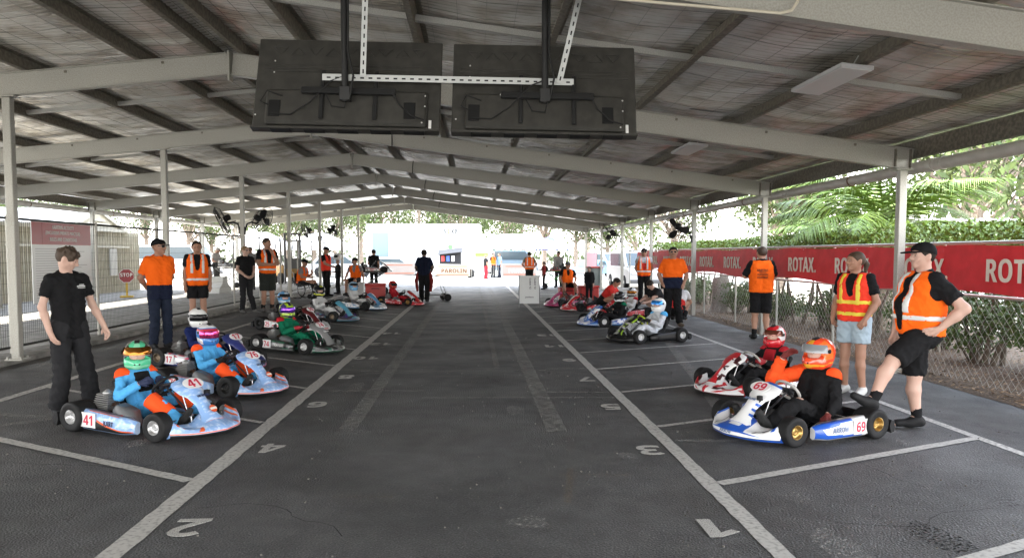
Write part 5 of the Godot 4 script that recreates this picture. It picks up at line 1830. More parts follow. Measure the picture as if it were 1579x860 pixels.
func kart_shapes() -> Dictionary:
	if shared.has("kart"):
		return shared["kart"]
	var s := {}
	var g := Geo.new()
	# front fairing: rings across the kart, u runs round the section from the underside over the lip to the top
	var rings := []
	for k in 33:
		var u := -1.0 + 2.0 * k / 32.0
		var a := absf(u)
		var x := u * 0.50
		var tip := smoothstep(0.70, 0.95, a)
		var fall := smoothstep(0.97, 1.0, a)
		var zf := 0.98 - 0.26 * pow(a, 2.6) + 0.02 * exp(-u * u * 40.0)
		var zb := 0.71 - 0.17 * pow(a, 2.0) + 0.05 * smoothstep(0.2, 0.5, a) * (1.0 - smoothstep(0.5, 0.9, a))
		var bump := 0.075 * exp(-u * u * 14.0)
		var dip := 0.03 * smoothstep(0.30, 0.5, a) * (1.0 - tip)
		var up := tip * 0.075 - fall * 0.05
		var ring := PackedVector3Array()
		ring.append(Vector3(x * 0.97, 0.045, zb + 0.03))
		ring.append(Vector3(x * 0.98, 0.036, lerpf(zb, zf, 0.6)))
		ring.append(Vector3(x, 0.040, zf - 0.03))
		ring.append(Vector3(x, 0.052, zf))
		ring.append(Vector3(x, 0.072, zf + 0.003))
		ring.append(Vector3(x, 0.090, zf))
		ring.append(Vector3(x, 0.118 + up * 0.4, zf - 0.014))
		ring.append(Vector3(x, 0.140 + up * 0.8 - dip * 0.4, zf - 0.055))
		ring.append(Vector3(x, 0.152 + up + bump * 0.4 - dip, lerpf(zf, zb, 0.5)))
		ring.append(Vector3(x, 0.165 + up + bump - dip, lerpf(zf, zb, 0.78)))
		ring.append(Vector3(x, 0.172 + up * 1.1 + bump * 1.3 - dip * 0.6, zb))
		ring.append(Vector3(x, 0.150 + up + bump - dip * 0.6, zb - 0.012))
		rings.append(ring)
	g.loft(rings)
	s.nose = g.mesh()
	# steering fairing with its narrow waist: rings from the nose up to the top edge
	g = Geo.new()
	rings = []
	for k in 19:
		var t := k / 18.0
		var w: float = 0.0
		var keys := [[0.0, 0.190], [0.18, 0.118], [0.42, 0.095], [0.60, 0.120], [0.72, 0.180], [0.86, 0.198], [0.96, 0.172], [1.0, 0.140]]
		for j in keys.size() - 1:
			if t >= keys[j][0] and t <= keys[j + 1][0]:
				w = lerpf(keys[j][1], keys[j + 1][1], smoothstep(keys[j][0], keys[j + 1][0], t))
		var y := 0.185 + 0.385 * pow(t, 1.05) + 0.02 * sin(t * PI)
		var z := 0.86 - 0.46 * t + 0.035 * sin(t * PI)
		var nrm := Vector3(0, 0.75, 0.66)
		var ring := PackedVector3Array()
		for j in 9:
			var q := -1.0 + 2.0 * j / 8.0
			ring.append(Vector3(q * w, y, z) - nrm * 0.060 * pow(absf(q), 2.2))
		for j in 7:
			var q := 0.85 - 1.7 * j / 6.0
			ring.append(Vector3(q * w, y, z) - nrm * (0.024 + 0.055 * pow(absf(q), 2.2)))
		rings.append(ring)
	g.loft(rings)
	s.panel = g.mesh()
	# side pod, built for the right side (-x)
	for sg in [-1.0, 1.0]:
		g = Geo.new()
		rings = []
		for k in 14:
			var t := k / 13.0
			var z := -0.34 + 0.66 * t
			var tap := 1.0 - smoothstep(0.86, 1.0, t) * 0.55
			var out := 0.655 - 0.02 * (1.0 - t) - 0.09 * smoothstep(0.80, 1.0, t)
			var top: float = lerpf(0.255, 0.215, t) * (1.0 - 0.18 * smoothstep(0.85, 1.0, t))
			var inn := 0.50
			var ring := PackedVector3Array()
			for p in [Vector2(inn, 0.06), Vector2(out - 0.03, 0.045), Vector2(out, 0.07), Vector2(out + 0.004, 0.11), Vector2(out - 0.004, top - 0.06 * tap), Vector2(out - 0.012, top - 0.02), Vector2(out - 0.045, top), Vector2(inn, top - 0.012)]:
				ring.append(Vector3(sg * p.x, p.y, z))
			rings.append(ring)
		g.loft(rings)
		s["pod%d" % int(sg)] = g.mesh()
	# wheels, axis along x
	for e in [["front", 0.152, 0.070], ["rear", 0.160, 0.118]]:
		var r: float = e[1]
		var w: float = e[2]
		var x := Transform3D(Basis(Vector3.BACK, PI / 2), Vector3.ZERO)
		g = Geo.new()
		g.lathe([Vector2(0.068, -w * 0.80), Vector2(0.080, -w * 0.96), Vector2(r * 0.80, -w), Vector2(r * 0.92, -w * 0.97), Vector2(r * 0.985, -w * 0.86), Vector2(r, -w * 0.7), Vector2(r + 0.001, 0), Vector2(r, w * 0.7), Vector2(r * 0.985, w * 0.86), Vector2(r * 0.92, w * 0.97), Vector2(r * 0.80, w), Vector2(0.080, w * 0.96), Vector2(0.068, w * 0.80), Vector2(0.068, -w * 0.80)], 28, x, false)
		s["tyre_" + e[0]] = g.mesh()
		g = Geo.new()
		g.lathe([Vector2(0.014, -w * 0.55), Vector2(0.02, -w * 0.62), Vector2(0.034, -w * 0.58), Vector2(0.040, -w * 0.5), Vector2(0.060, -w * 0.62), Vector2(0.066, -w * 0.93), Vector2(0.075, -w * 0.95), Vector2(0.075, w * 0.95), Vector2(0.066, w * 0.93), Vector2(0.060, w * 0.62), Vector2(0.040, w * 0.5), Vector2(0.034, w * 0.58), Vector2(0.02, w * 0.62), Vector2(0.014, w * 0.55)], 24, x)
		for sg in [-1.0, 1.0]:
			for k in 3:
				var a := TAU * k / 3
				g.box(Vector3(sg * w * 0.60, cos(a) * 0.03, sin(a) * 0.03), Vector3(0.012, 0.012, 0.012))
		s["rim_" + e[0]] = g.mesh()
	# floor tray
	g = Geo.new()
	g.extrude(PackedVector2Array([Vector2(-0.20, 0.0), Vector2(-0.30, 0.35), Vector2(-0.22, 0.78), Vector2(0.22, 0.78), Vector2(0.30, 0.35), Vector2(0.20, 0.0)]), 0.006, Transform3D(Basis(Vector3(1, 0, 0), Vector3(0, 0, 1), Vector3(0, -1, 0)), Vector3(0, 0.045, 0)))
	s.floor = g.mesh()
	# chassis rails
	var rails := []
	for sg in [-1.0, 1.0]:
		g = Geo.new()
		g.tube([Vector3(sg * 0.27, 0.065, -0.62), Vector3(sg * 0.29, 0.065, -0.3), Vector3(sg * 0.32, 0.06, 0.1), Vector3(sg * 0.28, 0.06, 0.4), Vector3(sg * 0.20, 0.06, 0.78)], 0.016, 8)
		rails.append(g.mesh())
	s.rails = rails
	var cross := []
	for e in [[-0.45, 0.29], [-0.05, 0.30], [0.52, 0.27], [0.76, 0.2]]:
		g = Geo.new()
		g.tube([Vector3(-e[1], 0.062, e[0]), Vector3(e[1], 0.062, e[0])], 0.014, 8)
		cross.append(g.mesh())
	s.cross = cross
	g = Geo.new()
	g.tube([Vector3(-0.56, 0.14, -0.47), Vector3(0.56, 0.14, -0.47)], 0.022, 10)
	g.tube([Vector3(-0.06, 0.14, -0.47), Vector3(-0.05, 0.14, -0.47)], 0.075, 16)
	s.axle = g.mesh()
	g = Geo.new()
	for sg in [-1.0, 1.0]:
		g.tube([Vector3(sg * 0.26, 0.10, 0.52), Vector3(sg * 0.40, 0.115, 0.56), Vector3(sg * 0.5, 0.125, 0.57)], 0.016, 8)
		g.box(Vector3(sg * 0.40, 0.12, 0.57), Vector3(0.05, 0.10, 0.05), Basis.IDENTITY, 0.008)
		g.tube([Vector3(sg * 0.39, 0.15, 0.53), Vector3(sg * 0.05, 0.17, 0.50)], 0.009, 6)
	s.steering = g.mesh()
	# rear bumper
	g = Geo.new()
	rings = []
	for k in 21:
		var u := -1.0 + 2.0 * k / 20.0
		var x := u * 0.68
		var z := -0.70 + 0.05 * u * u
		var ring := PackedVector3Array()
		for p in [Vector2(0.0, 0.075), Vector2(-0.045, 0.085), Vector2(-0.06, 0.13), Vector2(-0.05, 0.20), Vector2(0.0, 0.215), Vector2(0.02, 0.15)]:
			ring.append(Vector3(x, p.y - 0.02 * u * u, z + p.x))
		rings.append(ring)
	g.loft(rings)
	s.rear = g.mesh()
	# moulded seat shell
	g = Geo.new()
	var seat := func(u: float, v: float, off: float) -> Vector3:
		var q := -1.0 + 2.0 * u
		var hip := 0.185 + 0.01 * v
		var z := lerpf(0.10, -0.36, smoothstep(0.0, 0.62, v)) - 0.15 * smoothstep(0.5, 1.0, v)
		var y := 0.075 + 0.05 * (1.0 - smoothstep(0.0, 0.2, v)) + 0.33 * smoothstep(0.42, 1.0, v)
		var side := pow(absf(q), 2.6)
		var wing := 0.20 * smoothstep(0.08, 0.45, v) * (1.0 - 0.55 * smoothstep(0.72, 1.0, v))
		return Vector3(q * (hip + off), y + side * wing - off * 0.8, z + side * 0.11 * smoothstep(0.5, 0.9, v) - off * smoothstep(0.4, 0.8, v))
	g.sheet(14, 16, func(u: float, v: float) -> Vector3: return seat.call(u, v, 0.0))
	g.sheet(14, 16, func(u: float, v: float) -> Vector3: return seat.call(1.0 - u, v, 0.014))
	s.seat = g.mesh()
	# steering wheel and column
	g = Geo.new()
	var pts := []
	for k in 29:
		var a := TAU * k / 28
		pts.append(Vector3(cos(a) * 0.155, sin(a) * (0.135 if sin(a) > 0 else 0.12), 0))
	g.tube(pts, 0.016, 8, false)
	s.wheel = g.mesh()
	g = Geo.new()
	g.tube([Vector3(0, 0, 0), Vector3(0, 0, 0.50)], 0.011, 8)
	g.box(Vector3(0, 0, 0.0), Vector3(0.13, 0.085, 0.03), Basis.IDENTITY, 0.012)
	g.box(Vector3(0, -0.06, 0.0), Vector3(0.025, 0.13, 0.008))
	g.box(Vector3(0, 0.03, 0.0), Vector3(0.29, 0.03, 0.008))
	s.column = g.mesh()
	# pedals
	g = Geo.new()
	for sg in [-1.0, 1.0]:
		g.tube([Vector3(sg * 0.14, 0.07, 0.68), Vector3(sg * 0.14, 0.22, 0.64)], 0.009, 6)
		g.box(Vector3(sg * 0.14, 0.215, 0.645), Vector3(0.07, 0.02, 0.014))
	s.pedals = g.mesh()
	# engine on the right of the seat: finned barrel, crankcase, air box, exhaust
	var fins := []
	for k in 9:
		g = Geo.new()
		var w: float = 0.185 - 0.018 * absf(k - 4.0) * 0.5
		g.box(Vector3(-0.36, 0.22 + 0.021 * k, -0.30), Vector3(w, 0.009, w * 1.15), Basis(Vector3.BACK, 0.18), 0.004)
		fins.append(g.mesh())
	s.fins = fins
	g = Geo.new()
	g.lathe([Vector2(0.05, 0.18), Vector2(0.05, 0.39), Vector2(0.035, 0.41), Vector2(0.014, 0.43)], 14, at(-0.36, 0, -0.30))
	s.barrel = g.mesh()
	g = Geo.new()
	g.box(Vector3(-0.35, 0.13, -0.31), Vector3(0.20, 0.15, 0.22), Basis.IDENTITY, 0.03)
	g.lathe([Vector2(0.085, -0.03), Vector2(0.085, 0.03)], 18, Transform3D(Basis(Vector3.BACK, PI / 2), Vector3(-0.47, 0.13, -0.31)))
	s.crankcase = g.mesh()
	g = Geo.new()
	g.tube([Vector3(-0.36, 0.26, -0.24), Vector3(-0.37, 0.30, -0.15), Vector3(-0.40, 0.22, -0.10), Vector3(-0.40, 0.17, -0.18), Vector3(-0.38, 0.19, -0.42), Vector3(-0.34, 0.2, -0.66)], [0.020, 0.022, 0.026, 0.032, 0.042, 0.036], 10)
	s.exhaust = g.mesh()
	g = Geo.new()
	g.loft([PackedVector3Array([Vector3(-0.52, 0.10, -0.02), Vector3(-0.34, 0.10, -0.02), Vector3(-0.34, 0.10, 0.20), Vector3(-0.52, 0.10, 0.20)]), PackedVector3Array([Vector3(-0.52, 0.26, -0.04), Vector3(-0.36, 0.28, -0.04), Vector3(-0.36, 0.26, 0.17), Vector3(-0.52, 0.25, 0.18)]), PackedVector3Array([Vector3(-0.49, 0.31, -0.02), Vector3(-0.38, 0.32, -0.02), Vector3(-0.38, 0.30, 0.08), Vector3(-0.49, 0.30, 0.08)])])
	s.airbox = g.mesh()
	g = Geo.new()
	g.lathe([Vector2(0.034, 0.0), Vector2(0.034, 0.014), Vector2(0.022, 0.024)], 14, Transform3D(Basis(Vector3.BACK, PI / 2), Vector3(-0.52, 0.19, 0.09)))
	s.cap = g.mesh()
	g = Geo.new()
	g.extrude(PackedVector2Array([Vector2(-0.16, 0.07), Vector2(0.19, 0.06), Vector2(0.24, 0.12), Vector2(0.18, 0.2), Vector2(-0.05, 0.245), Vector2(-0.17, 0.19)]), 0.05, Transform3D(Basis(Vector3.UP, PI / 2), Vector3(0.0, 0.02, -0.45)))
	s.chain_guard = g.mesh()
	# slim white support bars under the steering fairing
	g = Geo.new()
	for sg in [-1.0, 1.0]:
		g.tube([Vector3(sg * 0.09, 0.08, 0.62), Vector3(sg * 0.07, 0.44, 0.44)], 0.009, 6)
		g.tube([Vector3(sg * 0.22, 0.10, 0.80), Vector3(sg * 0.33, 0.13, 0.66), Vector3(sg * 0.36, 0.12, 0.5)], 0.010, 6)
	s.supports = g.mesh()
	shared["kart"] = s
	return s

# look: nose / panel / pod materials, rim, number, ink, plate, text, wheel grip
func kart(label: String, where: Vector3, turn: float, look: Dictionary, lift := 0.0) -> Node3D:
	var s := kart_shapes()
	var t := thing("racing_kart", label, "kart", Vector3(where.x, ground_y(where.x) + lift + 0.004, where.z), turn, look.get("group", "karts lined up in the bays"))
	t.basis = Basis(Vector3.BACK, -0.045 if lift == 0.0 and where.x < -2.0 else 0.0) * Basis(Vector3.UP, turn) * Basis.from_scale(Vector3.ONE * KART_SCALE)
	var black := mat("kart_black", 0.015, 0.015, 0.016, 0.5)
	var chrome := mat("kart_chrome", 0.55, 0.55, 0.56, 0.25, 0.9)
	var steel := mat("kart_frame_dark", 0.05, 0.05, 0.055, 0.4, 0.4)
	var alloy := mat("engine_alloy", 0.30, 0.30, 0.30, 0.45, 0.6)
	var rubber := mat("kart_tyre", 0.013, 0.013, 0.0135, 0.6)
	rubber.metallic_specular = 0.3
	var rim: StandardMaterial3D = look.rim
	obj("floor_tray", s.floor, black, t)
	for m in s.rails:
		obj("chassis_rail", m, look.get("frame", steel), t)
	for m in s.cross:
		obj("cross_tube", m, look.get("frame", steel), t)
	obj("front_fairing", s.nose, look.nose, t)
	obj("steering_fairing", s.panel, look.panel, t)
	obj("support_bars", s.supports, chrome, t)
	for sg in [-1, 1]:
		var pod := obj("side_pod", s["pod%d" % sg], look.pod, t)
		if look.has("number"):
			var face := Transform3D(Basis(Vector3.UP, sg * PI / 2), Vector3(sg * 0.646, 0.155, -0.235))
			var g := Geo.new()
			g.box(Vector3(0, 0, 0.004), Vector3(0.20, 0.155, 0.006), Basis.IDENTITY, 0.002)
			obj("number_sticker", g, look.plate, pod, face)
			lettering(look.number, 0.105, pod, face * at(0, 0, 0.008), look.ink, "number", 0.125)
			if look.has("word"):
				lettering(look.get("pod_word", look.word), 0.055, pod, Transform3D(Basis(Vector3.UP, sg * PI / 2), Vector3(sg * 0.664, 0.150, 0.06)), look.get("word_ink", black), "maker_name", look.get("pod_wide", 0.22))
	for e in [["front", 0.51, 0.57], ["rear", 0.56, -0.47]]:
		for sg in [-1.0, 1.0]:
			var r := 0.152 if e[0] == "front" else 0.160
			var steer := Basis(Vector3.UP, look.get("steer", 0.0)) if e[0] == "front" else Basis.IDENTITY
			var w := node_part("wheel", t, Transform3D(steer, Vector3(sg * e[1], r, e[2])))
			obj("tyre", s["tyre_" + e[0]], rubber, w)
			obj("rim", s["rim_" + e[0]], rim, w)
	obj("axle", s.axle, chrome, t)
	obj("steering_linkage", s.steering, chrome, t)
	obj("rear_bumper", s.rear, look.get("rear", black), t)
	obj("seat", s.seat, look.get("seat", mat("seat_grey", 0.03, 0.03, 0.032, 0.4)), t)
	obj("pedals", s.pedals, chrome, t)
	var hub := node_part("steering_wheel", t, Transform3D(Basis(Vector3.RIGHT, 0.62), Vector3(0, 0.455, 0.14)))
	obj("rim_grip", s.wheel, look.get("grip", black), hub)
	obj("column", s.column, steel, hub)
	var en := node_part("engine", t)
	obj("crankcase", s.crankcase, mat("engine_dark", 0.06, 0.06, 0.06, 0.45, 0.5), en)
	obj("barrel", s.barrel, alloy, en)
	for m in s.fins:
		obj("cooling_fin", m, alloy, en)
	obj("exhaust", s.exhaust, mat("exhaust_brown", 0.16, 0.09, 0.06, 0.4, 0.8), en)
	var ab := obj("air_box", s.airbox, mat("air_box_grey", 0.10, 0.105, 0.11, 0.45), t)
	obj("filler_cap", s.cap, mat("cap_red", 0.40, 0.02, 0.03, 0.4), ab)
	obj("chain_guard", s.chain_guard, black, t)
	# number plate on the fairing
	if look.has("number"):
		var face := Transform3D(Basis(Vector3.RIGHT, -0.86), Vector3(0, 0.530, 0.530))
		var g := Geo.new()
		var oval := PackedVector2Array()
		for k in 20:
			var a := TAU * k / 20
			oval.append(Vector2(cos(a) * 0.13 + signf(cos(a)) * 0.01, sin(a) * 0.072))
		g.extrude(oval, 0.008, Transform3D.IDENTITY)
		var pl := obj("number_plate", g, look.plate, t, face)
		lettering(look.number, 0.105, pl, at(0, 0, 0.006), look.ink, "number", 0.165)
		if look.has("word"):
			lettering(look.word, 0.030, t, Transform3D(Basis(Vector3.RIGHT, -0.95), Vector3(0, 0.415, 0.672)), look.get("word_ink", black), "maker_name", 0.17)
			if look.has("badge"):
				g = Geo.new()
				g.lathe([Vector2(0.045, -0.003), Vector2(0.045, 0.003)], 18, Transform3D(Basis(Vector3.RIGHT, PI / 2 - 0.75), Vector3(0, 0.289, 0.812)))
				var bd := obj("round_badge", g, mat("badge_orange", 0.62, 0.10, 0.03, 0.4), t)
				g = Geo.new()
				g.box(Vector3(0, 0, 0.002), Vector3(0.084, 0.026, 0.006))
				obj("badge_band", g, mat("sticker_white", 0.7, 0.7, 0.68, 0.6), bd, Transform3D(Basis(Vector3.RIGHT, -0.75), Vector3(0, 0.290, 0.814)))
	if look.has("nose_word"):
		lettering(look.nose_word, 0.036, t, Transform3D(Basis(Vector3.RIGHT, -0.25), Vector3(0, 0.100, 1.003)), look.get("word_ink", black), "maker_name", 0.17)
	if look.has("camera"):
		var g := Geo.new()
		g.box(Vector3(0.10, 0.43, 0.63), Vector3(0.055, 0.05, 0.045), Basis.IDENTITY, 0.005)
		g.tube([Vector3(0.10, 0.40, 0.62), Vector3(0.07, 0.37, 0.62)], 0.008, 6)
		obj("action_camera", g, black, t)
	return t

func nose_print(key: String, base: Color, lip: Color, stripe: Color, accent: Color, streak: float, seed_: int) -> StandardMaterial3D:
	# u: round the section (0.25..0.42 = front lip, above = top); v: across the kart
	return printed(key, 224, 256, base, [
		[lip, rect(0.0, 0.0, 0.36, 1.0)], [stripe, rect(0.375, 0.0, 0.425, 1.0)],
		[accent, rect(0.55, 0.0, 0.95, 0.035)], [accent, rect(0.55, 0.06, 0.95, 0.08)], [accent, rect(0.55, 0.10, 0.95, 0.118)],
		[accent, rect(0.55, 0.965, 0.95, 1.0)], [accent, rect(0.55, 0.92, 0.95, 0.94)], [accent, rect(0.55, 0.882, 0.95, 0.90)],
		[stripe, [Vector2(0.45, 0.20), Vector2(0.62, 0.26), Vector2(0.62, 0.29), Vector2(0.45, 0.25)]], [stripe, [Vector2(0.45, 0.80), Vector2(0.62, 0.74), Vector2(0.62, 0.71), Vector2(0.45, 0.75)]]], streak, seed_)

func panel_print(key: String, base: Color, a: Color, b: Color, streak: float, seed_: int) -> StandardMaterial3D:
	# u: across the top face 0..0.55, then underside; v: bottom to top
	return printed(key, 160, 192, base, [
		[a, [Vector2(0.0, 0.02), Vector2(0.08, 0.02), Vector2(0.10, 0.62), Vector2(0.0, 0.62)]], [b, [Vector2(0.42, 0.22), Vector2(0.56, 0.22), Vector2(0.56, 0.30), Vector2(0.42, 0.26)]],
		[b, [Vector2(0.42, 0.34), Vector2(0.56, 0.34), Vector2(0.56, 0.42), Vector2(0.42, 0.38)]], [b, [Vector2(0.42, 0.46), Vector2(0.56, 0.46), Vector2(0.56, 0.54), Vector2(0.42, 0.50)]], [a, rect(0.0, 0.955, 0.56, 1.0)]], streak, seed_)

func pod_print(key: String, base: Color, a: Color, b: Color, streak: float, seed_: int) -> StandardMaterial3D:
	# u: round the section (0.25..0.6 = outer face); v: rear to front
	return printed(key, 160, 192, base, [
		[a, [Vector2(0.20, 0.0), Vector2(0.44, 0.0), Vector2(0.44, 0.38), Vector2(0.24, 0.95), Vector2(0.20, 0.95)]], [b, [Vector2(0.44, 0.32), Vector2(0.48, 0.32), Vector2(0.27, 0.98), Vector2(0.23, 0.98)]], [b, rect(0.70, 0.1, 0.74, 0.75)], [b, rect(0.78, 0.1, 0.82, 0.75)]], streak, seed_)

func sweep_print(key: String, base: Color, a: Color, b: Color, seed_: int) -> StandardMaterial3D:
	# angular slashes in two colours
	var r := RandomNumberGenerator.new()
	r.seed = seed_
	var shapes := []
	for k in 17:
		var p := Vector2(r.randf(), r.randf())
		var d := Vector2(r.randf_range(0.12, 0.36), r.randf_range(0.03, 0.08)) if k % 2 else Vector2(r.randf_range(0.06, 0.14), r.randf_range(0.08, 0.26))
		var sk := r.randf_range(-0.08, 0.12)
		for m in 2:     # mirrored left and right
			var q := [p, p + Vector2(d.x, sk), p + Vector2(d.x, sk + d.y), p + Vector2(0, d.y)]
			if m:
				for j in 4:
					q[j] = Vector2(q[j].x, 1.0 - q[j].y)
			shapes.append([a if k % 3 else b, q])
	shapes.append([b, rect(0.0, 0.0, 0.30, 1.0)])
	return printed(key, 96, 128, base, shapes, 0.0, seed_)

func plain_look(base: Color, a: Color, b: Color, rim: StandardMaterial3D, seed_: int) -> Dictionary:
	var k := "kart_print_%d" % seed_
	var first := sweep_print(k + "_nose", base, a, b, seed_)
	var other := first if seed_ > 12 and seed_ != 21 else sweep_print(k + "_panel", base, b, a, seed_ + 50)
	return {"nose": first, "panel": other, "pod": other, "rim": rim}

func build_karts() -> void:
	var sky_blue := Color(0.26, 0.43, 0.74)
	var orange := Color(0.75, 0.12, 0.03)
	var black := Color(0.012, 0.012, 0.013)
	var white := Color(0.74, 0.74, 0.74)
	var red := Color(0.52, 0.02, 0.03)
	var blue := Color(0.02, 0.10, 0.50)
	var plate := mat("plate_white", 0.72, 0.72, 0.72, 0.4)
	var ink := mat("number_red", 0.52, 0.015, 0.05, 0.5)
	var silver := mat("rim_silver", 0.58, 0.58, 0.58, 0.3, 0.75)
	var dark := mat("rim_black", 0.02, 0.02, 0.02, 0.35, 0.3)
	var gold := mat("rim_gold", 0.42, 0.27, 0.09, 0.32, 0.85)
	var navy_ink := mat("ink_navy", 0.02, 0.03, 0.09, 0.5)
	var left := deg_to_rad(66.0)
	var right := deg_to_rad(-68.0)
	var blue_look := {"nose": nose_print("sky_nose", sky_blue, black, orange, orange, 0.45, 3), "panel": panel_print("sky_panel", sky_blue, sky_blue, orange, 0.45, 4), "pod": pod_print("sky_pod", sky_blue, black, orange, 0.45, 5),
		"rim": silver, "number": "41", "ink": ink, "plate": plate, "word": "KART REPUBLIC", "pod_word": "KART", "pod_wide": 0.13, "word_ink": navy_ink, "badge": true, "camera": true}
	kart("light blue and orange kart numbered 41 nearest at left", Vector3(-2.98, 0, -7.25), left, blue_look)
	var second := blue_look.duplicate()
	second.rim = dark
	second.number = "76"
	kart("light blue and orange kart with black rims behind the first one", Vector3(-3.0, 0, -9.21), left, second)
	var navy := plain_look(Color(0.60, 0.60, 0.62), Color(0.03, 0.04, 0.18), Color(0.50, 0.02, 0.08), mat("rim_bronze", 0.22, 0.17, 0.12, 0.4, 0.7), 11)
	navy.merge({"number": "17", "ink": ink, "plate": plate})
	kart("navy, red and white kart numbered 17 on its side", Vector3(-3.72, 0, -10.95), left, navy)
	var green := plain_look(Color(0.016, 0.016, 0.016), Color(0.20, 0.20, 0.20), Color(0.02, 0.10, 0.06), silver, 12)
	green.merge({"number": "74", "ink": ink, "plate": plate, "word": "TONYKART", "word_ink": mat("sticker_white"), "frame": mat("frame_green", 0.01, 0.20, 0.11, 0.3)})
	kart("black and silver kart with a green frame", Vector3(-2.98, 0, -13.04), left, green)
	var redwhite := plain_look(Color(0.55, 0.55, 0.55), red, Color(0.10, 0.012, 0.015), dark, 13)
	redwhite.merge({"number": "25", "ink": ink, "plate": plate})
	kart("white and red kart numbered 25 behind the green framed one", Vector3(-3.8, 0, -16.2), left, redwhite)
	kart("blue, purple and yellow kart on the left side", Vector3(-3.56, 0, -18.68), left, plain_look(Color(0.05, 0.04, 0.06), Color(0.10, 0.04, 0.30), Color(0.10, 0.32, 0.45), mat("rim_bronze"), 14))
	kart("white kart with blue trim near the seated marshal", Vector3(-3.35, 0, -22.6), left, plain_look(white, Color(0.05, 0.06, 0.10), Color(0.10, 0.26, 0.45), dark, 15))
	var rk := plain_look(red, white, Color(0.40, 0.02, 0.02), gold, 16)
	rk.merge({"rear": mat("kart_red_plastic", 0.50, 0.03, 0.02, 0.5)})
	kart("red and white kart farthest along the left line", Vector3(-2.45, 0, -25.0), left + 0.15, rk)
	# right hand line
	var arrow := {"nose": printed("arrow_nose", 224, 256, white, [[blue, rect(0.0, 0.0, 0.30, 1.0)], [Color(0.02, 0.02, 0.03), rect(0.30, 0.0, 0.325, 1.0)], [blue, [Vector2(0.40, 0.10), Vector2(0.50, 0.30), Vector2(0.95, 0.36), Vector2(0.95, 0.40), Vector2(0.62, 0.42), Vector2(0.62, 0.58), Vector2(0.95, 0.60), Vector2(0.95, 0.64), Vector2(0.50, 0.70), Vector2(0.40, 0.90), Vector2(0.46, 0.66), Vector2(0.46, 0.34)]], [blue, rect(0.52, 0.05, 0.95, 0.075)], [blue, rect(0.52, 0.925, 0.95, 0.95)], [Color(0.02, 0.02, 0.03), [Vector2(0.50, 0.20), Vector2(0.90, 0.14), Vector2(0.90, 0.155), Vector2(0.50, 0.22)]], [Color(0.02, 0.02, 0.03), [Vector2(0.50, 0.80), Vector2(0.90, 0.86), Vector2(0.90, 0.845), Vector2(0.50, 0.78)]]]), "nose_word": "ARROW", "panel": panel_print("arrow_panel", white, blue, blue, 0.0, 7), "pod": printed("arrow_pod", 96, 128, white, [
		[blue, [Vector2(0.2, 0.52), Vector2(0.75, 0.60), Vector2(0.75, 1.0), Vector2(0.2, 1.0)]], [blue, rect(0.2, 0.1, 0.30, 1.0)], [blue, rect(0.62, 0.3, 0.8, 1.0)], [white, [Vector2(0.33, 0.5), Vector2(0.58, 0.54), Vector2(0.52, 0.90), Vector2(0.36, 0.86)]]]),
		"rim": gold, "number": "69", "ink": ink, "plate": plate, "word": "ARROW", "word_ink": mat("ink_grey_blue", 0.15, 0.20, 0.32, 0.5), "camera": true, "grip": mat("grip_grey", 0.40, 0.39, 0.37, 0.6)}
	kart("white and blue kart numbered 69 nearest at right", Vector3(2.99, 0, -6.95), right, arrow)
	var second_right := plain_look(white, red, Color(0.05, 0.01, 0.012), dark, 21)
	second_right.merge({"grip": mat("grip_grey")})
	kart("white and red slashed kart behind the one numbered 69", Vector3(3.42, 0, -9.05), right, second_right)
	kart("plain black kart with lime green markings on the right", Vector3(3.3, 0, -14.5), right, {"nose": mat("gloss_black", 0.014, 0.014, 0.015, 0.25), "panel": sweep_print("lime_panel", black, Color(0.25, 0.42, 0.03), Color(0.3, 0.3, 0.3), 22), "pod": mat("gloss_black"), "rim": silver, "grip": mat("grip_lime", 0.45, 0.58, 0.03, 0.6)})
	kart("blue and white kart beside the crouching man", Vector3(3.17, 0, -17.72), right, plain_look(Color(0.62, 0.63, 0.66), Color(0.02, 0.07, 0.36), Color(0.06, 0.20, 0.5), silver, 23))
	kart("red and white kart half hidden behind the blue and white one", Vector3(3.95, 0, -20.1), right, plain_look(red, white, Color(0.3, 0.02, 0.02), dark, 24))
	var trimmed := plain_look(red, Color(0.45, 0.02, 0.02), white, dark, 25)
	trimmed.merge({"rear": mat("kart_red_plastic")})
	kart("red kart with a white lip and no driver on the right", Vector3(3.30, 0, -22.4), right, trimmed)
	var pink := plain_look(Color(0.42, 0.04, 0.16), Color(0.65, 0.45, 0.52), Color(0.3, 0.02, 0.08), dark, 26)
	pink.merge({"rear": mat("kart_red_plastic")})
	kart("pink kart farthest along the right line", Vector3(2.98, 0, -24.2), right, pink)
	# one kart up on a trolley
	kart("white and red kart raised up on a wheeled stand", Vector3(-4.1, 0, -31.0), deg_to_rad(100.0), plain_look(white, red, black, dark, 27).merged({"group": "karts on stands"}), 0.82)
	kart_stand("steel kart stand under the raised white and red kart", Vector3(-4.1, ground_y(-4.1), -31.0), deg_to_rad(100.0))
	kart("dark kart raised on a green stand at the far right", Vector3(3.9, 0, -37.0), deg_to_rad(-95.0), plain_look(black, Color(0.3, 0.3, 0.3), red, dark, 28).merged({"group": "karts on stands"}), 0.82)
	kart_stand("green kart stand at the far right of the shed", Vector3(3.9, 0, -37.0), deg_to_rad(-95.0), mat("stand_green", 0.06, 0.30, 0.05, 0.5))
	kart("black kart raised on a stand beyond the left fence", Vector3(-10.6, 0, -34.0), deg_to_rad(80.0), plain_look(black, Color(0.4, 0.4, 0.4), white, dark, 29).merged({"group": "karts on stands"}), 0.86)
	kart_stand("dark kart stand beyond the left fence", Vector3(-10.6, 0.2, -34.0), deg_to_rad(80.0))

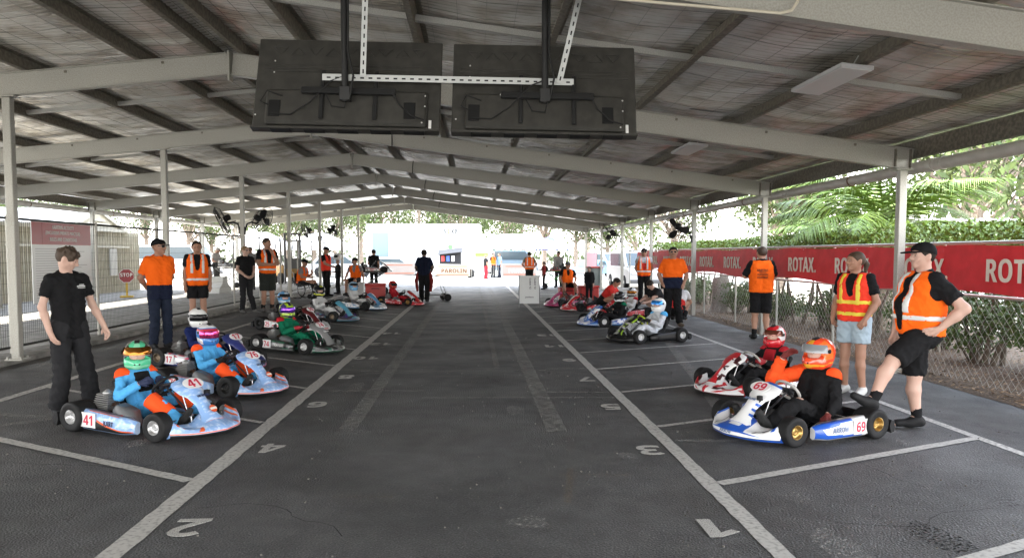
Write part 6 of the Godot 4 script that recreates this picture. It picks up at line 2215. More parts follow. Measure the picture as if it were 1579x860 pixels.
func kart_stand(label: String, where: Vector3, turn: float, m: StandardMaterial3D = null) -> void:
	var t := thing("kart_stand", label, "stand", where, turn, "kart stands")
	var steel := m if m else mat("stand_grey", 0.20, 0.20, 0.20, 0.4, 0.5)
	for sg in [-1.0, 1.0]:
		var g := Geo.new()
		g.tube([Vector3(sg * 0.34, 0.84, -0.5), Vector3(sg * 0.34, 0.84, 0.6)], 0.018, 8)
		obj("top_rail", g, steel, t)
		g = Geo.new()
		g.tube([Vector3(sg * 0.34, 0.14, -0.5), Vector3(sg * 0.30, 0.84, 0.5)], 0.016, 8)
		obj("brace", g, steel, t)
		g = Geo.new()
		g.tube([Vector3(sg * 0.34, 0.14, 0.5), Vector3(sg * 0.30, 0.84, -0.5)], 0.016, 8)
		obj("brace", g, steel, t)
		for z in [-0.5, 0.5]:
			g = Geo.new()
			g.lathe([Vector2(0.04, -0.03), Vector2(0.12, -0.03), Vector2(0.13, 0), Vector2(0.12, 0.03), Vector2(0.04, 0.03)], 16, Transform3D(Basis(Vector3.BACK, PI / 2), Vector3(sg * 0.38, 0.13, z)))
			obj("wheel", g, mat("kart_tyre"), t)
	for z in [-0.5, 0.5]:
		var g := Geo.new()
		g.tube([Vector3(-0.36, 0.14, z), Vector3(0.36, 0.14, z)], 0.014, 8)
		obj("cross_bar", g, steel, t)

# ------------------------------------------------------------------ people
# joints for a figure 1.75 m tall facing +z; L is the figure's left (+x)
func joints(over := {}) -> Dictionary:
	var j := {"pel": Vector3(0, 0.97, 0), "ch": Vector3(0, 1.29, 0.0), "nk": Vector3(0, 1.475, -0.015), "hd": Vector3(0, 1.635, 0.01),
		"shL": Vector3(0.18, 1.425, -0.01), "elL": Vector3(0.225, 1.14, -0.03), "wrL": Vector3(0.235, 0.90, 0.03), "haL": Vector3(0.22, 0.74, 0.06),
		"shR": Vector3(-0.18, 1.425, -0.01), "elR": Vector3(-0.225, 1.14, -0.03), "wrR": Vector3(-0.235, 0.90, 0.03), "haR": Vector3(-0.22, 0.74, 0.06),
		"hpL": Vector3(0.09, 0.93, 0), "knL": Vector3(0.10, 0.50, 0.015), "anL": Vector3(0.115, 0.085, -0.02), "toL": Vector3(0.15, 0.035, 0.16),
		"hpR": Vector3(-0.09, 0.93, 0), "knR": Vector3(-0.10, 0.50, 0.015), "anR": Vector3(-0.115, 0.085, -0.02), "toR": Vector3(-0.15, 0.035, 0.16), "yaw": 0.0, "nod": 0.0, "belly": 0.0, "wide": 1.0}
	j.merge(over, true)
	return j

func torso_bones(j: Dictionary, e: float, low := 0.04) -> Array:
	var u: Vector3 = (j.nk - j.pel).normalized()
	var r: Vector3 = (j.shL - j.shR).normalized()
	var f := r.cross(u).normalized()
	var w: float = j.wide
	var b := []
	for s in [-1.0, 1.0]:
		b.append([j.ch + r * s * 0.080 * w + u * 0.05, j.pel + r * s * 0.065 * w - u * low, 0.112 * w + e, 0.108 * w + e])
	b.append([j.shL - r * 0.035 - u * 0.02, j.shR + r * 0.035 - u * 0.02, 0.056 + e, 0.056 + e])
	for s in [-1.0, 1.0]:
		b.append([j.nk + r * s * 0.015 + u * 0.012, (j.shL if s > 0 else j.shR) - r * s * 0.06 - u * 0.005, 0.050 + e, 0.046 + e])
	b.append([j.ch + u * 0.06, j.nk - u * 0.02, 0.10 * w + e, 0.062 + e])
	if j.belly > 0.0:
		b.append([j.pel + u * 0.20 + f * 0.09 * j.belly, j.pel + u * 0.06 + f * 0.07 * j.belly, 0.10 + 0.06 * j.belly + e, 0.10 + 0.05 * j.belly + e])
	return b

func leg_bones(j: Dictionary, e: float, side: String, upto := 1.0) -> Array:
	var hp: Vector3 = j["hp" + side]
	var kn: Vector3 = j["kn" + side]
	var an: Vector3 = j["an" + side]
	var w: float = lerpf(1.0, j.wide, 0.7)
	if upto < 1.0:
		return [[hp, hp.lerp(kn, upto), 0.088 * w + e, lerpf(0.088, 0.060, upto) * w + e * 1.5, 1]]
	var back := (an - kn).cross(j.shL - j.shR).normalized() * 0.018
	var calf := kn.lerp(an, 0.32) + back
	return [[hp, kn, 0.086 * w + e, 0.057 * w + e], [kn, calf, 0.055 * w + e, 0.056 * w + e], [calf, an, 0.056 * w + e, 0.038 + e]]

func hand_bones(j: Dictionary, side: String, r0 := 0.0095) -> Array:
	var w: Vector3 = j["wr" + side]
	var t: Vector3 = j["ha" + side]
	var d := (t - w)
	var len := d.length()
	d = d / len
	var palm: Vector3 = j.get("palm" + side, Vector3(-1.0 if side == "L" else 1.0, 0, 0.1))     # the way the palm looks
	palm = (palm - d * palm.dot(d)).normalized()
	var across := d.cross(palm).normalized() * (1.0 if side == "L" else -1.0)      # towards the thumb
	var curl: float = j.get("curl" + side, 0.35)
	var b := []
	var k := w + d * len * 0.50
	b.append([w, k + across * 0.022, 0.026, 0.018])
	b.append([w, k - across * 0.022, 0.026, 0.016])
	for f in 4:
		var o := (1.5 - f) * 0.0205
		var l: float = len * [0.47, 0.53, 0.49, 0.38][f]
		var p0 := k + across * o
		var d1 := (d + palm * curl * 0.7).normalized()
		var p1 := p0 + d1 * l * 0.45
		var d2 := (d + palm * curl * 2.0).normalized()
		var p2 := p1 + d2 * l * 0.32
		var d3 := (d + palm * curl * 3.6).normalized()
		b.append([p0, p1, r0, r0 * 0.95])
		b.append([p1, p2, r0 * 0.95, r0 * 0.88])
		b.append([p2, p2 + d3 * l * 0.24, r0 * 0.88, r0 * 0.75])
	var t0 := w + d * len * 0.16 + across * 0.026
	var t1 := t0 + (d * 0.75 + across * 0.65 + palm * 0.25).normalized() * len * 0.22
	b.append([w + d * len * 0.1, t0, 0.018, 0.013])
	b.append([t0, t1, 0.013, 0.0105])
	b.append([t1, t1 + (d + across * 0.2 + palm * (0.2 + curl)).normalized() * len * 0.18, 0.0105, 0.008])
	return b

func head_frame(j: Dictionary) -> Transform3D:
	var u: Vector3 = (j.nk - j.ch).normalized()
	var r: Vector3 = (j.shL - j.shR).normalized()
	var base := Basis(r, u.lerp(Vector3.UP, 0.75).normalized(), r.cross(u).normalized()).orthonormalized()
	return Transform3D(base * Basis(Vector3.UP, j.yaw) * Basis(Vector3.RIGHT, j.nod), j.hd)

func on(x: Transform3D, bones: Array) -> Array:
	var out := []
	for b in bones:
		out.append([x * b[0], x * b[1], b[2], b[3]] + ([b[4]] if b.size() > 4 else []))
	return out

func put_blob(called: String, bones: Array, cell: float, k: float, m: Material, t: Node, s: float, cuts: Array = []) -> MeshInstance3D:
	var r := blob(bones, cell, k, cuts)
	if r[0].size() == 0:
		return null
	var g := Geo.new()
	g.add_points(r[0], r[1])
	if called in ["trousers", "shirt", "shorts", "lower_panel", "vest", "right_sleeve"] and cell < 0.03:
		if not shared.has("folds"):
			var nz := FastNoiseLite.new()
			nz.seed = 12
			nz.frequency = 7.0
			nz.fractal_type = FastNoiseLite.FRACTAL_RIDGED
			nz.fractal_octaves = 2
			shared["folds"] = nz
		g.crumple(0.013 if called != "vest" else 0.012, shared["folds"])
	return obj(called, g, m, t, Transform3D(Basis.from_scale(Vector3.ONE * s), Vector3.ZERO))

func cloth(key: String, r := 0.5, g := 0.5, b := 0.5) -> StandardMaterial3D:
	if mats.has(key):
		return mats[key]
	var m := mat(key, r, g, b, 0.85)
	m.metallic_specular = 0.22
	return m

func hi_vis(key: String, r: float, g: float, b: float) -> StandardMaterial3D:
	return cloth(key, r, g, b)

# a person; look holds the clothes. Returns the thing.
func person(label: String, where: Vector3, turn: float, height: float, j: Dictionary, look: Dictionary, cell := 0.016, group := "people standing around the bays") -> Node3D:
	var t := thing("person", label, "person", where, turn, group)
	dress(t, height / 1.75, j, look, cell)
	return t

func dress(t: Node3D, s: float, j: Dictionary, look: Dictionary, cell: float) -> void:
	cell /= s
	var skin: StandardMaterial3D = look.get("skin", mat("skin_fair", 0.42, 0.24, 0.17, 0.55))
	var hx := head_frame(j)
	var near := cell < 0.014
	var u: Vector3 = (j.nk - j.pel).normalized()
	var r: Vector3 = (j.shL - j.shR).normalized()
	var f := r.cross(u).normalized()
	# --- the body: one continuous surface
	var body := []
	body += on(hx, [[Vector3(0, 0.025, -0.018), Vector3(0, 0.015, 0.012), 0.089, 0.086], [Vector3(0, -0.03, 0.03), Vector3(0, -0.062, 0.052), 0.062, 0.040], [Vector3(0.03, -0.05, 0.02), Vector3(-0.03, -0.05, 0.02), 0.045, 0.045]])
	body.append([j.nk, hx * Vector3(0, -0.05, -0.01), 0.061 * lerpf(1.0, j.wide, 0.6), 0.057 * lerpf(1.0, j.wide, 0.6)])
	if not look.get("helmet"):
		body += on(hx, [[Vector3(0, 0.005, 0.098), Vector3(0, -0.018, 0.108), 0.008, 0.014], [Vector3(0.088, 0.0, -0.005), Vector3(0.088, -0.02, -0.008), 0.018, 0.013], [Vector3(-0.088, 0.0, -0.005), Vector3(-0.088, -0.02, -0.008), 0.018, 0.013]])
	body += torso_bones(j, -0.012)
	for side in ["L", "R"]:
		var w: float = lerpf(1.0, j.wide, 0.8)
		body.append([j["sh" + side], j["el" + side], 0.052 * w, 0.041 * w])
		body.append([j["el" + side], j["el" + side].lerp(j["wr" + side], 0.35), 0.041 * w, 0.042 * w])
		body.append([j["el" + side].lerp(j["wr" + side], 0.35), j["wr" + side], 0.042 * w, 0.029])
		body += leg_bones(j, 0.0, side)
		body.append([j["an" + side], j["to" + side], 0.036, 0.024])
		if not near:
			var q: Vector3 = j["wr" + side].lerp(j["ha" + side], 0.55)
			body.append([j["wr" + side], q, 0.028, 0.034])
			body.append([q, j["ha" + side], 0.032, 0.016])
	var shape := blob(body, cell, 0.03)
	var g := Geo.new()
	g.add_points(shape[0], shape[1])
	if cell * s < 0.017 and not look.get("helmet"):
		var fine := on(hx, [[Vector3(0, 0.028, -0.02), Vector3(0, 0.018, 0.012), 0.090, 0.085], [Vector3(0, -0.03, 0.032), Vector3(0, -0.070, 0.062), 0.062, 0.034], [Vector3(0.035, -0.052, 0.02), Vector3(0.012, -0.085, 0.058), 0.042, 0.026], [Vector3(-0.035, -0.052, 0.02), Vector3(-0.012, -0.085, 0.058), 0.042, 0.026],
			[Vector3(0.012, 0.033, 0.090), Vector3(0.045, 0.030, 0.078), 0.011, 0.010], [Vector3(-0.012, 0.033, 0.090), Vector3(-0.045, 0.030, 0.078), 0.011, 0.010], [Vector3(0, 0.020, 0.094), Vector3(0, -0.016, 0.114), 0.009, 0.014], [Vector3(0.014, -0.022, 0.100), Vector3(-0.014, -0.022, 0.100), 0.010, 0.010],
			[Vector3(0.045, -0.018, 0.068), Vector3(0.030, -0.030, 0.076), 0.022, 0.020], [Vector3(-0.045, -0.018, 0.068), Vector3(-0.030, -0.030, 0.076), 0.022, 0.020], [Vector3(0.020, -0.050, 0.086), Vector3(-0.020, -0.050, 0.086), 0.011, 0.011],
			[Vector3(0.088, 0.012, -0.010), Vector3(0.086, -0.026, -0.004), 0.017, 0.011], [Vector3(-0.088, 0.012, -0.010), Vector3(-0.086, -0.026, -0.004), 0.017, 0.011], [Vector3(0.033, 0.010, 0.108), Vector3(0.033, 0.010, 0.104), 0.017, 0.017, 4], [Vector3(-0.033, 0.010, 0.108), Vector3(-0.033, 0.010, 0.104), 0.017, 0.017, 4]])
		shape = blob(fine, 0.006, 0.014)
		g.add_points(shape[0], shape[1])
	if near and not look.get("gloves"):
		for side in ["L", "R"]:
			shape = blob(hand_bones(j, side), 0.0048 / s, 0.008)
			g.add_points(shape[0], shape[1])
	var scaled := Transform3D(Basis.from_scale(Vector3.ONE * s), Vector3.ZERO)
	obj("body", g, skin, t, scaled)
	if not look.get("helmet"):
		face(t, hx, look, s)
	# --- legs
	var hem: float = look.get("hem", 0.07)
	if look.has("trousers"):
		var loose: float = look.get("loose", 0.014)
		var b := torso_bones(j, 0.010, 0.05).slice(0, 2)
		for side in ["L", "R"]:
			var lb := leg_bones(j, loose, side)
			lb[2][3] += loose * 0.8
			lb[2].append(1)
			b += lb
		put_blob("trousers", b, cell, 0.03, look.trousers, t, s, [[j.pel + u * 0.09, u]])
	if look.has("shorts"):
		var b := torso_bones(j, 0.012, 0.05).slice(0, 2)
		for side in ["L", "R"]:
			b += leg_bones(j, 0.022, side, look.get("short_length", 0.88))
		put_blob("shorts", b, cell, 0.03, look.shorts, t, s, [[j.pel + u * 0.06, u]])
	# --- shoes and socks
	for side in ["L", "R"]:
		var an: Vector3 = j["an" + side]
		var to: Vector3 = j["to" + side]
		var up: Vector3 = look.get("foot_up", Vector3.UP)
		if look.has("foot_up" + side):
			up = look["foot_up" + side]
		var d := (to - an).slide(up).normalized()
		var heel := an - up * 0.040 - d * 0.035
		var tip := heel + d * 0.215
		if look.get("shoes"):
			put_blob("shoe", [[heel + up * 0.012, tip, 0.046, 0.036], [an - up * 0.0, heel + d * 0.10, 0.050, 0.045]], minf(cell, 0.012), 0.03, look.shoes, t, s, [[heel - up * 0.040, -up], [an + up * 0.035, up]])
			if look.has("sole"):
				put_blob("sole", [[heel + up * 0.008, tip - up * 0.002, 0.049, 0.040]], minf(cell, 0.012), 0.02, look.sole, t, s, [[heel - up * 0.043, -up], [heel - up * 0.018, up]])
		if look.has("socks"):
			var kn: Vector3 = j["kn" + side]
			put_blob("sock", [[an, an.lerp(kn, look.get("sock_length", 0.28)), 0.046, 0.052, 1]], minf(cell, 0.014), 0.01, look.socks, t, s)
	# --- upper body
	if look.has("shirt"):
		var b := torso_bones(j, 0.014, hem)
		var sleeve: float = look.get("sleeve", 0.62)
		for side in ["L", "R"]:
			var w: float = lerpf(1.0, j.wide, 0.8)
			var sh: Vector3 = j["sh" + side]
			var el: Vector3 = j["el" + side]
			var wr: Vector3 = j["wr" + side]
			if sleeve <= 1.0:
				b.append([sh, sh.lerp(el, sleeve), 0.066 * w, 0.064 * w, 1])
			else:
				b.append([sh, el, 0.066 * w, 0.054 * w])
				b.append([el, el.lerp(wr, sleeve - 1.0), 0.054 * w, 0.042, 1])
		var cuts := [[j.pel - u * hem, -u]]
		if not look.has("collar"):
			cuts.append([j.nk + u * 0.035, (u + f * 0.40).normalized()])
		if look.has("lower"):
			var split: Vector3 = j.pel + u * look.get("split", 0.20)
			put_blob("shirt", b, cell, 0.03, look.shirt, t, s, [[j.nk + u * 0.035, (u + f * 0.40).normalized()], [split, -u]])
			put_blob("lower_panel", torso_bones(j, 0.0145, hem), cell, 0.03, look.lower, t, s, [[j.pel - u * hem, -u], [split, u]])
		else:
			put_blob("shirt", b, cell, 0.03, look.shirt, t, s, cuts)
	if look.has("collar"):
		put_blob("collar", [[j.nk - u * 0.03, j.nk + u * 0.02, 0.080, 0.066, 3]], minf(cell, 0.013), 0.01, look.collar, t, s)
	if look.has("vest"):
		var low: float = look.get("vest_hem", 0.05)
		var puff: float = look.get("puff", 0.024)
		var vb := torso_bones(j, puff, low)
		vb[2] = [j.shL - r * 0.05 - u * 0.02, j.shR + r * 0.05 - u * 0.02, 0.055 + puff, 0.055 + puff]
		var open: float = look.get("neck", 0.25)
		var away := [[j.nk + f * 0.10 + u * 0.08, j.nk - u * open + f * 0.16, 0.085, 0.035, 4]]
		if look.has("open_front"):
			away = [[j.nk + f * 0.10 + u * 0.08, j.ch + f * 0.22, 0.085, look.open_front, 4], [j.ch + f * 0.22, j.pel + f * 0.30 - u * 0.1, look.open_front, look.open_front * 1.3, 4]]
		for side in ["L", "R"]:
			away.append([j["sh" + side] + (r if side == "L" else -r) * 0.03, j["sh" + side] + (r if side == "L" else -r) * 0.05 - u * 0.12, 0.075, 0.07, 4])
		var cuts := [[j.pel - u * low, -u], [j.nk + u * 0.02, u]]
		put_blob("vest", vb + away, cell, 0.03, look.vest, t, s, cuts)
		if look.has("band"):
			var bb := torso_bones(j, puff + 0.009, low)
			bb[2] = vb[2].duplicate()
			bb[2][2] += 0.005
			bb[2][3] += 0.005
			var fine := minf(cell, 0.012)
			for h in look.get("bands", [0.08, 0.20]):
				put_blob("reflective_band", bb.slice(0, 2) + bb.slice(6) + (away.slice(0, 2) if look.has("open_front") else []), fine, 0.03, look.band, t, s, [[j.pel + u * (h + 0.025), u], [j.pel + u * (h - 0.025), -u]])
			if look.get("braces", true):
				for side in [-1.0, 1.0]:
					put_blob("reflective_brace", bb + away, fine, 0.03, look.band, t, s, [[j.pel + u * 0.14, -u], [j.nk + u * 0.01, u], [j.pel + r * side * 0.105 + r * 0.025, r], [j.pel + r * side * 0.105 - r * 0.025, -r]])
	if look.has("gloves"):
		for side in ["L", "R"]:
			if near:
				put_blob("glove", hand_bones(j, side, 0.0125), 0.0055 / s, 0.010, look.gloves, t, s)
			else:
				put_blob("glove", [[j["wr" + side], j["wr" + side].lerp(j["ha" + side], 0.55), 0.036, 0.040], [j["wr" + side].lerp(j["ha" + side], 0.55), j["ha" + side], 0.038, 0.022]], minf(cell, 0.014), 0.02, look.gloves, t, s)
	if look.has("print"):
		var at_ := Transform3D(Basis(r, u, f).orthonormalized(), (j.ch + u * 0.06 + f * 0.142 * j.wide + r * 0.08) * s)
		for k in 3:
			var pg := Geo.new()
			pg.box(Vector3([0.0, -0.005, 0.0][k] * s, (0.018 - 0.017 * k) * s, 0), Vector3([0.05, 0.085, 0.08][k] * s, [0.009, 0.012, 0.006][k] * s, 0.006))
			obj("chest_print", pg, look.print, t, at_)

func face(t: Node3D, hx: Transform3D, look: Dictionary, s: float) -> void:
	var sx := Transform3D(Basis.from_scale(Vector3.ONE * s), Vector3.ZERO) * hx
	var g: Geo
	if look.has("glasses"):
		g = Geo.new()
		for sd in [-1.0, 1.0]:
			g.box(Vector3(sd * 0.034, 0.012, 0.092), Vector3(0.056, 0.036, 0.012), Basis(Vector3.UP, sd * 0.35), 0.005)
			g.box(Vector3(sd * 0.083, 0.016, 0.045), Vector3(0.006, 0.012, 0.10))
		g.box(Vector3(0, 0.018, 0.099), Vector3(0.03, 0.012, 0.01))
		obj("sunglasses", g, look.glasses, t, sx)
	else:
		for sd in [-1.0, 1.0]:
			g = Geo.new()
			g.ball(Vector3(sd * 0.032, 0.010, 0.084), Vector3(0.014, 0.008, 0.008), 8)
			var eye := obj("eye", g, mat("eye_white", 0.45, 0.42, 0.40, 0.3), t, sx)
			g = Geo.new()
			g.ball(Vector3(sd * 0.032, 0.010, 0.090), Vector3(0.007, 0.007, 0.004), 8)
			obj("iris", g, mat("eye_dark", 0.03, 0.025, 0.02, 0.2), eye)
			g = Geo.new()
			g.box(Vector3(sd * 0.034, 0.030, 0.089), Vector3(0.036, 0.007, 0.012), Basis(Vector3.UP, sd * 0.35), 0.003)
			obj("eyebrow", g, look.get("hair", mat("hair_brown", 0.05, 0.03, 0.018, 0.7)), t, sx)
	g = Geo.new()
	g.box(Vector3(0, -0.049, 0.092), Vector3(0.042, 0.010, 0.008), Basis.IDENTITY, 0.004)
	obj("mouth", g, mat("lip", 0.28, 0.10, 0.085, 0.5), t, sx)
	if look.has("beard"):
		put_blob("beard", on(hx, [[Vector3(0.05, -0.05, 0.02), Vector3(0, -0.078, 0.060), 0.036, 0.030], [Vector3(-0.05, -0.05, 0.02), Vector3(0, -0.078, 0.060), 0.036, 0.030]]), 0.008, 0.02, look.beard, t, s, [[hx * Vector3(0, -0.062, 0), hx.basis.y]])
	if look.has("moustache"):
		g = Geo.new()
		g.box(Vector3(0, -0.036, 0.097), Vector3(0.058, 0.014, 0.012), Basis.IDENTITY, 0.005)
		obj("moustache", g, look.moustache, t, sx)
	if look.has("hair"):
		var hb := [[Vector3(0, 0.030, -0.024), Vector3(0, 0.026, 0.006), 0.096, 0.093]]
		var style: String = look.get("style", "short")
		var rg := RandomNumberGenerator.new()
		rg.seed = 4
		if style == "curly":
			for k in 46:
				var d := Vector3(rg.randfn(), absf(rg.randfn()) * 0.8 + 0.25, rg.randfn()).normalized()
				if d.z > 0.75 and d.y < 0.45:
					continue
				var p := Vector3(0, 0.028, -0.008) + d * rg.randf_range(0.088, 0.102)
				hb.append([p, p + d * 0.012, rg.randf_range(0.016, 0.026), 0.012])
		if style == "tail":
			hb += [[Vector3(0, 0.03, -0.10), Vector3(0, -0.03, -0.15), 0.03, 0.034], [Vector3(0, -0.03, -0.15), Vector3(0.01, -0.14, -0.13), 0.034, 0.014]]
		var cut := [[hx * Vector3(0, 0.030, 0.050), hx.basis * Vector3(0, -0.62, 0.78).normalized()]]
		if style == "curly":
			cut = [[hx * Vector3(0, 0.012, 0.075), hx.basis * Vector3(0, -0.72, 0.69).normalized()]]
		put_blob("hair", on(hx, hb), 0.0075, 0.012, look.hair, t, s, cut)
	if look.has("cap"):
		put_blob("cap", on(hx, [[Vector3(0, 0.038, -0.022), Vector3(0, 0.036, 0.010), 0.103, 0.100]]), 0.009, 0.02, look.cap, t, s, [[hx * Vector3(0, 0.038, 0.0), hx.basis * Vector3(0, -0.97, 0.22).normalized()]])
		g = Geo.new()
		var brim := PackedVector2Array()
		for k in 15:
			var a := PI * k / 14
			brim.append(Vector2(cos(a) * 0.090, 0.030 + sin(a) * 0.150))
		g.extrude(brim, 0.012, Transform3D(Basis(Vector3.RIGHT, PI / 2 + 0.12), Vector3(0, 0.052, 0.030)))
		obj("cap_brim", g, look.get("brim", look.cap), t, sx)

# ------------------------------------------------------------------ helmets and drivers
func helmet_shapes() -> Dictionary:
	if shared.has("helmet"):
		return shared["helmet"]
	var s := {}
	var bones := [[Vector3(0, 0.018, -0.030), Vector3(0, 0.012, 0.018), 0.134, 0.132], [Vector3(0, -0.06, -0.03), Vector3(0, -0.055, 0.01), 0.115, 0.118],
		[Vector3(0.07, -0.085, 0.05), Vector3(0, -0.088, 0.108), 0.055, 0.048], [Vector3(-0.07, -0.085, 0.05), Vector3(0, -0.088, 0.108), 0.055, 0.048],
		[Vector3(-0.075, -0.002, 0.13), Vector3(0.075, -0.002, 0.13), 0.042, 0.042, 4], [Vector3(-0.14, 0.0, 0.09), Vector3(0.14, 0.0, 0.09), 0.034, 0.034, 4], [Vector3(-0.03, 0.0, 0.07), Vector3(0.03, 0.0, 0.07), 0.046, 0.046, 4]]
	var r := blob(bones, 0.0085, 0.035, [[Vector3(0, -0.142, 0), Vector3(0, -1, 0)]])
	var g := Geo.new()
	g.add_points(r[0], r[1], Vector3(0, -0.01, 0))
	s.shell = g.mesh()
	g = Geo.new()
	g.sheet(22, 7, func(u: float, v: float) -> Vector3:
		var a := lerpf(-1.32, 1.32, u)
		var y := lerpf(0.056, -0.046, v)
		var rad := sqrt(maxf(0.144 * 0.144 - pow(y - 0.005, 2.0) * 0.8, 0.001))
		return Vector3(sin(a) * rad, y + 0.004, cos(a) * (rad + 0.018) + 0.002))
	s.visor = g.mesh()
	g = Geo.new()
	g.sheet(22, 6, func(u: float, v: float) -> Vector3:
		var a := lerpf(-1.36, 1.36, u)
		var y := lerpf(0.092, 0.014, v)
		var rad := sqrt(maxf(0.147 * 0.147 - pow(y - 0.012, 2.0) * 0.85, 0.001))
		return Vector3(sin(a) * rad, y, cos(a) * (rad + 0.018) + 0.002))
	s.visor_up = g.mesh()
	g = Geo.new()
	g.ball(Vector3(0, 0.0, 0.018), Vector3(0.085, 0.11, 0.088), 16)
	g.ball(Vector3(0, -0.02, 0.108), Vector3(0.012, 0.02, 0.012), 8)
	s.face = g.mesh()
	g = Geo.new()
	s.pivots = []
	for sd in [-1.0, 1.0]:
		g = Geo.new()
		g.ball(Vector3(sd * 0.146, 0.035, 0.02), Vector3(0.010, 0.022, 0.022), 10)
		s.pivots.append(g.mesh())
	g = Geo.new()
	g.box(Vector3(0, 0.140, 0.045), Vector3(0.05, 0.016, 0.07), Basis(Vector3.RIGHT, 0.35), 0.006)
	s.top_vent = g.mesh()
	g = Geo.new()
	g.box(Vector3(0, -0.085, 0.157), Vector3(0.06, 0.02, 0.012), Basis.IDENTITY, 0.005)
	s.chin_vent = g.mesh()
	shared["helmet"] = s
	return s

func helmet(t: Node3D, hx: Transform3D, look: Dictionary, s: float) -> void:
	var hs := helmet_shapes()
	var x := Transform3D(Basis.from_scale(Vector3.ONE * s), Vector3.ZERO) * hx * Transform3D(Basis.from_scale(Vector3.ONE * 1.07), Vector3.ZERO)
	var h := node_part("helmet", t, x)
	obj("shell", hs.shell, look.helmet, h)
	for m in hs.pivots:
		obj("visor_pivot", m, mat("kart_black"), h)
	obj("top_vent", hs.top_vent, mat("kart_black"), h)
	obj("chin_vent", hs.chin_vent, mat("kart_black"), h)
	if look.get("visor_up", false):
		obj("visor", hs.visor_up, look.visor, h)
	else:
		obj("visor", hs.visor, look.visor, h)
	if look.get("show_face", true):
		var f := obj("face", hs.face, look.get("skin", mat("skin_fair")), h)
		for sd in [-1.0, 1.0]:
			var g := Geo.new()
			g.ball(Vector3(sd * 0.032, 0.012, 0.103), Vector3(0.012, 0.006, 0.006), 8)
			obj("eye", g, mat("eye_dark", 0.03, 0.025, 0.02, 0.2), f)

func helmet_print(key: String, base: Color, a: Color, b: Color, kind := 0) -> StandardMaterial3D:
	# u = round (0.5 front), v = top to chin
	var sh := []
	match kind:
		0: sh = [[a, rect(0.0, 0.62, 1.0, 0.70)], [b, [Vector2(0.0, 0.3), Vector2(0.3, 0.42), Vector2(0.3, 0.50), Vector2(0.0, 0.42)]], [b, [Vector2(1.0, 0.3), Vector2(0.7, 0.42), Vector2(0.7, 0.50), Vector2(1.0, 0.42)]], [a, rect(0.44, 0.0, 0.56, 0.3)]]
		1: sh = [[a, rect(0.0, 0.0, 1.0, 0.26)], [b, rect(0.0, 0.30, 1.0, 0.36)], [a, [Vector2(0.1, 0.5), Vector2(0.35, 0.62), Vector2(0.35, 0.74), Vector2(0.1, 0.66)]], [a, [Vector2(0.9, 0.5), Vector2(0.65, 0.62), Vector2(0.65, 0.74), Vector2(0.9, 0.66)]]]
		2: sh = [[a, [Vector2(0.25, 0.1), Vector2(0.42, 0.3), Vector2(0.30, 0.6), Vector2(0.18, 0.55)]], [a, [Vector2(0.75, 0.1), Vector2(0.58, 0.3), Vector2(0.70, 0.6), Vector2(0.82, 0.55)]], [b, [Vector2(0.0, 0.55), Vector2(0.3, 0.68), Vector2(0.5, 0.66), Vector2(0.7, 0.68), Vector2(1.0, 0.55), Vector2(1.0, 0.62), Vector2(0.5, 0.74), Vector2(0.0, 0.62)]], [b, rect(0.46, 0.0, 0.54, 0.28)]]
	var m := printed(key, 96, 64, base, sh)
	m.roughness = 0.2
	return m

# seated driver joints, in kart coordinates for a tall child or adult
func seated(over := {}) -> Dictionary:
	var j := joints({"pel": Vector3(0, 0.155, -0.20), "ch": Vector3(0, 0.43, -0.33), "nk": Vector3(0, 0.605, -0.365), "hd": Vector3(0, 0.765, -0.33),
		"shL": Vector3(0.175, 0.56, -0.355), "elL": Vector3(0.285, 0.36, -0.16), "wrL": Vector3(0.175, 0.44, 0.06), "haL": Vector3(0.125, 0.47, 0.19), "palmL": Vector3(-1, 0, 0), "curlL": 0.9,
		"shR": Vector3(-0.175, 0.56, -0.355), "elR": Vector3(-0.285, 0.36, -0.16), "wrR": Vector3(-0.175, 0.44, 0.06), "haR": Vector3(-0.125, 0.47, 0.19), "palmR": Vector3(1, 0, 0), "curlR": 0.9,
		"hpL": Vector3(0.095, 0.165, -0.17), "knL": Vector3(0.21, 0.325, 0.19), "anL": Vector3(0.16, 0.135, 0.52), "toL": Vector3(0.16, 0.255, 0.645),
		"hpR": Vector3(-0.095, 0.165, -0.17), "knR": Vector3(-0.21, 0.325, 0.19), "anR": Vector3(-0.16, 0.135, 0.52), "toR": Vector3(-0.16, 0.255, 0.645), "wide": 0.82})
	j.merge(over, true)
	return j

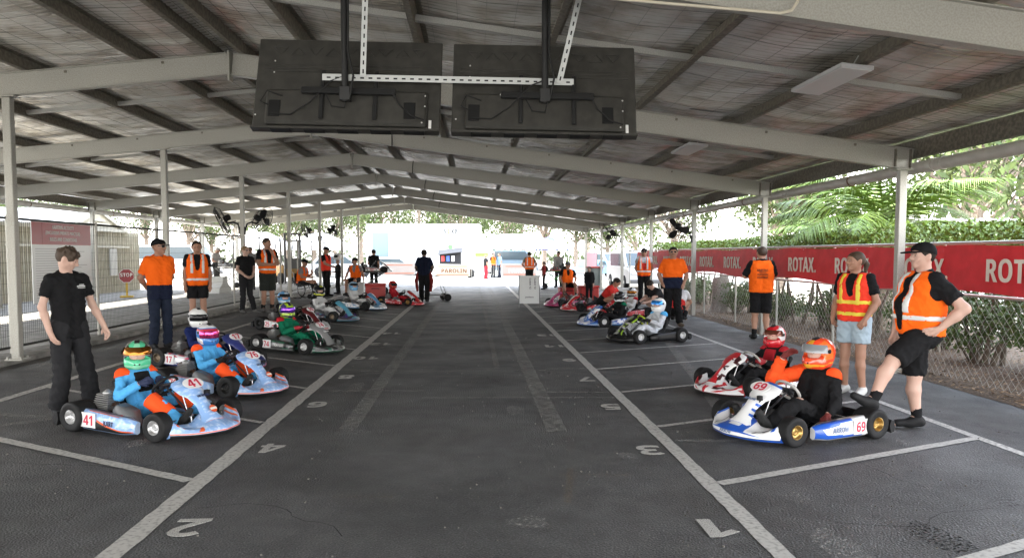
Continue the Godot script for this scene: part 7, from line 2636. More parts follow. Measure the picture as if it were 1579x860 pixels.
func driver(label: String, where: Vector3, turn: float, scale: float, look: Dictionary, over := {}, cell := 0.016) -> Node3D:
	var t := thing("person", label, "person", Vector3(where.x, ground_y(where.x) + 0.004, where.z), turn, "drivers seated in karts")
	t.basis = Basis(Vector3.BACK, -0.045 if where.x < -2.0 else 0.0) * Basis(Vector3.UP, turn) * Basis.from_scale(Vector3.ONE * KART_SCALE)
	var j := seated(over)
	for key in ["pel", "ch", "nk", "hd", "shL", "shR", "elL", "elR", "hpL", "hpR"]:
		j[key] += Vector3(0, 0, 0.06)
	var d := look.duplicate()
	d.merge({"trousers": look.suit, "shirt": look.suit, "sleeve": 1.95, "hem": 0.10, "loose": 0.012, "foot_up": Vector3(0, 0.5, -0.86).normalized(), "shoes": look.get("shoes", mat("boot_black", 0.02, 0.02, 0.02, 0.6)), "helmet": look.helmet, "collar": look.get("collar", mat("neck_brace", 0.02, 0.02, 0.02, 0.8))}, true)
	dress(t, scale, j, d, cell)
	helmet(t, head_frame(j), d, scale)
	var u: Vector3 = (j.nk - j.pel).normalized()
	var r: Vector3 = (j.shL - j.shR).normalized()
	var f := r.cross(u).normalized()
	if look.has("accent"):      # coloured shoulder patches and knee panels
		for side in ["L", "R"]:
			var sh: Vector3 = j["sh" + side]
			var el: Vector3 = j["el" + side]
			put_blob("sleeve_patch", [[sh.lerp(el, 0.0), sh.lerp(el, 0.25), 0.082, 0.080, 1]], cell / scale, 0.01, look.accent, t, scale, [[sh - u * 0.02, -u]])
			if look.get("knees", false):
				var kn: Vector3 = j["kn" + side]
				var an: Vector3 = j["an" + side]
				put_blob("shin_panel", [[kn.lerp(an, -0.12), kn.lerp(an, 0.62), 0.093, 0.086, 3]], cell / scale, 0.01, look.accent, t, scale)
	if look.has("right_sleeve"):
		put_blob("right_sleeve", [[j.shR, j.elR, 0.080, 0.068], [j.elR, j.elR.lerp(j.wrR, 0.95), 0.068, 0.054, 1]], cell / scale, 0.02, look.right_sleeve, t, scale)
	if look.has("chest"):
		put_blob("rib_protector", torso_bones(j, 0.036, 0.0), cell / scale, 0.03, look.chest, t, scale, [[j.ch - u * 0.10, -u], [j.nk - u * 0.05, u], [j.ch + r * 0.10, r], [j.ch - r * 0.10, -r], [j.ch, -f]])
	return t

func spot(x: float, depth: float) -> Vector3:
	return Vector3(x, ground_y(x), -depth)

func build_people() -> void:
	var black := cloth("cloth_black", 0.012, 0.012, 0.013)
	var soot := cloth("cloth_soot", 0.022, 0.022, 0.024)
	var jeans := cloth("denim_navy", 0.018, 0.024, 0.042)
	var navy := cloth("cloth_navy", 0.012, 0.016, 0.035)
	var neon := hi_vis("vest_orange", 0.92, 0.14, 0.012)
	var neon_red := hi_vis("vest_red_orange", 0.80, 0.055, 0.03)
	var silver := mat("reflective_silver", 0.62, 0.63, 0.62, 0.4)
	var yellow := mat("reflective_yellow", 0.78, 0.62, 0.05, 0.5)
	var grey_shirt := cloth("cloth_grey", 0.22, 0.22, 0.22)
	var pale := mat("skin_pale", 0.52, 0.33, 0.26, 0.55)
	var tan := mat("skin_tan", 0.36, 0.19, 0.125, 0.55)
	var deep := mat("skin_deep", 0.10, 0.055, 0.035, 0.55)
	var brown := mat("hair_brown", 0.05, 0.03, 0.018, 0.7)
	var dark_hair := mat("hair_dark", 0.02, 0.016, 0.013, 0.7)
	var fair_hair := mat("hair_fair", 0.22, 0.14, 0.07, 0.7)
	var shoe := mat("shoe_black", 0.014, 0.014, 0.015, 0.6)
	var grey_shoe := mat("shoe_grey", 0.13, 0.125, 0.12, 0.7)
	var sole := mat("sole_white", 0.55, 0.55, 0.53, 0.6)
	var shade := mat("sunglass_black", 0.01, 0.01, 0.011, 0.12)
	var cap := cloth("cap_black", 0.012, 0.012, 0.013)
	var print_white := mat("print_white", 0.6, 0.6, 0.6, 0.7)
	# ---- left side
	person("teenage boy in black T-shirt and black trousers beside the nearest kart", spot(-3.92, 7.62), deg_to_rad(60), 1.61, joints({"yaw": 0.80, "nod": 0.45,
		"elL": Vector3(0.27, 1.15, 0.0), "wrL": Vector3(0.33, 0.92, 0.10), "haL": Vector3(0.36, 0.77, 0.15), "elR": Vector3(-0.255, 1.15, -0.03), "wrR": Vector3(-0.24, 0.90, 0.06), "haR": Vector3(-0.20, 0.75, 0.11),
		"knL": Vector3(0.15, 0.50, 0.03), "anL": Vector3(0.23, 0.085, 0.0), "toL": Vector3(0.30, 0.035, 0.16), "anR": Vector3(-0.12, 0.085, -0.05), "toR": Vector3(-0.19, 0.035, 0.12), "wide": 0.84}),
		{"skin": pale, "hair": brown, "style": "curly", "shirt": black, "trousers": soot, "loose": 0.028, "hem": 0.16, "shoes": shoe, "sole": sole, "print": print_white}, 0.0115)
	person("man in orange and navy work shirt with hands behind his back", spot(-5.0, 12.5), deg_to_rad(46), 1.73, joints({"yaw": 0.65, "elL": Vector3(0.25, 1.15, -0.12), "wrL": Vector3(0.10, 0.98, -0.20), "haL": Vector3(-0.04, 0.93, -0.21), "elR": Vector3(-0.25, 1.15, -0.12), "wrR": Vector3(-0.12, 0.98, -0.20), "haR": Vector3(0.02, 0.93, -0.22), "wide": 0.98}),
		{"skin": tan, "cap": cap, "glasses": shade, "shirt": neon, "lower": navy, "collar": navy, "trousers": jeans, "loose": 0.016, "shoes": shoe, "sleeve": 0.75, "hem": 0.17, "split": 0.06}, 0.013)
	person("man in orange vest and black shorts behind the white helmeted driver", spot(-5.5, 15.6), deg_to_rad(22), 1.74, joints({"yaw": 0.1}),
		{"skin": tan, "hair": dark_hair, "shirt": black, "vest": neon, "band": silver, "bands": [0.02], "neck": 0.34, "vest_hem": 0.10, "shorts": black, "short_length": 0.72, "shoes": shoe, "socks": black}, 0.014)
	person("woman in black T-shirt and black trousers holding her hands in front", spot(-5.72, 19.6), deg_to_rad(46), 1.67, joints({"yaw": 0.25, "elL": Vector3(0.24, 1.15, 0.0), "wrL": Vector3(0.10, 0.98, 0.17), "haL": Vector3(0.0, 0.93, 0.20), "elR": Vector3(-0.24, 1.15, 0.0), "wrR": Vector3(-0.10, 0.98, 0.17), "haR": Vector3(0.01, 0.92, 0.21), "anL": Vector3(0.20, 0.085, 0.05), "toL": Vector3(0.26, 0.035, 0.22), "wide": 0.92}),
		{"skin": pale, "hair": fair_hair, "glasses": shade, "shirt": black, "trousers": soot, "shoes": grey_shoe}, 0.016)
	person("tall man in orange vest and shorts with folded arms and hand on chin", spot(-5.32, 20.1), deg_to_rad(40), 1.89, joints({"yaw": 0.35, "elL": Vector3(0.22, 1.16, 0.10), "wrL": Vector3(0.05, 1.42, 0.17), "haL": Vector3(0.01, 1.54, 0.13), "elR": Vector3(-0.24, 1.15, 0.06), "wrR": Vector3(0.02, 1.14, 0.20), "haR": Vector3(0.17, 1.15, 0.19), "wide": 1.0}),
		{"skin": tan, "hair": brown, "shirt": black, "vest": neon, "band": silver, "bands": [0.05], "neck": 0.40, "shorts": cloth("camo_dark", 0.03, 0.034, 0.03), "short_length": 0.95, "shoes": grey_shoe, "socks": soot}, 0.016)
	wheelchair(spot(-5.75, 26.1), deg_to_rad(75))
	person("marshal in orange top and black cap sitting in the wheelchair", spot(-5.75, 26.1), deg_to_rad(75), 1.72, joints({"pel": Vector3(0, 0.56, -0.08), "ch": Vector3(0, 0.86, 0.0), "nk": Vector3(0, 1.04, 0.05), "hd": Vector3(0, 1.20, 0.09), "nod": 0.2, "shL": Vector3(0.18, 0.99, 0.03), "shR": Vector3(-0.18, 0.99, 0.03),
		"elL": Vector3(0.24, 0.74, 0.10), "wrL": Vector3(0.14, 0.86, 0.30), "haL": Vector3(0.06, 0.98, 0.30), "elR": Vector3(-0.24, 0.74, 0.10), "wrR": Vector3(-0.14, 0.72, 0.33), "haR": Vector3(-0.08, 0.72, 0.47), "hpL": Vector3(0.1, 0.54, -0.05), "hpR": Vector3(-0.1, 0.54, -0.05), "knL": Vector3(0.11, 0.58, 0.38), "knR": Vector3(-0.11, 0.58, 0.38), "anL": Vector3(0.11, 0.20, 0.50), "toL": Vector3(0.12, 0.17, 0.66), "anR": Vector3(-0.11, 0.20, 0.50), "toR": Vector3(-0.12, 0.17, 0.66)}),
		{"skin": tan, "cap": cap, "shirt": grey_shirt, "vest": neon, "trousers": soot, "shoes": shoe}, 0.022)
	person("man in black cap and orange vest behind the wheelchair", spot(-5.25, 27.6), deg_to_rad(70), 1.74, joints({"yaw": 0.2, "nod": 0.3, "elR": Vector3(-0.22, 1.18, 0.08), "wrR": Vector3(-0.12, 1.08, 0.30), "haR": Vector3(-0.08, 1.05, 0.45)}),
		{"skin": tan, "cap": cap, "shirt": black, "vest": neon_red, "trousers": black, "shoes": shoe}, 0.022)
	var kid := person("child in black race suit and white helmet by the far left posts", spot(-5.15, 29.4), deg_to_rad(-60), 1.30, joints({"elL": Vector3(0.24, 1.17, 0.05), "wrL": Vector3(0.24, 1.12, 0.28), "haL": Vector3(0.24, 1.12, 0.42)}),
		{"shirt": black, "sleeve": 1.95, "trousers": black, "shoes": shoe, "helmet": true}, 0.022)
	helmet(kid, Transform3D(Basis.IDENTITY, Vector3(0, 1.66, 0.01)), {"helmet": mat("helmet_white", 0.74, 0.74, 0.73, 0.2), "visor": mat("visor_black", 0.01, 0.01, 0.011, 0.08), "show_face": false}, 1.30 / 1.75 * 1.15)
	person("marshal in orange vest and black cap sitting on a white box", spot(-4.45, 29.0), deg_to_rad(-15), 1.76, joints({"pel": Vector3(0, 0.62, -0.08), "ch": Vector3(0, 0.92, -0.02), "nk": Vector3(0, 1.10, 0.0), "hd": Vector3(0, 1.26, 0.03), "yaw": -0.8, "shL": Vector3(0.19, 1.05, -0.02), "shR": Vector3(-0.19, 1.05, -0.02),
		"elL": Vector3(0.30, 0.82, -0.02), "wrL": Vector3(0.36, 0.62, 0.06), "haL": Vector3(0.40, 0.50, 0.10), "elR": Vector3(-0.30, 0.82, 0.0), "wrR": Vector3(-0.34, 0.62, 0.12), "haR": Vector3(-0.36, 0.52, 0.2), "hpL": Vector3(0.1, 0.60, -0.05), "hpR": Vector3(-0.1, 0.60, -0.05), "knL": Vector3(0.15, 0.55, 0.36), "knR": Vector3(-0.18, 0.55, 0.36), "anL": Vector3(0.15, 0.10, 0.40), "toL": Vector3(0.16, 0.04, 0.57), "anR": Vector3(-0.20, 0.10, 0.36), "toR": Vector3(-0.22, 0.04, 0.53)}),
		{"skin": tan, "cap": cap, "shirt": grey_shirt, "vest": neon, "shorts": black, "short_length": 0.9, "shoes": shoe}, 0.022)
	person("person in black standing behind the raised kart", spot(-4.35, 33.6), deg_to_rad(170), 1.74, joints({"wrL": Vector3(0.20, 1.05, 0.18), "haL": Vector3(0.12, 1.08, 0.3)}), {"skin": tan, "hair": dark_hair, "shirt": black, "trousers": black, "shoes": shoe}, 0.024)
	var walker := person("man in navy shirt walking away with race suit tied at his waist", spot(-1.72, 26.5), deg_to_rad(176), 1.80, joints({"elL": Vector3(0.27, 1.16, -0.02), "wrL": Vector3(0.23, 1.02, 0.18), "haL": Vector3(0.14, 1.04, 0.27), "elR": Vector3(-0.27, 1.16, -0.02), "wrR": Vector3(-0.23, 1.02, 0.18), "haR": Vector3(-0.14, 1.04, 0.27), "anL": Vector3(0.10, 0.085, 0.12), "toL": Vector3(0.12, 0.035, 0.30), "anR": Vector3(-0.10, 0.10, -0.12), "toR": Vector3(-0.12, 0.035, 0.04), "wide": 1.08}),
		{"skin": deep, "hair": dark_hair, "shirt": cloth("shirt_dark_navy", 0.010, 0.014, 0.030), "sleeve": 0.8, "trousers": black, "loose": 0.022, "shoes": shoe}, 0.020)
	for sd in [-1.0, 1.0]:
		put_blob("hanging_sleeve", [[Vector3(sd * 0.19, 0.99, 0.0), Vector3(sd * 0.26, 0.72, -0.04), 0.055, 0.06], [Vector3(sd * 0.26, 0.72, -0.04), Vector3(sd * 0.22, 0.40, -0.05), 0.06, 0.045]], 0.018, 0.02, cloth("suit_dark_red", 0.16, 0.02, 0.018), walker, 1.03)
	# workers beyond the left fence
	person("grey shirted worker bending over a kart beyond the fence", Vector3(-11.3, 0.21, -34.4), deg_to_rad(75), 1.76, joints({"hd": Vector3(0, 1.60, 0.10), "nod": 0.5, "wrL": Vector3(0.2, 1.05, 0.25), "haL": Vector3(0.15, 1.0, 0.38), "wrR": Vector3(-0.2, 1.05, 0.25), "haR": Vector3(-0.15, 1.0, 0.38)}), {"skin": tan, "hair": mat("hair_grey", 0.3, 0.28, 0.26, 0.7), "shirt": cloth("cloth_pale_grey", 0.36, 0.34, 0.33), "trousers": cloth("cloth_charcoal", 0.04, 0.04, 0.04), "shoes": shoe}, 0.024, "people outside the shed")
	person("man in grey shirt with folded arms beyond the fence", Vector3(-9.0, 0.21, -31.5), deg_to_rad(15), 1.72, joints({"elL": Vector3(0.24, 1.16, 0.04), "wrL": Vector3(0.02, 1.17, 0.19), "haL": Vector3(-0.12, 1.19, 0.17), "elR": Vector3(-0.24, 1.16, 0.04), "wrR": Vector3(-0.02, 1.20, 0.18), "haR": Vector3(0.12, 1.20, 0.17)}), {"skin": tan, "hair": brown, "shirt": grey_shirt, "trousers": cloth("cloth_charcoal"), "shoes": shoe}, 0.024, "people outside the shed")
	# ---- far yard
	person("person in black shirt and red striped trousers by the show trailer", Vector3(0.75, 0, -51.0), deg_to_rad(120), 1.60, joints(), {"skin": tan, "hair": fair_hair, "shirt": black, "trousers": cloth("suit_red", 0.40, 0.02, 0.03), "shoes": shoe}, 0.026, "people outside the shed")
	person("person in orange vest beside the show trailer", Vector3(1.3, 0, -53.9), deg_to_rad(40), 1.72, joints(), {"skin": tan, "hair": dark_hair, "shirt": black, "vest": neon, "trousers": soot, "shoes": shoe}, 0.026, "people outside the shed")
	person("person in pale blue shirt beside the white marquee", Vector3(1.75, 0, -54.2), deg_to_rad(-60), 1.72, joints(), {"skin": tan, "hair": brown, "shirt": cloth("cloth_pale_blue", 0.20, 0.32, 0.48), "trousers": jeans, "shoes": shoe}, 0.026, "people outside the shed")
	# ---- right side
	person("marshal in orange vest seen from behind past the sandwich board", spot(2.65, 37.2), deg_to_rad(180), 1.76, joints({"elL": Vector3(0.34, 1.16, -0.05), "wrL": Vector3(0.22, 1.0, 0.06), "haL": Vector3(0.15, 0.95, 0.12), "elR": Vector3(-0.34, 1.16, -0.05), "wrR": Vector3(-0.22, 1.0, 0.06), "haR": Vector3(-0.15, 0.95, 0.12), "wide": 1.1}),
		{"skin": tan, "hair": dark_hair, "shirt": cloth("cloth_khaki", 0.16, 0.13, 0.09), "vest": neon, "band": silver, "bands": [0.06], "trousers": soot, "shoes": shoe}, 0.022)
	person("child in dark red and black suit by the far right stand", spot(3.25, 36.0), deg_to_rad(-100), 1.30, joints(), {"skin": tan, "hair": brown, "shirt": cloth("suit_dark_red"), "sleeve": 1.95, "trousers": black, "shoes": shoe}, 0.024)
	person("man in grey shirt standing behind the seated marshal", spot(4.15, 38.0), deg_to_rad(-20), 1.78, joints(), {"skin": tan, "cap": cap, "shirt": grey_shirt, "trousers": soot, "shoes": shoe}, 0.024)
	person("marshal in orange vest and cap seated by the pink kart", spot(3.35, 27.6), deg_to_rad(5), 1.78, joints({"pel": Vector3(0, 0.58, -0.08), "ch": Vector3(0, 0.88, -0.03), "nk": Vector3(0, 1.06, 0.0), "hd": Vector3(0, 1.22, 0.03), "yaw": 0.2, "shL": Vector3(0.19, 1.01, -0.02), "shR": Vector3(-0.19, 1.01, -0.02), "elL": Vector3(0.28, 0.76, 0.06), "wrL": Vector3(0.20, 0.64, 0.26), "haL": Vector3(0.17, 0.60, 0.4),
		"elR": Vector3(-0.29, 0.76, 0.04), "wrR": Vector3(-0.23, 0.60, 0.22), "haR": Vector3(-0.20, 0.52, 0.34), "hpL": Vector3(0.1, 0.56, -0.05), "hpR": Vector3(-0.1, 0.56, -0.05), "knL": Vector3(0.20, 0.54, 0.36), "knR": Vector3(-0.20, 0.54, 0.36), "anL": Vector3(0.20, 0.10, 0.40), "toL": Vector3(0.22, 0.04, 0.57), "anR": Vector3(-0.20, 0.10, 0.36), "toR": Vector3(-0.22, 0.04, 0.53)}),
		{"skin": tan, "cap": cloth("cap_grey", 0.12, 0.12, 0.12), "shirt": black, "vest": neon, "neck": 0.2, "shorts": black, "short_length": 0.92, "shoes": shoe}, 0.020)
	var crouch := {"pel": Vector3(0, 0.33, -0.18), "ch": Vector3(0, 0.58, 0.02), "nk": Vector3(0, 0.72, 0.12), "hd": Vector3(0, 0.84, 0.22), "nod": 0.4, "shL": Vector3(0.18, 0.69, 0.08), "shR": Vector3(-0.18, 0.69, 0.08), "elL": Vector3(0.24, 0.46, 0.24), "wrL": Vector3(0.15, 0.38, 0.46), "haL": Vector3(0.12, 0.36, 0.60), "elR": Vector3(-0.24, 0.46, 0.24), "wrR": Vector3(-0.15, 0.38, 0.46), "haR": Vector3(-0.12, 0.36, 0.60),
		"hpL": Vector3(0.1, 0.34, -0.16), "hpR": Vector3(-0.1, 0.34, -0.16), "knL": Vector3(0.18, 0.50, 0.24), "knR": Vector3(-0.18, 0.46, 0.24), "anL": Vector3(0.15, 0.10, 0.05), "toL": Vector3(0.17, 0.04, 0.22), "anR": Vector3(-0.15, 0.12, -0.05), "toR": Vector3(-0.17, 0.04, 0.12)}
	var red_cloth := cloth("cloth_red", 0.55, 0.035, 0.03)
	person("man in red and black shirt crouching beside the red kart", spot(3.72, 21.2), deg_to_rad(62), 1.80, joints(crouch), {"skin": tan, "hair": dark_hair, "shirt": red_cloth, "lower": black, "split": 0.16, "trousers": black, "shoes": shoe, "collar": print_white}, 0.018)
	person("boy in black top sitting behind the crouching man", spot(3.95, 26.4), deg_to_rad(-25), 1.22, joints(), {"skin": pale, "hair": brown, "shirt": black, "sleeve": 1.9, "trousers": black, "shoes": shoe}, 0.022)
	person("man in red and grey shirt with orange vest by the far right column", spot(5.45, 24.6), deg_to_rad(-12), 1.82, joints({"elL": Vector3(0.25, 1.15, -0.10), "wrL": Vector3(0.16, 0.96, -0.15), "haL": Vector3(0.05, 0.92, -0.18), "elR": Vector3(-0.25, 1.15, -0.10), "wrR": Vector3(-0.16, 0.96, -0.15), "haR": Vector3(-0.05, 0.92, -0.18)}),
		{"skin": tan, "cap": cap, "glasses": shade, "shirt": cloth("cloth_light_grey", 0.40, 0.40, 0.41), "lower": red_cloth, "split": 0.34, "vest": neon, "neck": 0.46, "band": silver, "bands": [0.08], "trousers": black, "shoes": shoe}, 0.020)
	person("man in orange and navy work shirt with sunglasses and moustache", spot(4.5, 17.3), deg_to_rad(-12), 1.80, joints({"elL": Vector3(0.30, 1.15, -0.06), "wrL": Vector3(0.23, 0.95, 0.04), "haL": Vector3(0.17, 0.86, 0.07), "elR": Vector3(-0.30, 1.15, -0.06), "wrR": Vector3(-0.23, 0.95, 0.04), "haR": Vector3(-0.17, 0.86, 0.07), "wide": 1.1, "belly": 0.3, "anL": Vector3(0.16, 0.085, -0.02), "toL": Vector3(0.22, 0.035, 0.15), "anR": Vector3(-0.15, 0.085, 0.05), "toR": Vector3(-0.22, 0.035, 0.21)}),
		{"skin": tan, "hair": dark_hair, "glasses": shade, "moustache": dark_hair, "shirt": neon, "lower": navy, "collar": navy, "trousers": black, "loose": 0.020, "shoes": mat("boot_brown", 0.09, 0.065, 0.045, 0.7), "sleeve": 0.8, "split": 0.12, "hem": 0.12}, 0.015)
	person("person in white, red and black shirt crouching behind the sunglasses man", spot(5.0, 18.7), deg_to_rad(150), 1.76, joints(crouch), {"skin": tan, "hair": dark_hair, "shirt": cloth("cloth_white", 0.62, 0.62, 0.62), "lower": red_cloth, "split": 0.2, "trousers": black, "shoes": shoe}, 0.020)
	person("boy in black T-shirt and red trousers kneeling by the helmeted child", spot(4.85, 20.3), deg_to_rad(-65), 1.74, joints(crouch).merged({"nod": 0.7}, true), {"skin": pale, "hair": dark_hair, "shirt": soot, "trousers": cloth("suit_red"), "shoes": shoe}, 0.020)
	var mar := person("marshal in long orange vest leaning on a column, seen from behind", spot(5.52, 14.6), deg_to_rad(168), 1.78, joints({"yaw": 0.35, "elL": Vector3(0.30, 1.20, 0.05), "wrL": Vector3(0.22, 1.18, 0.27), "haL": Vector3(0.16, 1.22, 0.36), "elR": Vector3(-0.25, 1.2, 0.08), "wrR": Vector3(-0.14, 1.12, 0.28), "haR": Vector3(-0.05, 1.12, 0.36), "wide": 1.05}),
		{"skin": tan, "hair": brown, "shirt": black, "sleeve": 0.95, "vest": neon, "puff": 0.032, "neck": 0.1, "vest_hem": 0.07, "shorts": black, "short_length": 0.98, "shoes": shoe, "socks": black}, 0.014)
	var back := Transform3D(Basis(Vector3.UP, PI), Vector3(0, 0, -0.158))
	var ink := mat("ink_brown", 0.10, 0.03, 0.012, 0.8)
	lettering("KARTING", 0.045, mar, back * at(0, 1.335, 0), ink, "vest_print", 0.20)
	lettering("TRACKSIDE", 0.04, mar, back * at(0, 1.255, 0), ink, "vest_print", 0.20)
	lettering("ASSISTANT", 0.04, mar, back * at(0, 1.20, 0), ink, "vest_print", 0.20)
	var bar := Geo.new()
	bar.box(Vector3(0, 1.297, 0), Vector3(0.13, 0.012, 0.006))
	obj("vest_print", bar, ink, mar, back)
	person("woman in red and yellow vest and pale denim shorts", spot(4.42, 8.75), deg_to_rad(-56), 1.665, joints({"yaw": -0.5, "elL": Vector3(0.265, 1.15, -0.02), "wrL": Vector3(0.22, 0.95, 0.15), "haL": Vector3(0.16, 0.84, 0.20), "palmL": Vector3(-0.3, 0, -1), "elR": Vector3(-0.26, 1.14, -0.04), "wrR": Vector3(-0.24, 0.93, 0.08), "haR": Vector3(-0.19, 0.82, 0.11), "wide": 0.98, "hpL": Vector3(0.095, 0.93, 0), "hpR": Vector3(-0.095, 0.93, 0)}),
		{"skin": tan, "hair": mat("hair_light_brown", 0.055, 0.033, 0.018, 0.7), "style": "tail", "shirt": black, "sleeve": 0.66, "vest": neon_red, "puff": 0.026, "neck": 0.30, "vest_hem": 0.06, "band": yellow, "bands": [0.03, 0.17], "shorts": cloth("denim_pale", 0.36, 0.45, 0.52), "short_length": 0.66, "shoes": sole}, 0.0115)
	person("heavy man in orange vest and black cap with one foot on the kart tyre", spot(4.15, 6.95), deg_to_rad(-92), 1.73, joints({"yaw": 0.05, "wide": 1.20, "belly": 0.85, "shL": Vector3(0.20, 1.42, -0.01), "shR": Vector3(-0.20, 1.42, -0.01),
		"elL": Vector3(0.34, 1.17, -0.20), "wrL": Vector3(0.27, 0.985, -0.02), "haL": Vector3(0.22, 0.93, 0.12), "palmL": Vector3(-1, 0, 0), "elR": Vector3(-0.30, 1.14, 0.02), "wrR": Vector3(-0.30, 0.90, 0.10), "haR": Vector3(-0.27, 0.75, 0.14),
		"hpL": Vector3(0.105, 0.93, 0.02), "knL": Vector3(0.18, 0.68, 0.35), "anL": Vector3(0.22, 0.315, 0.55), "toL": Vector3(0.23, 0.36, 0.73), "hpR": Vector3(-0.10, 0.93, 0), "knR": Vector3(-0.09, 0.50, 0.0), "anR": Vector3(-0.08, 0.085, -0.03), "toR": Vector3(-0.10, 0.035, 0.17)}),
		{"skin": pale, "cap": cap, "hair": dark_hair, "shirt": black, "hem": 0.10, "sleeve": 0.70, "vest": neon, "puff": 0.03, "open_front": 0.075, "vest_hem": 0.06, "band": silver, "bands": [0.10], "shorts": black, "short_length": 0.97, "shoes": shoe, "socks": black, "sock_length": 0.26, "foot_upL": Vector3(0, 0.87, -0.5).normalized()}, 0.0115)
	# ---- drivers
	var left := deg_to_rad(66.0)
	var right := deg_to_rad(-68.0)
	var sky := cloth("suit_sky_blue", 0.09, 0.38, 0.72)
	var orange := cloth("suit_orange", 0.85, 0.09, 0.02)
	var visor_black := mat("visor_black", 0.01, 0.01, 0.011, 0.08)
	var amber := mat("visor_amber", 0.20, 0.075, 0.01, 0.06, 0.85)
	var pink := mat("visor_pink", 0.62, 0.06, 0.22, 0.1, 0.8)
	var violet := mat("visor_violet", 0.20, 0.06, 0.55, 0.1, 0.8)
	var glove_navy := mat("glove_navy", 0.012, 0.02, 0.06, 0.7)
	var glove_black := mat("glove_black", 0.014, 0.014, 0.014, 0.7)
	driver("young driver in sky blue suit and green helmet in the nearest left kart", Vector3(-2.98, 0, -7.25), left, 1.0, {"suit": sky, "accent": orange, "knees": true, "chest": black, "gloves": glove_navy, "helmet": helmet_print("helmet_green", Color(0.08, 0.50, 0.27), Color(0.01, 0.012, 0.012), Color(0.25, 0.62, 0.40), 2), "visor": amber, "visor_up": true, "skin": pale, "collar": orange},
		{"yaw": -0.78, "elR": Vector3(-0.34, 0.36, -0.22), "wrR": Vector3(-0.22, 0.50, 0.0), "haR": Vector3(-0.12, 0.56, 0.11), "wrL": Vector3(0.10, 0.50, 0.0), "haL": Vector3(-0.02, 0.54, 0.10)}, 0.0115)
	driver("driver in sky blue suit and blue helmet with pink visor", Vector3(-3.0, 0, -9.21), left, 0.98, {"suit": sky, "accent": orange, "knees": true, "gloves": glove_black, "helmet": helmet_print("helmet_blue_white", Color(0.04, 0.18, 0.50), Color(0.66, 0.66, 0.68), Color(0.5, 0.03, 0.05), 1), "visor": pink, "show_face": false, "collar": orange}, {"yaw": -0.35}, 0.0125)
	driver("driver in navy suit and plain white helmet", Vector3(-3.72, 0, -10.95), left, 1.02, {"suit": cloth("suit_navy", 0.012, 0.02, 0.09), "gloves": glove_black, "helmet": mat("helmet_white", 0.74, 0.74, 0.73, 0.2), "visor": visor_black, "show_face": false}, {"yaw": -0.5}, 0.015)
	driver("driver in green suit and lime and purple helmet", Vector3(-2.98, 0, -13.04), left, 1.0, {"suit": cloth("suit_green", 0.008, 0.14, 0.075), "accent": cloth("suit_red"), "gloves": mat("glove_red", 0.35, 0.02, 0.03, 0.7), "helmet": helmet_print("helmet_lime", Color(0.34, 0.50, 0.03), Color(0.03, 0.02, 0.16), Color(0.02, 0.015, 0.10), 2), "visor": violet, "show_face": false}, {"yaw": -0.45}, 0.016)
	driver("driver in black suit and blue helmet behind the lime helmet", Vector3(-3.8, 0, -16.2), left, 1.0, {"suit": black, "gloves": glove_black, "helmet": helmet_print("helmet_sky", Color(0.10, 0.30, 0.55), Color(0.5, 0.6, 0.7), Color(0.02, 0.03, 0.06), 0), "visor": visor_black, "skin": pale, "visor_up": true}, {"yaw": -0.4}, 0.018)
	driver("driver in white suit and black and yellow helmet", Vector3(-3.56, 0, -18.68), left, 1.06, {"suit": cloth("suit_white", 0.58, 0.58, 0.58), "accent": black, "gloves": glove_black, "helmet": helmet_print("helmet_black_yellow", Color(0.02, 0.02, 0.022), Color(0.5, 0.55, 0.05), Color(0.4, 0.4, 0.4), 0), "visor": visor_black, "skin": pale, "visor_up": true}, {"yaw": -0.4}, 0.018)
	driver("driver in white suit and light blue helmet in the white kart", Vector3(-3.35, 0, -22.6), left, 1.0, {"suit": cloth("suit_white"), "gloves": glove_black, "helmet": helmet_print("helmet_light_blue", Color(0.12, 0.36, 0.62), Color(0.3, 0.5, 0.7), Color(0.02, 0.03, 0.05), 1), "visor": visor_black, "skin": pale, "visor_up": true}, {"yaw": -0.3}, 0.022)
	driver("driver in red suit and red helmet at the far left", Vector3(-2.45, 0, -25.0), left + 0.15, 0.98, {"suit": cloth("suit_red"), "gloves": glove_black, "helmet": mat("helmet_red", 0.42, 0.03, 0.025, 0.25), "visor": visor_black, "show_face": false}, {"yaw": -0.3}, 0.022)
	driver("adult driver in black and orange suit lifting his orange helmet visor", Vector3(2.99, 0, -6.95), right, 1.10, {"suit": black, "accent": orange, "right_sleeve": orange, "gloves": mat("glove_red_black", 0.14, 0.02, 0.018, 0.7), "helmet": helmet_print("helmet_orange", Color(0.85, 0.07, 0.02), Color(0.80, 0.16, 0.03), Color(0.75, 0.35, 0.03), 2), "visor": mat("visor_clear", 0.20, 0.21, 0.22, 0.1), "visor_up": true, "skin": pale},
		{"yaw": 0.05, "wide": 1.0, "elR": Vector3(-0.34, 0.48, -0.05), "wrR": Vector3(-0.23, 0.71, -0.02), "haR": Vector3(-0.12, 0.83, -0.10), "curlR": 0.5, "elL": Vector3(0.30, 0.32, -0.26), "wrL": Vector3(0.34, 0.22, -0.06), "haL": Vector3(0.35, 0.14, 0.06), "palmL": Vector3(0, -0.3, -1)}, 0.0115)
	driver("driver in black and red suit and red and white helmet", Vector3(3.42, 0, -9.05), right, 1.0, {"suit": black, "accent": cloth("suit_red"), "chest": cloth("suit_red"), "gloves": mat("glove_red"), "helmet": helmet_print("helmet_red_white", Color(0.60, 0.02, 0.03), Color(0.72, 0.72, 0.72), Color(0.45, 0.01, 0.02), 2), "visor": mat("visor_smoke", 0.12, 0.035, 0.02, 0.1, 0.4), "visor_up": true, "skin": pale}, {"yaw": 0.3}, 0.013)
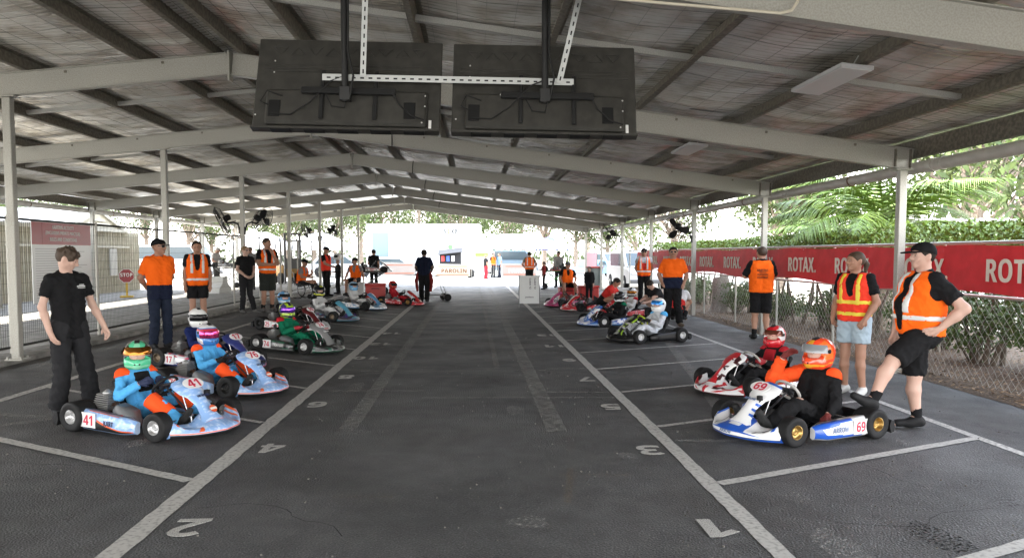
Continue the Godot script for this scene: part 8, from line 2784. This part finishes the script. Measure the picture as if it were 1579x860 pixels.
	driver("driver in white and blue suit and big white helmet", Vector3(3.3, 0, -14.5), right, 1.04, {"suit": cloth("suit_pale_white", 0.56, 0.58, 0.62), "accent": cloth("suit_sky_blue"), "gloves": glove_black, "helmet": helmet_print("helmet_white_blue", Color(0.74, 0.74, 0.73), Color(0.70, 0.70, 0.70), Color(0.62, 0.64, 0.68), 0), "visor": mat("visor_blue", 0.03, 0.22, 0.62, 0.08, 0.6), "visor_up": true, "skin": pale}, {"yaw": 0.25}, 0.016)
	driver("driver in black and green suit and black and white helmet", Vector3(3.17, 0, -17.72), right, 1.0, {"suit": black, "accent": cloth("suit_green"), "gloves": glove_black, "helmet": helmet_print("helmet_black_white", Color(0.02, 0.02, 0.022), Color(0.6, 0.6, 0.6), Color(0.6, 0.6, 0.6), 0), "visor": visor_black, "show_face": false}, {"yaw": 0.3}, 0.018)
	driver("child in white and red suit and white and orange helmet", Vector3(3.95, 0, -20.1), right, 0.98, {"suit": cloth("suit_white"), "accent": cloth("suit_red"), "gloves": mat("glove_red"), "helmet": helmet_print("helmet_white_orange", Color(0.6, 0.6, 0.6), Color(0.02, 0.02, 0.02), Color(0.75, 0.28, 0.02), 0), "visor": amber, "show_face": false}, {"yaw": 0.5}, 0.02)

func wheelchair(where: Vector3, turn: float) -> void:
	var t := thing("wheelchair", "wheelchair parked beside the far left posts", "wheelchair", where, turn)
	var steel := mat("kart_chrome")
	var dark := mat("kart_black")
	for sg in [-1.0, 1.0]:
		var w := node_part("wheel", t, Transform3D(Basis(Vector3.UP, PI / 2), Vector3(sg * 0.28, 0.30, -0.05)))
		var pts := []
		for k in 33:
			var a := TAU * k / 32
			pts.append(Vector3(cos(a), sin(a), 0) * 0.285)
		var g := Geo.new()
		g.tube(pts, 0.017, 6, false)
		obj("tyre", g, mat("kart_tyre"), w)
		g = Geo.new()
		for k in 18:
			var a := TAU * k / 18
			g.tube([Vector3.ZERO, Vector3(cos(a), sin(a), 0) * 0.28], 0.003, 4)
		stuff(obj("spokes", g, steel, w))
		g = Geo.new()
		g.lathe([Vector2(0.02, -0.02), Vector2(0.075, -0.02), Vector2(0.08, 0), Vector2(0.075, 0.02), Vector2(0.02, 0.02)], 14, Transform3D(Basis(Vector3.BACK, PI / 2), Vector3(sg * 0.22, 0.08, 0.36)))
		obj("caster", g, mat("kart_tyre"), t)
		g = Geo.new()
		g.tube([Vector3(sg * 0.22, 0.90, -0.32), Vector3(sg * 0.22, 0.86, -0.20), Vector3(sg * 0.22, 0.44, -0.18), Vector3(sg * 0.22, 0.44, 0.30), Vector3(sg * 0.18, 0.14, 0.48), Vector3(sg * 0.10, 0.13, 0.60)], 0.013, 6)
		obj("frame_side", g, steel, t)
	var g := Geo.new()
	g.box(Vector3(0, 0.45, 0.06), Vector3(0.42, 0.04, 0.44), Basis.IDENTITY, 0.015)
	obj("seat", g, dark, t)
	g = Geo.new()
	g.box(Vector3(0, 0.66, -0.20), Vector3(0.42, 0.36, 0.03), Basis.IDENTITY, 0.012)
	obj("backrest", g, dark, t)
	g = Geo.new()
	g.box(Vector3(0, 0.125, 0.56), Vector3(0.30, 0.015, 0.14))
	obj("footrest", g, dark, t)

func build_small_things() -> void:
	var white := mat("board_white", 0.66, 0.67, 0.66, 0.25)
	# sandwich board on the right aisle line
	var sb := thing("sandwich_board", "white sandwich board with class names standing on the aisle line", "sign", spot(1.70, 23.9), -0.06)
	for sg in [-1.0, 1.0]:
		var g := Geo.new()
		var lean := Basis(Vector3.RIGHT, -sg * 0.16)
		g.box(Vector3(0, 0.55, sg * 0.13), Vector3(0.62, 0.86, 0.018), lean, 0.004)
		obj("board", g, white, sb)
		for sx in [-1.0, 1.0]:
			g = Geo.new()
			g.box(Vector3(sx * 0.315, 0.49, sg * 0.14), Vector3(0.025, 1.0, 0.025), lean)
			obj("leg", g, mat("bumper_grey", 0.12, 0.12, 0.12, 0.6), sb)
	var ink := mat("dark_print")
	var tilt := Basis(Vector3.RIGHT, -0.16)
	lettering("Cadet 12", 0.055, sb, Transform3D(tilt * Basis(Vector3.BACK, -PI / 2), Vector3(0.18, 0.74, 0.113)), ink, "lettering", 0.34)
	lettering("Cadet 12", 0.055, sb, Transform3D(tilt * Basis(Vector3.BACK, -PI / 2), Vector3(0.03, 0.74, 0.113)), ink, "lettering", 0.34)
	lettering("Juniors", 0.06, sb, Transform3D(tilt, Vector3(0.0, 0.32, 0.183)), ink, "lettering", 0.26)
	# empty kart trolley pulled by the walking man
	var tr := thing("kart_trolley", "empty two wheeled kart trolley beside the walking man", "trolley", spot(-1.2, 27.4), 0.3)
	var steel := mat("stand_grey")
	for sg in [-1.0, 1.0]:
		var g := Geo.new()
		g.tube([Vector3(-0.5, 0.92, sg * 0.2), Vector3(-0.1, 0.88, sg * 0.2), Vector3(0.12, 0.30, sg * 0.22), Vector3(0.16, 0.16, sg * 0.24)], 0.015, 6)
		obj("side_tube", g, steel, tr)
		g = Geo.new()
		g.tube([Vector3(-0.55, 0.20, sg * 0.2), Vector3(0.16, 0.20, sg * 0.24)], 0.015, 6)
		obj("lower_tube", g, steel, tr)
		g = Geo.new()
		g.lathe([Vector2(0.05, -0.05), Vector2(0.12, -0.05), Vector2(0.13, 0), Vector2(0.12, 0.05), Vector2(0.05, 0.05)], 18, Transform3D(Basis(Vector3.RIGHT, PI / 2), Vector3(0.18, 0.13, sg * 0.30)))
		obj("wheel", g, mat("kart_tyre"), tr)
	var g := Geo.new()
	g.tube([Vector3(0.18, 0.13, -0.32), Vector3(0.18, 0.13, 0.32)], 0.014, 6)
	obj("axle", g, steel, tr)
	# boxes people sit on
	var boxes := [["white plastic storage box under the seated left marshal", -4.45, 29.05, 0.50, mat("storage_white", 0.60, 0.60, 0.59, 0.5)], ["red plastic tool chest under the seated right marshal", 3.38, 27.75, 0.46, mat("chest_red", 0.42, 0.03, 0.025, 0.45)], ["red plastic tool chest standing beside the pink kart", 4.0, 26.9, 0.55, mat("chest_red")],
		["white plastic storage box between the far right karts", 4.7, 24.8, 0.55, mat("storage_white")], ["red plastic crate behind the red kart at left", -3.3, 25.9, 0.62, mat("chest_red")]]
	for e in boxes:
		var b := thing("storage_box", e[0], "box", spot(e[1], e[2]), 0.1, "storage boxes")
		g = Geo.new()
		g.box(Vector3(0, e[3] * 0.45, 0), Vector3(0.66, e[3] * 0.9, 0.42), Basis.IDENTITY, 0.03)
		obj("tub", g, e[4], b)
		g = Geo.new()
		g.box(Vector3(0, e[3] * 0.94, 0), Vector3(0.70, e[3] * 0.12, 0.46), Basis.IDENTITY, 0.02)
		obj("lid", g, e[4], b)
		g = Geo.new()
		g.tube([Vector3(-0.12, e[3] * 0.7, 0.21), Vector3(-0.10, e[3] * 0.74, 0.25), Vector3(0.10, e[3] * 0.74, 0.25), Vector3(0.12, e[3] * 0.7, 0.21)], 0.012, 6)
		obj("handle", g, mat("kart_black"), b)
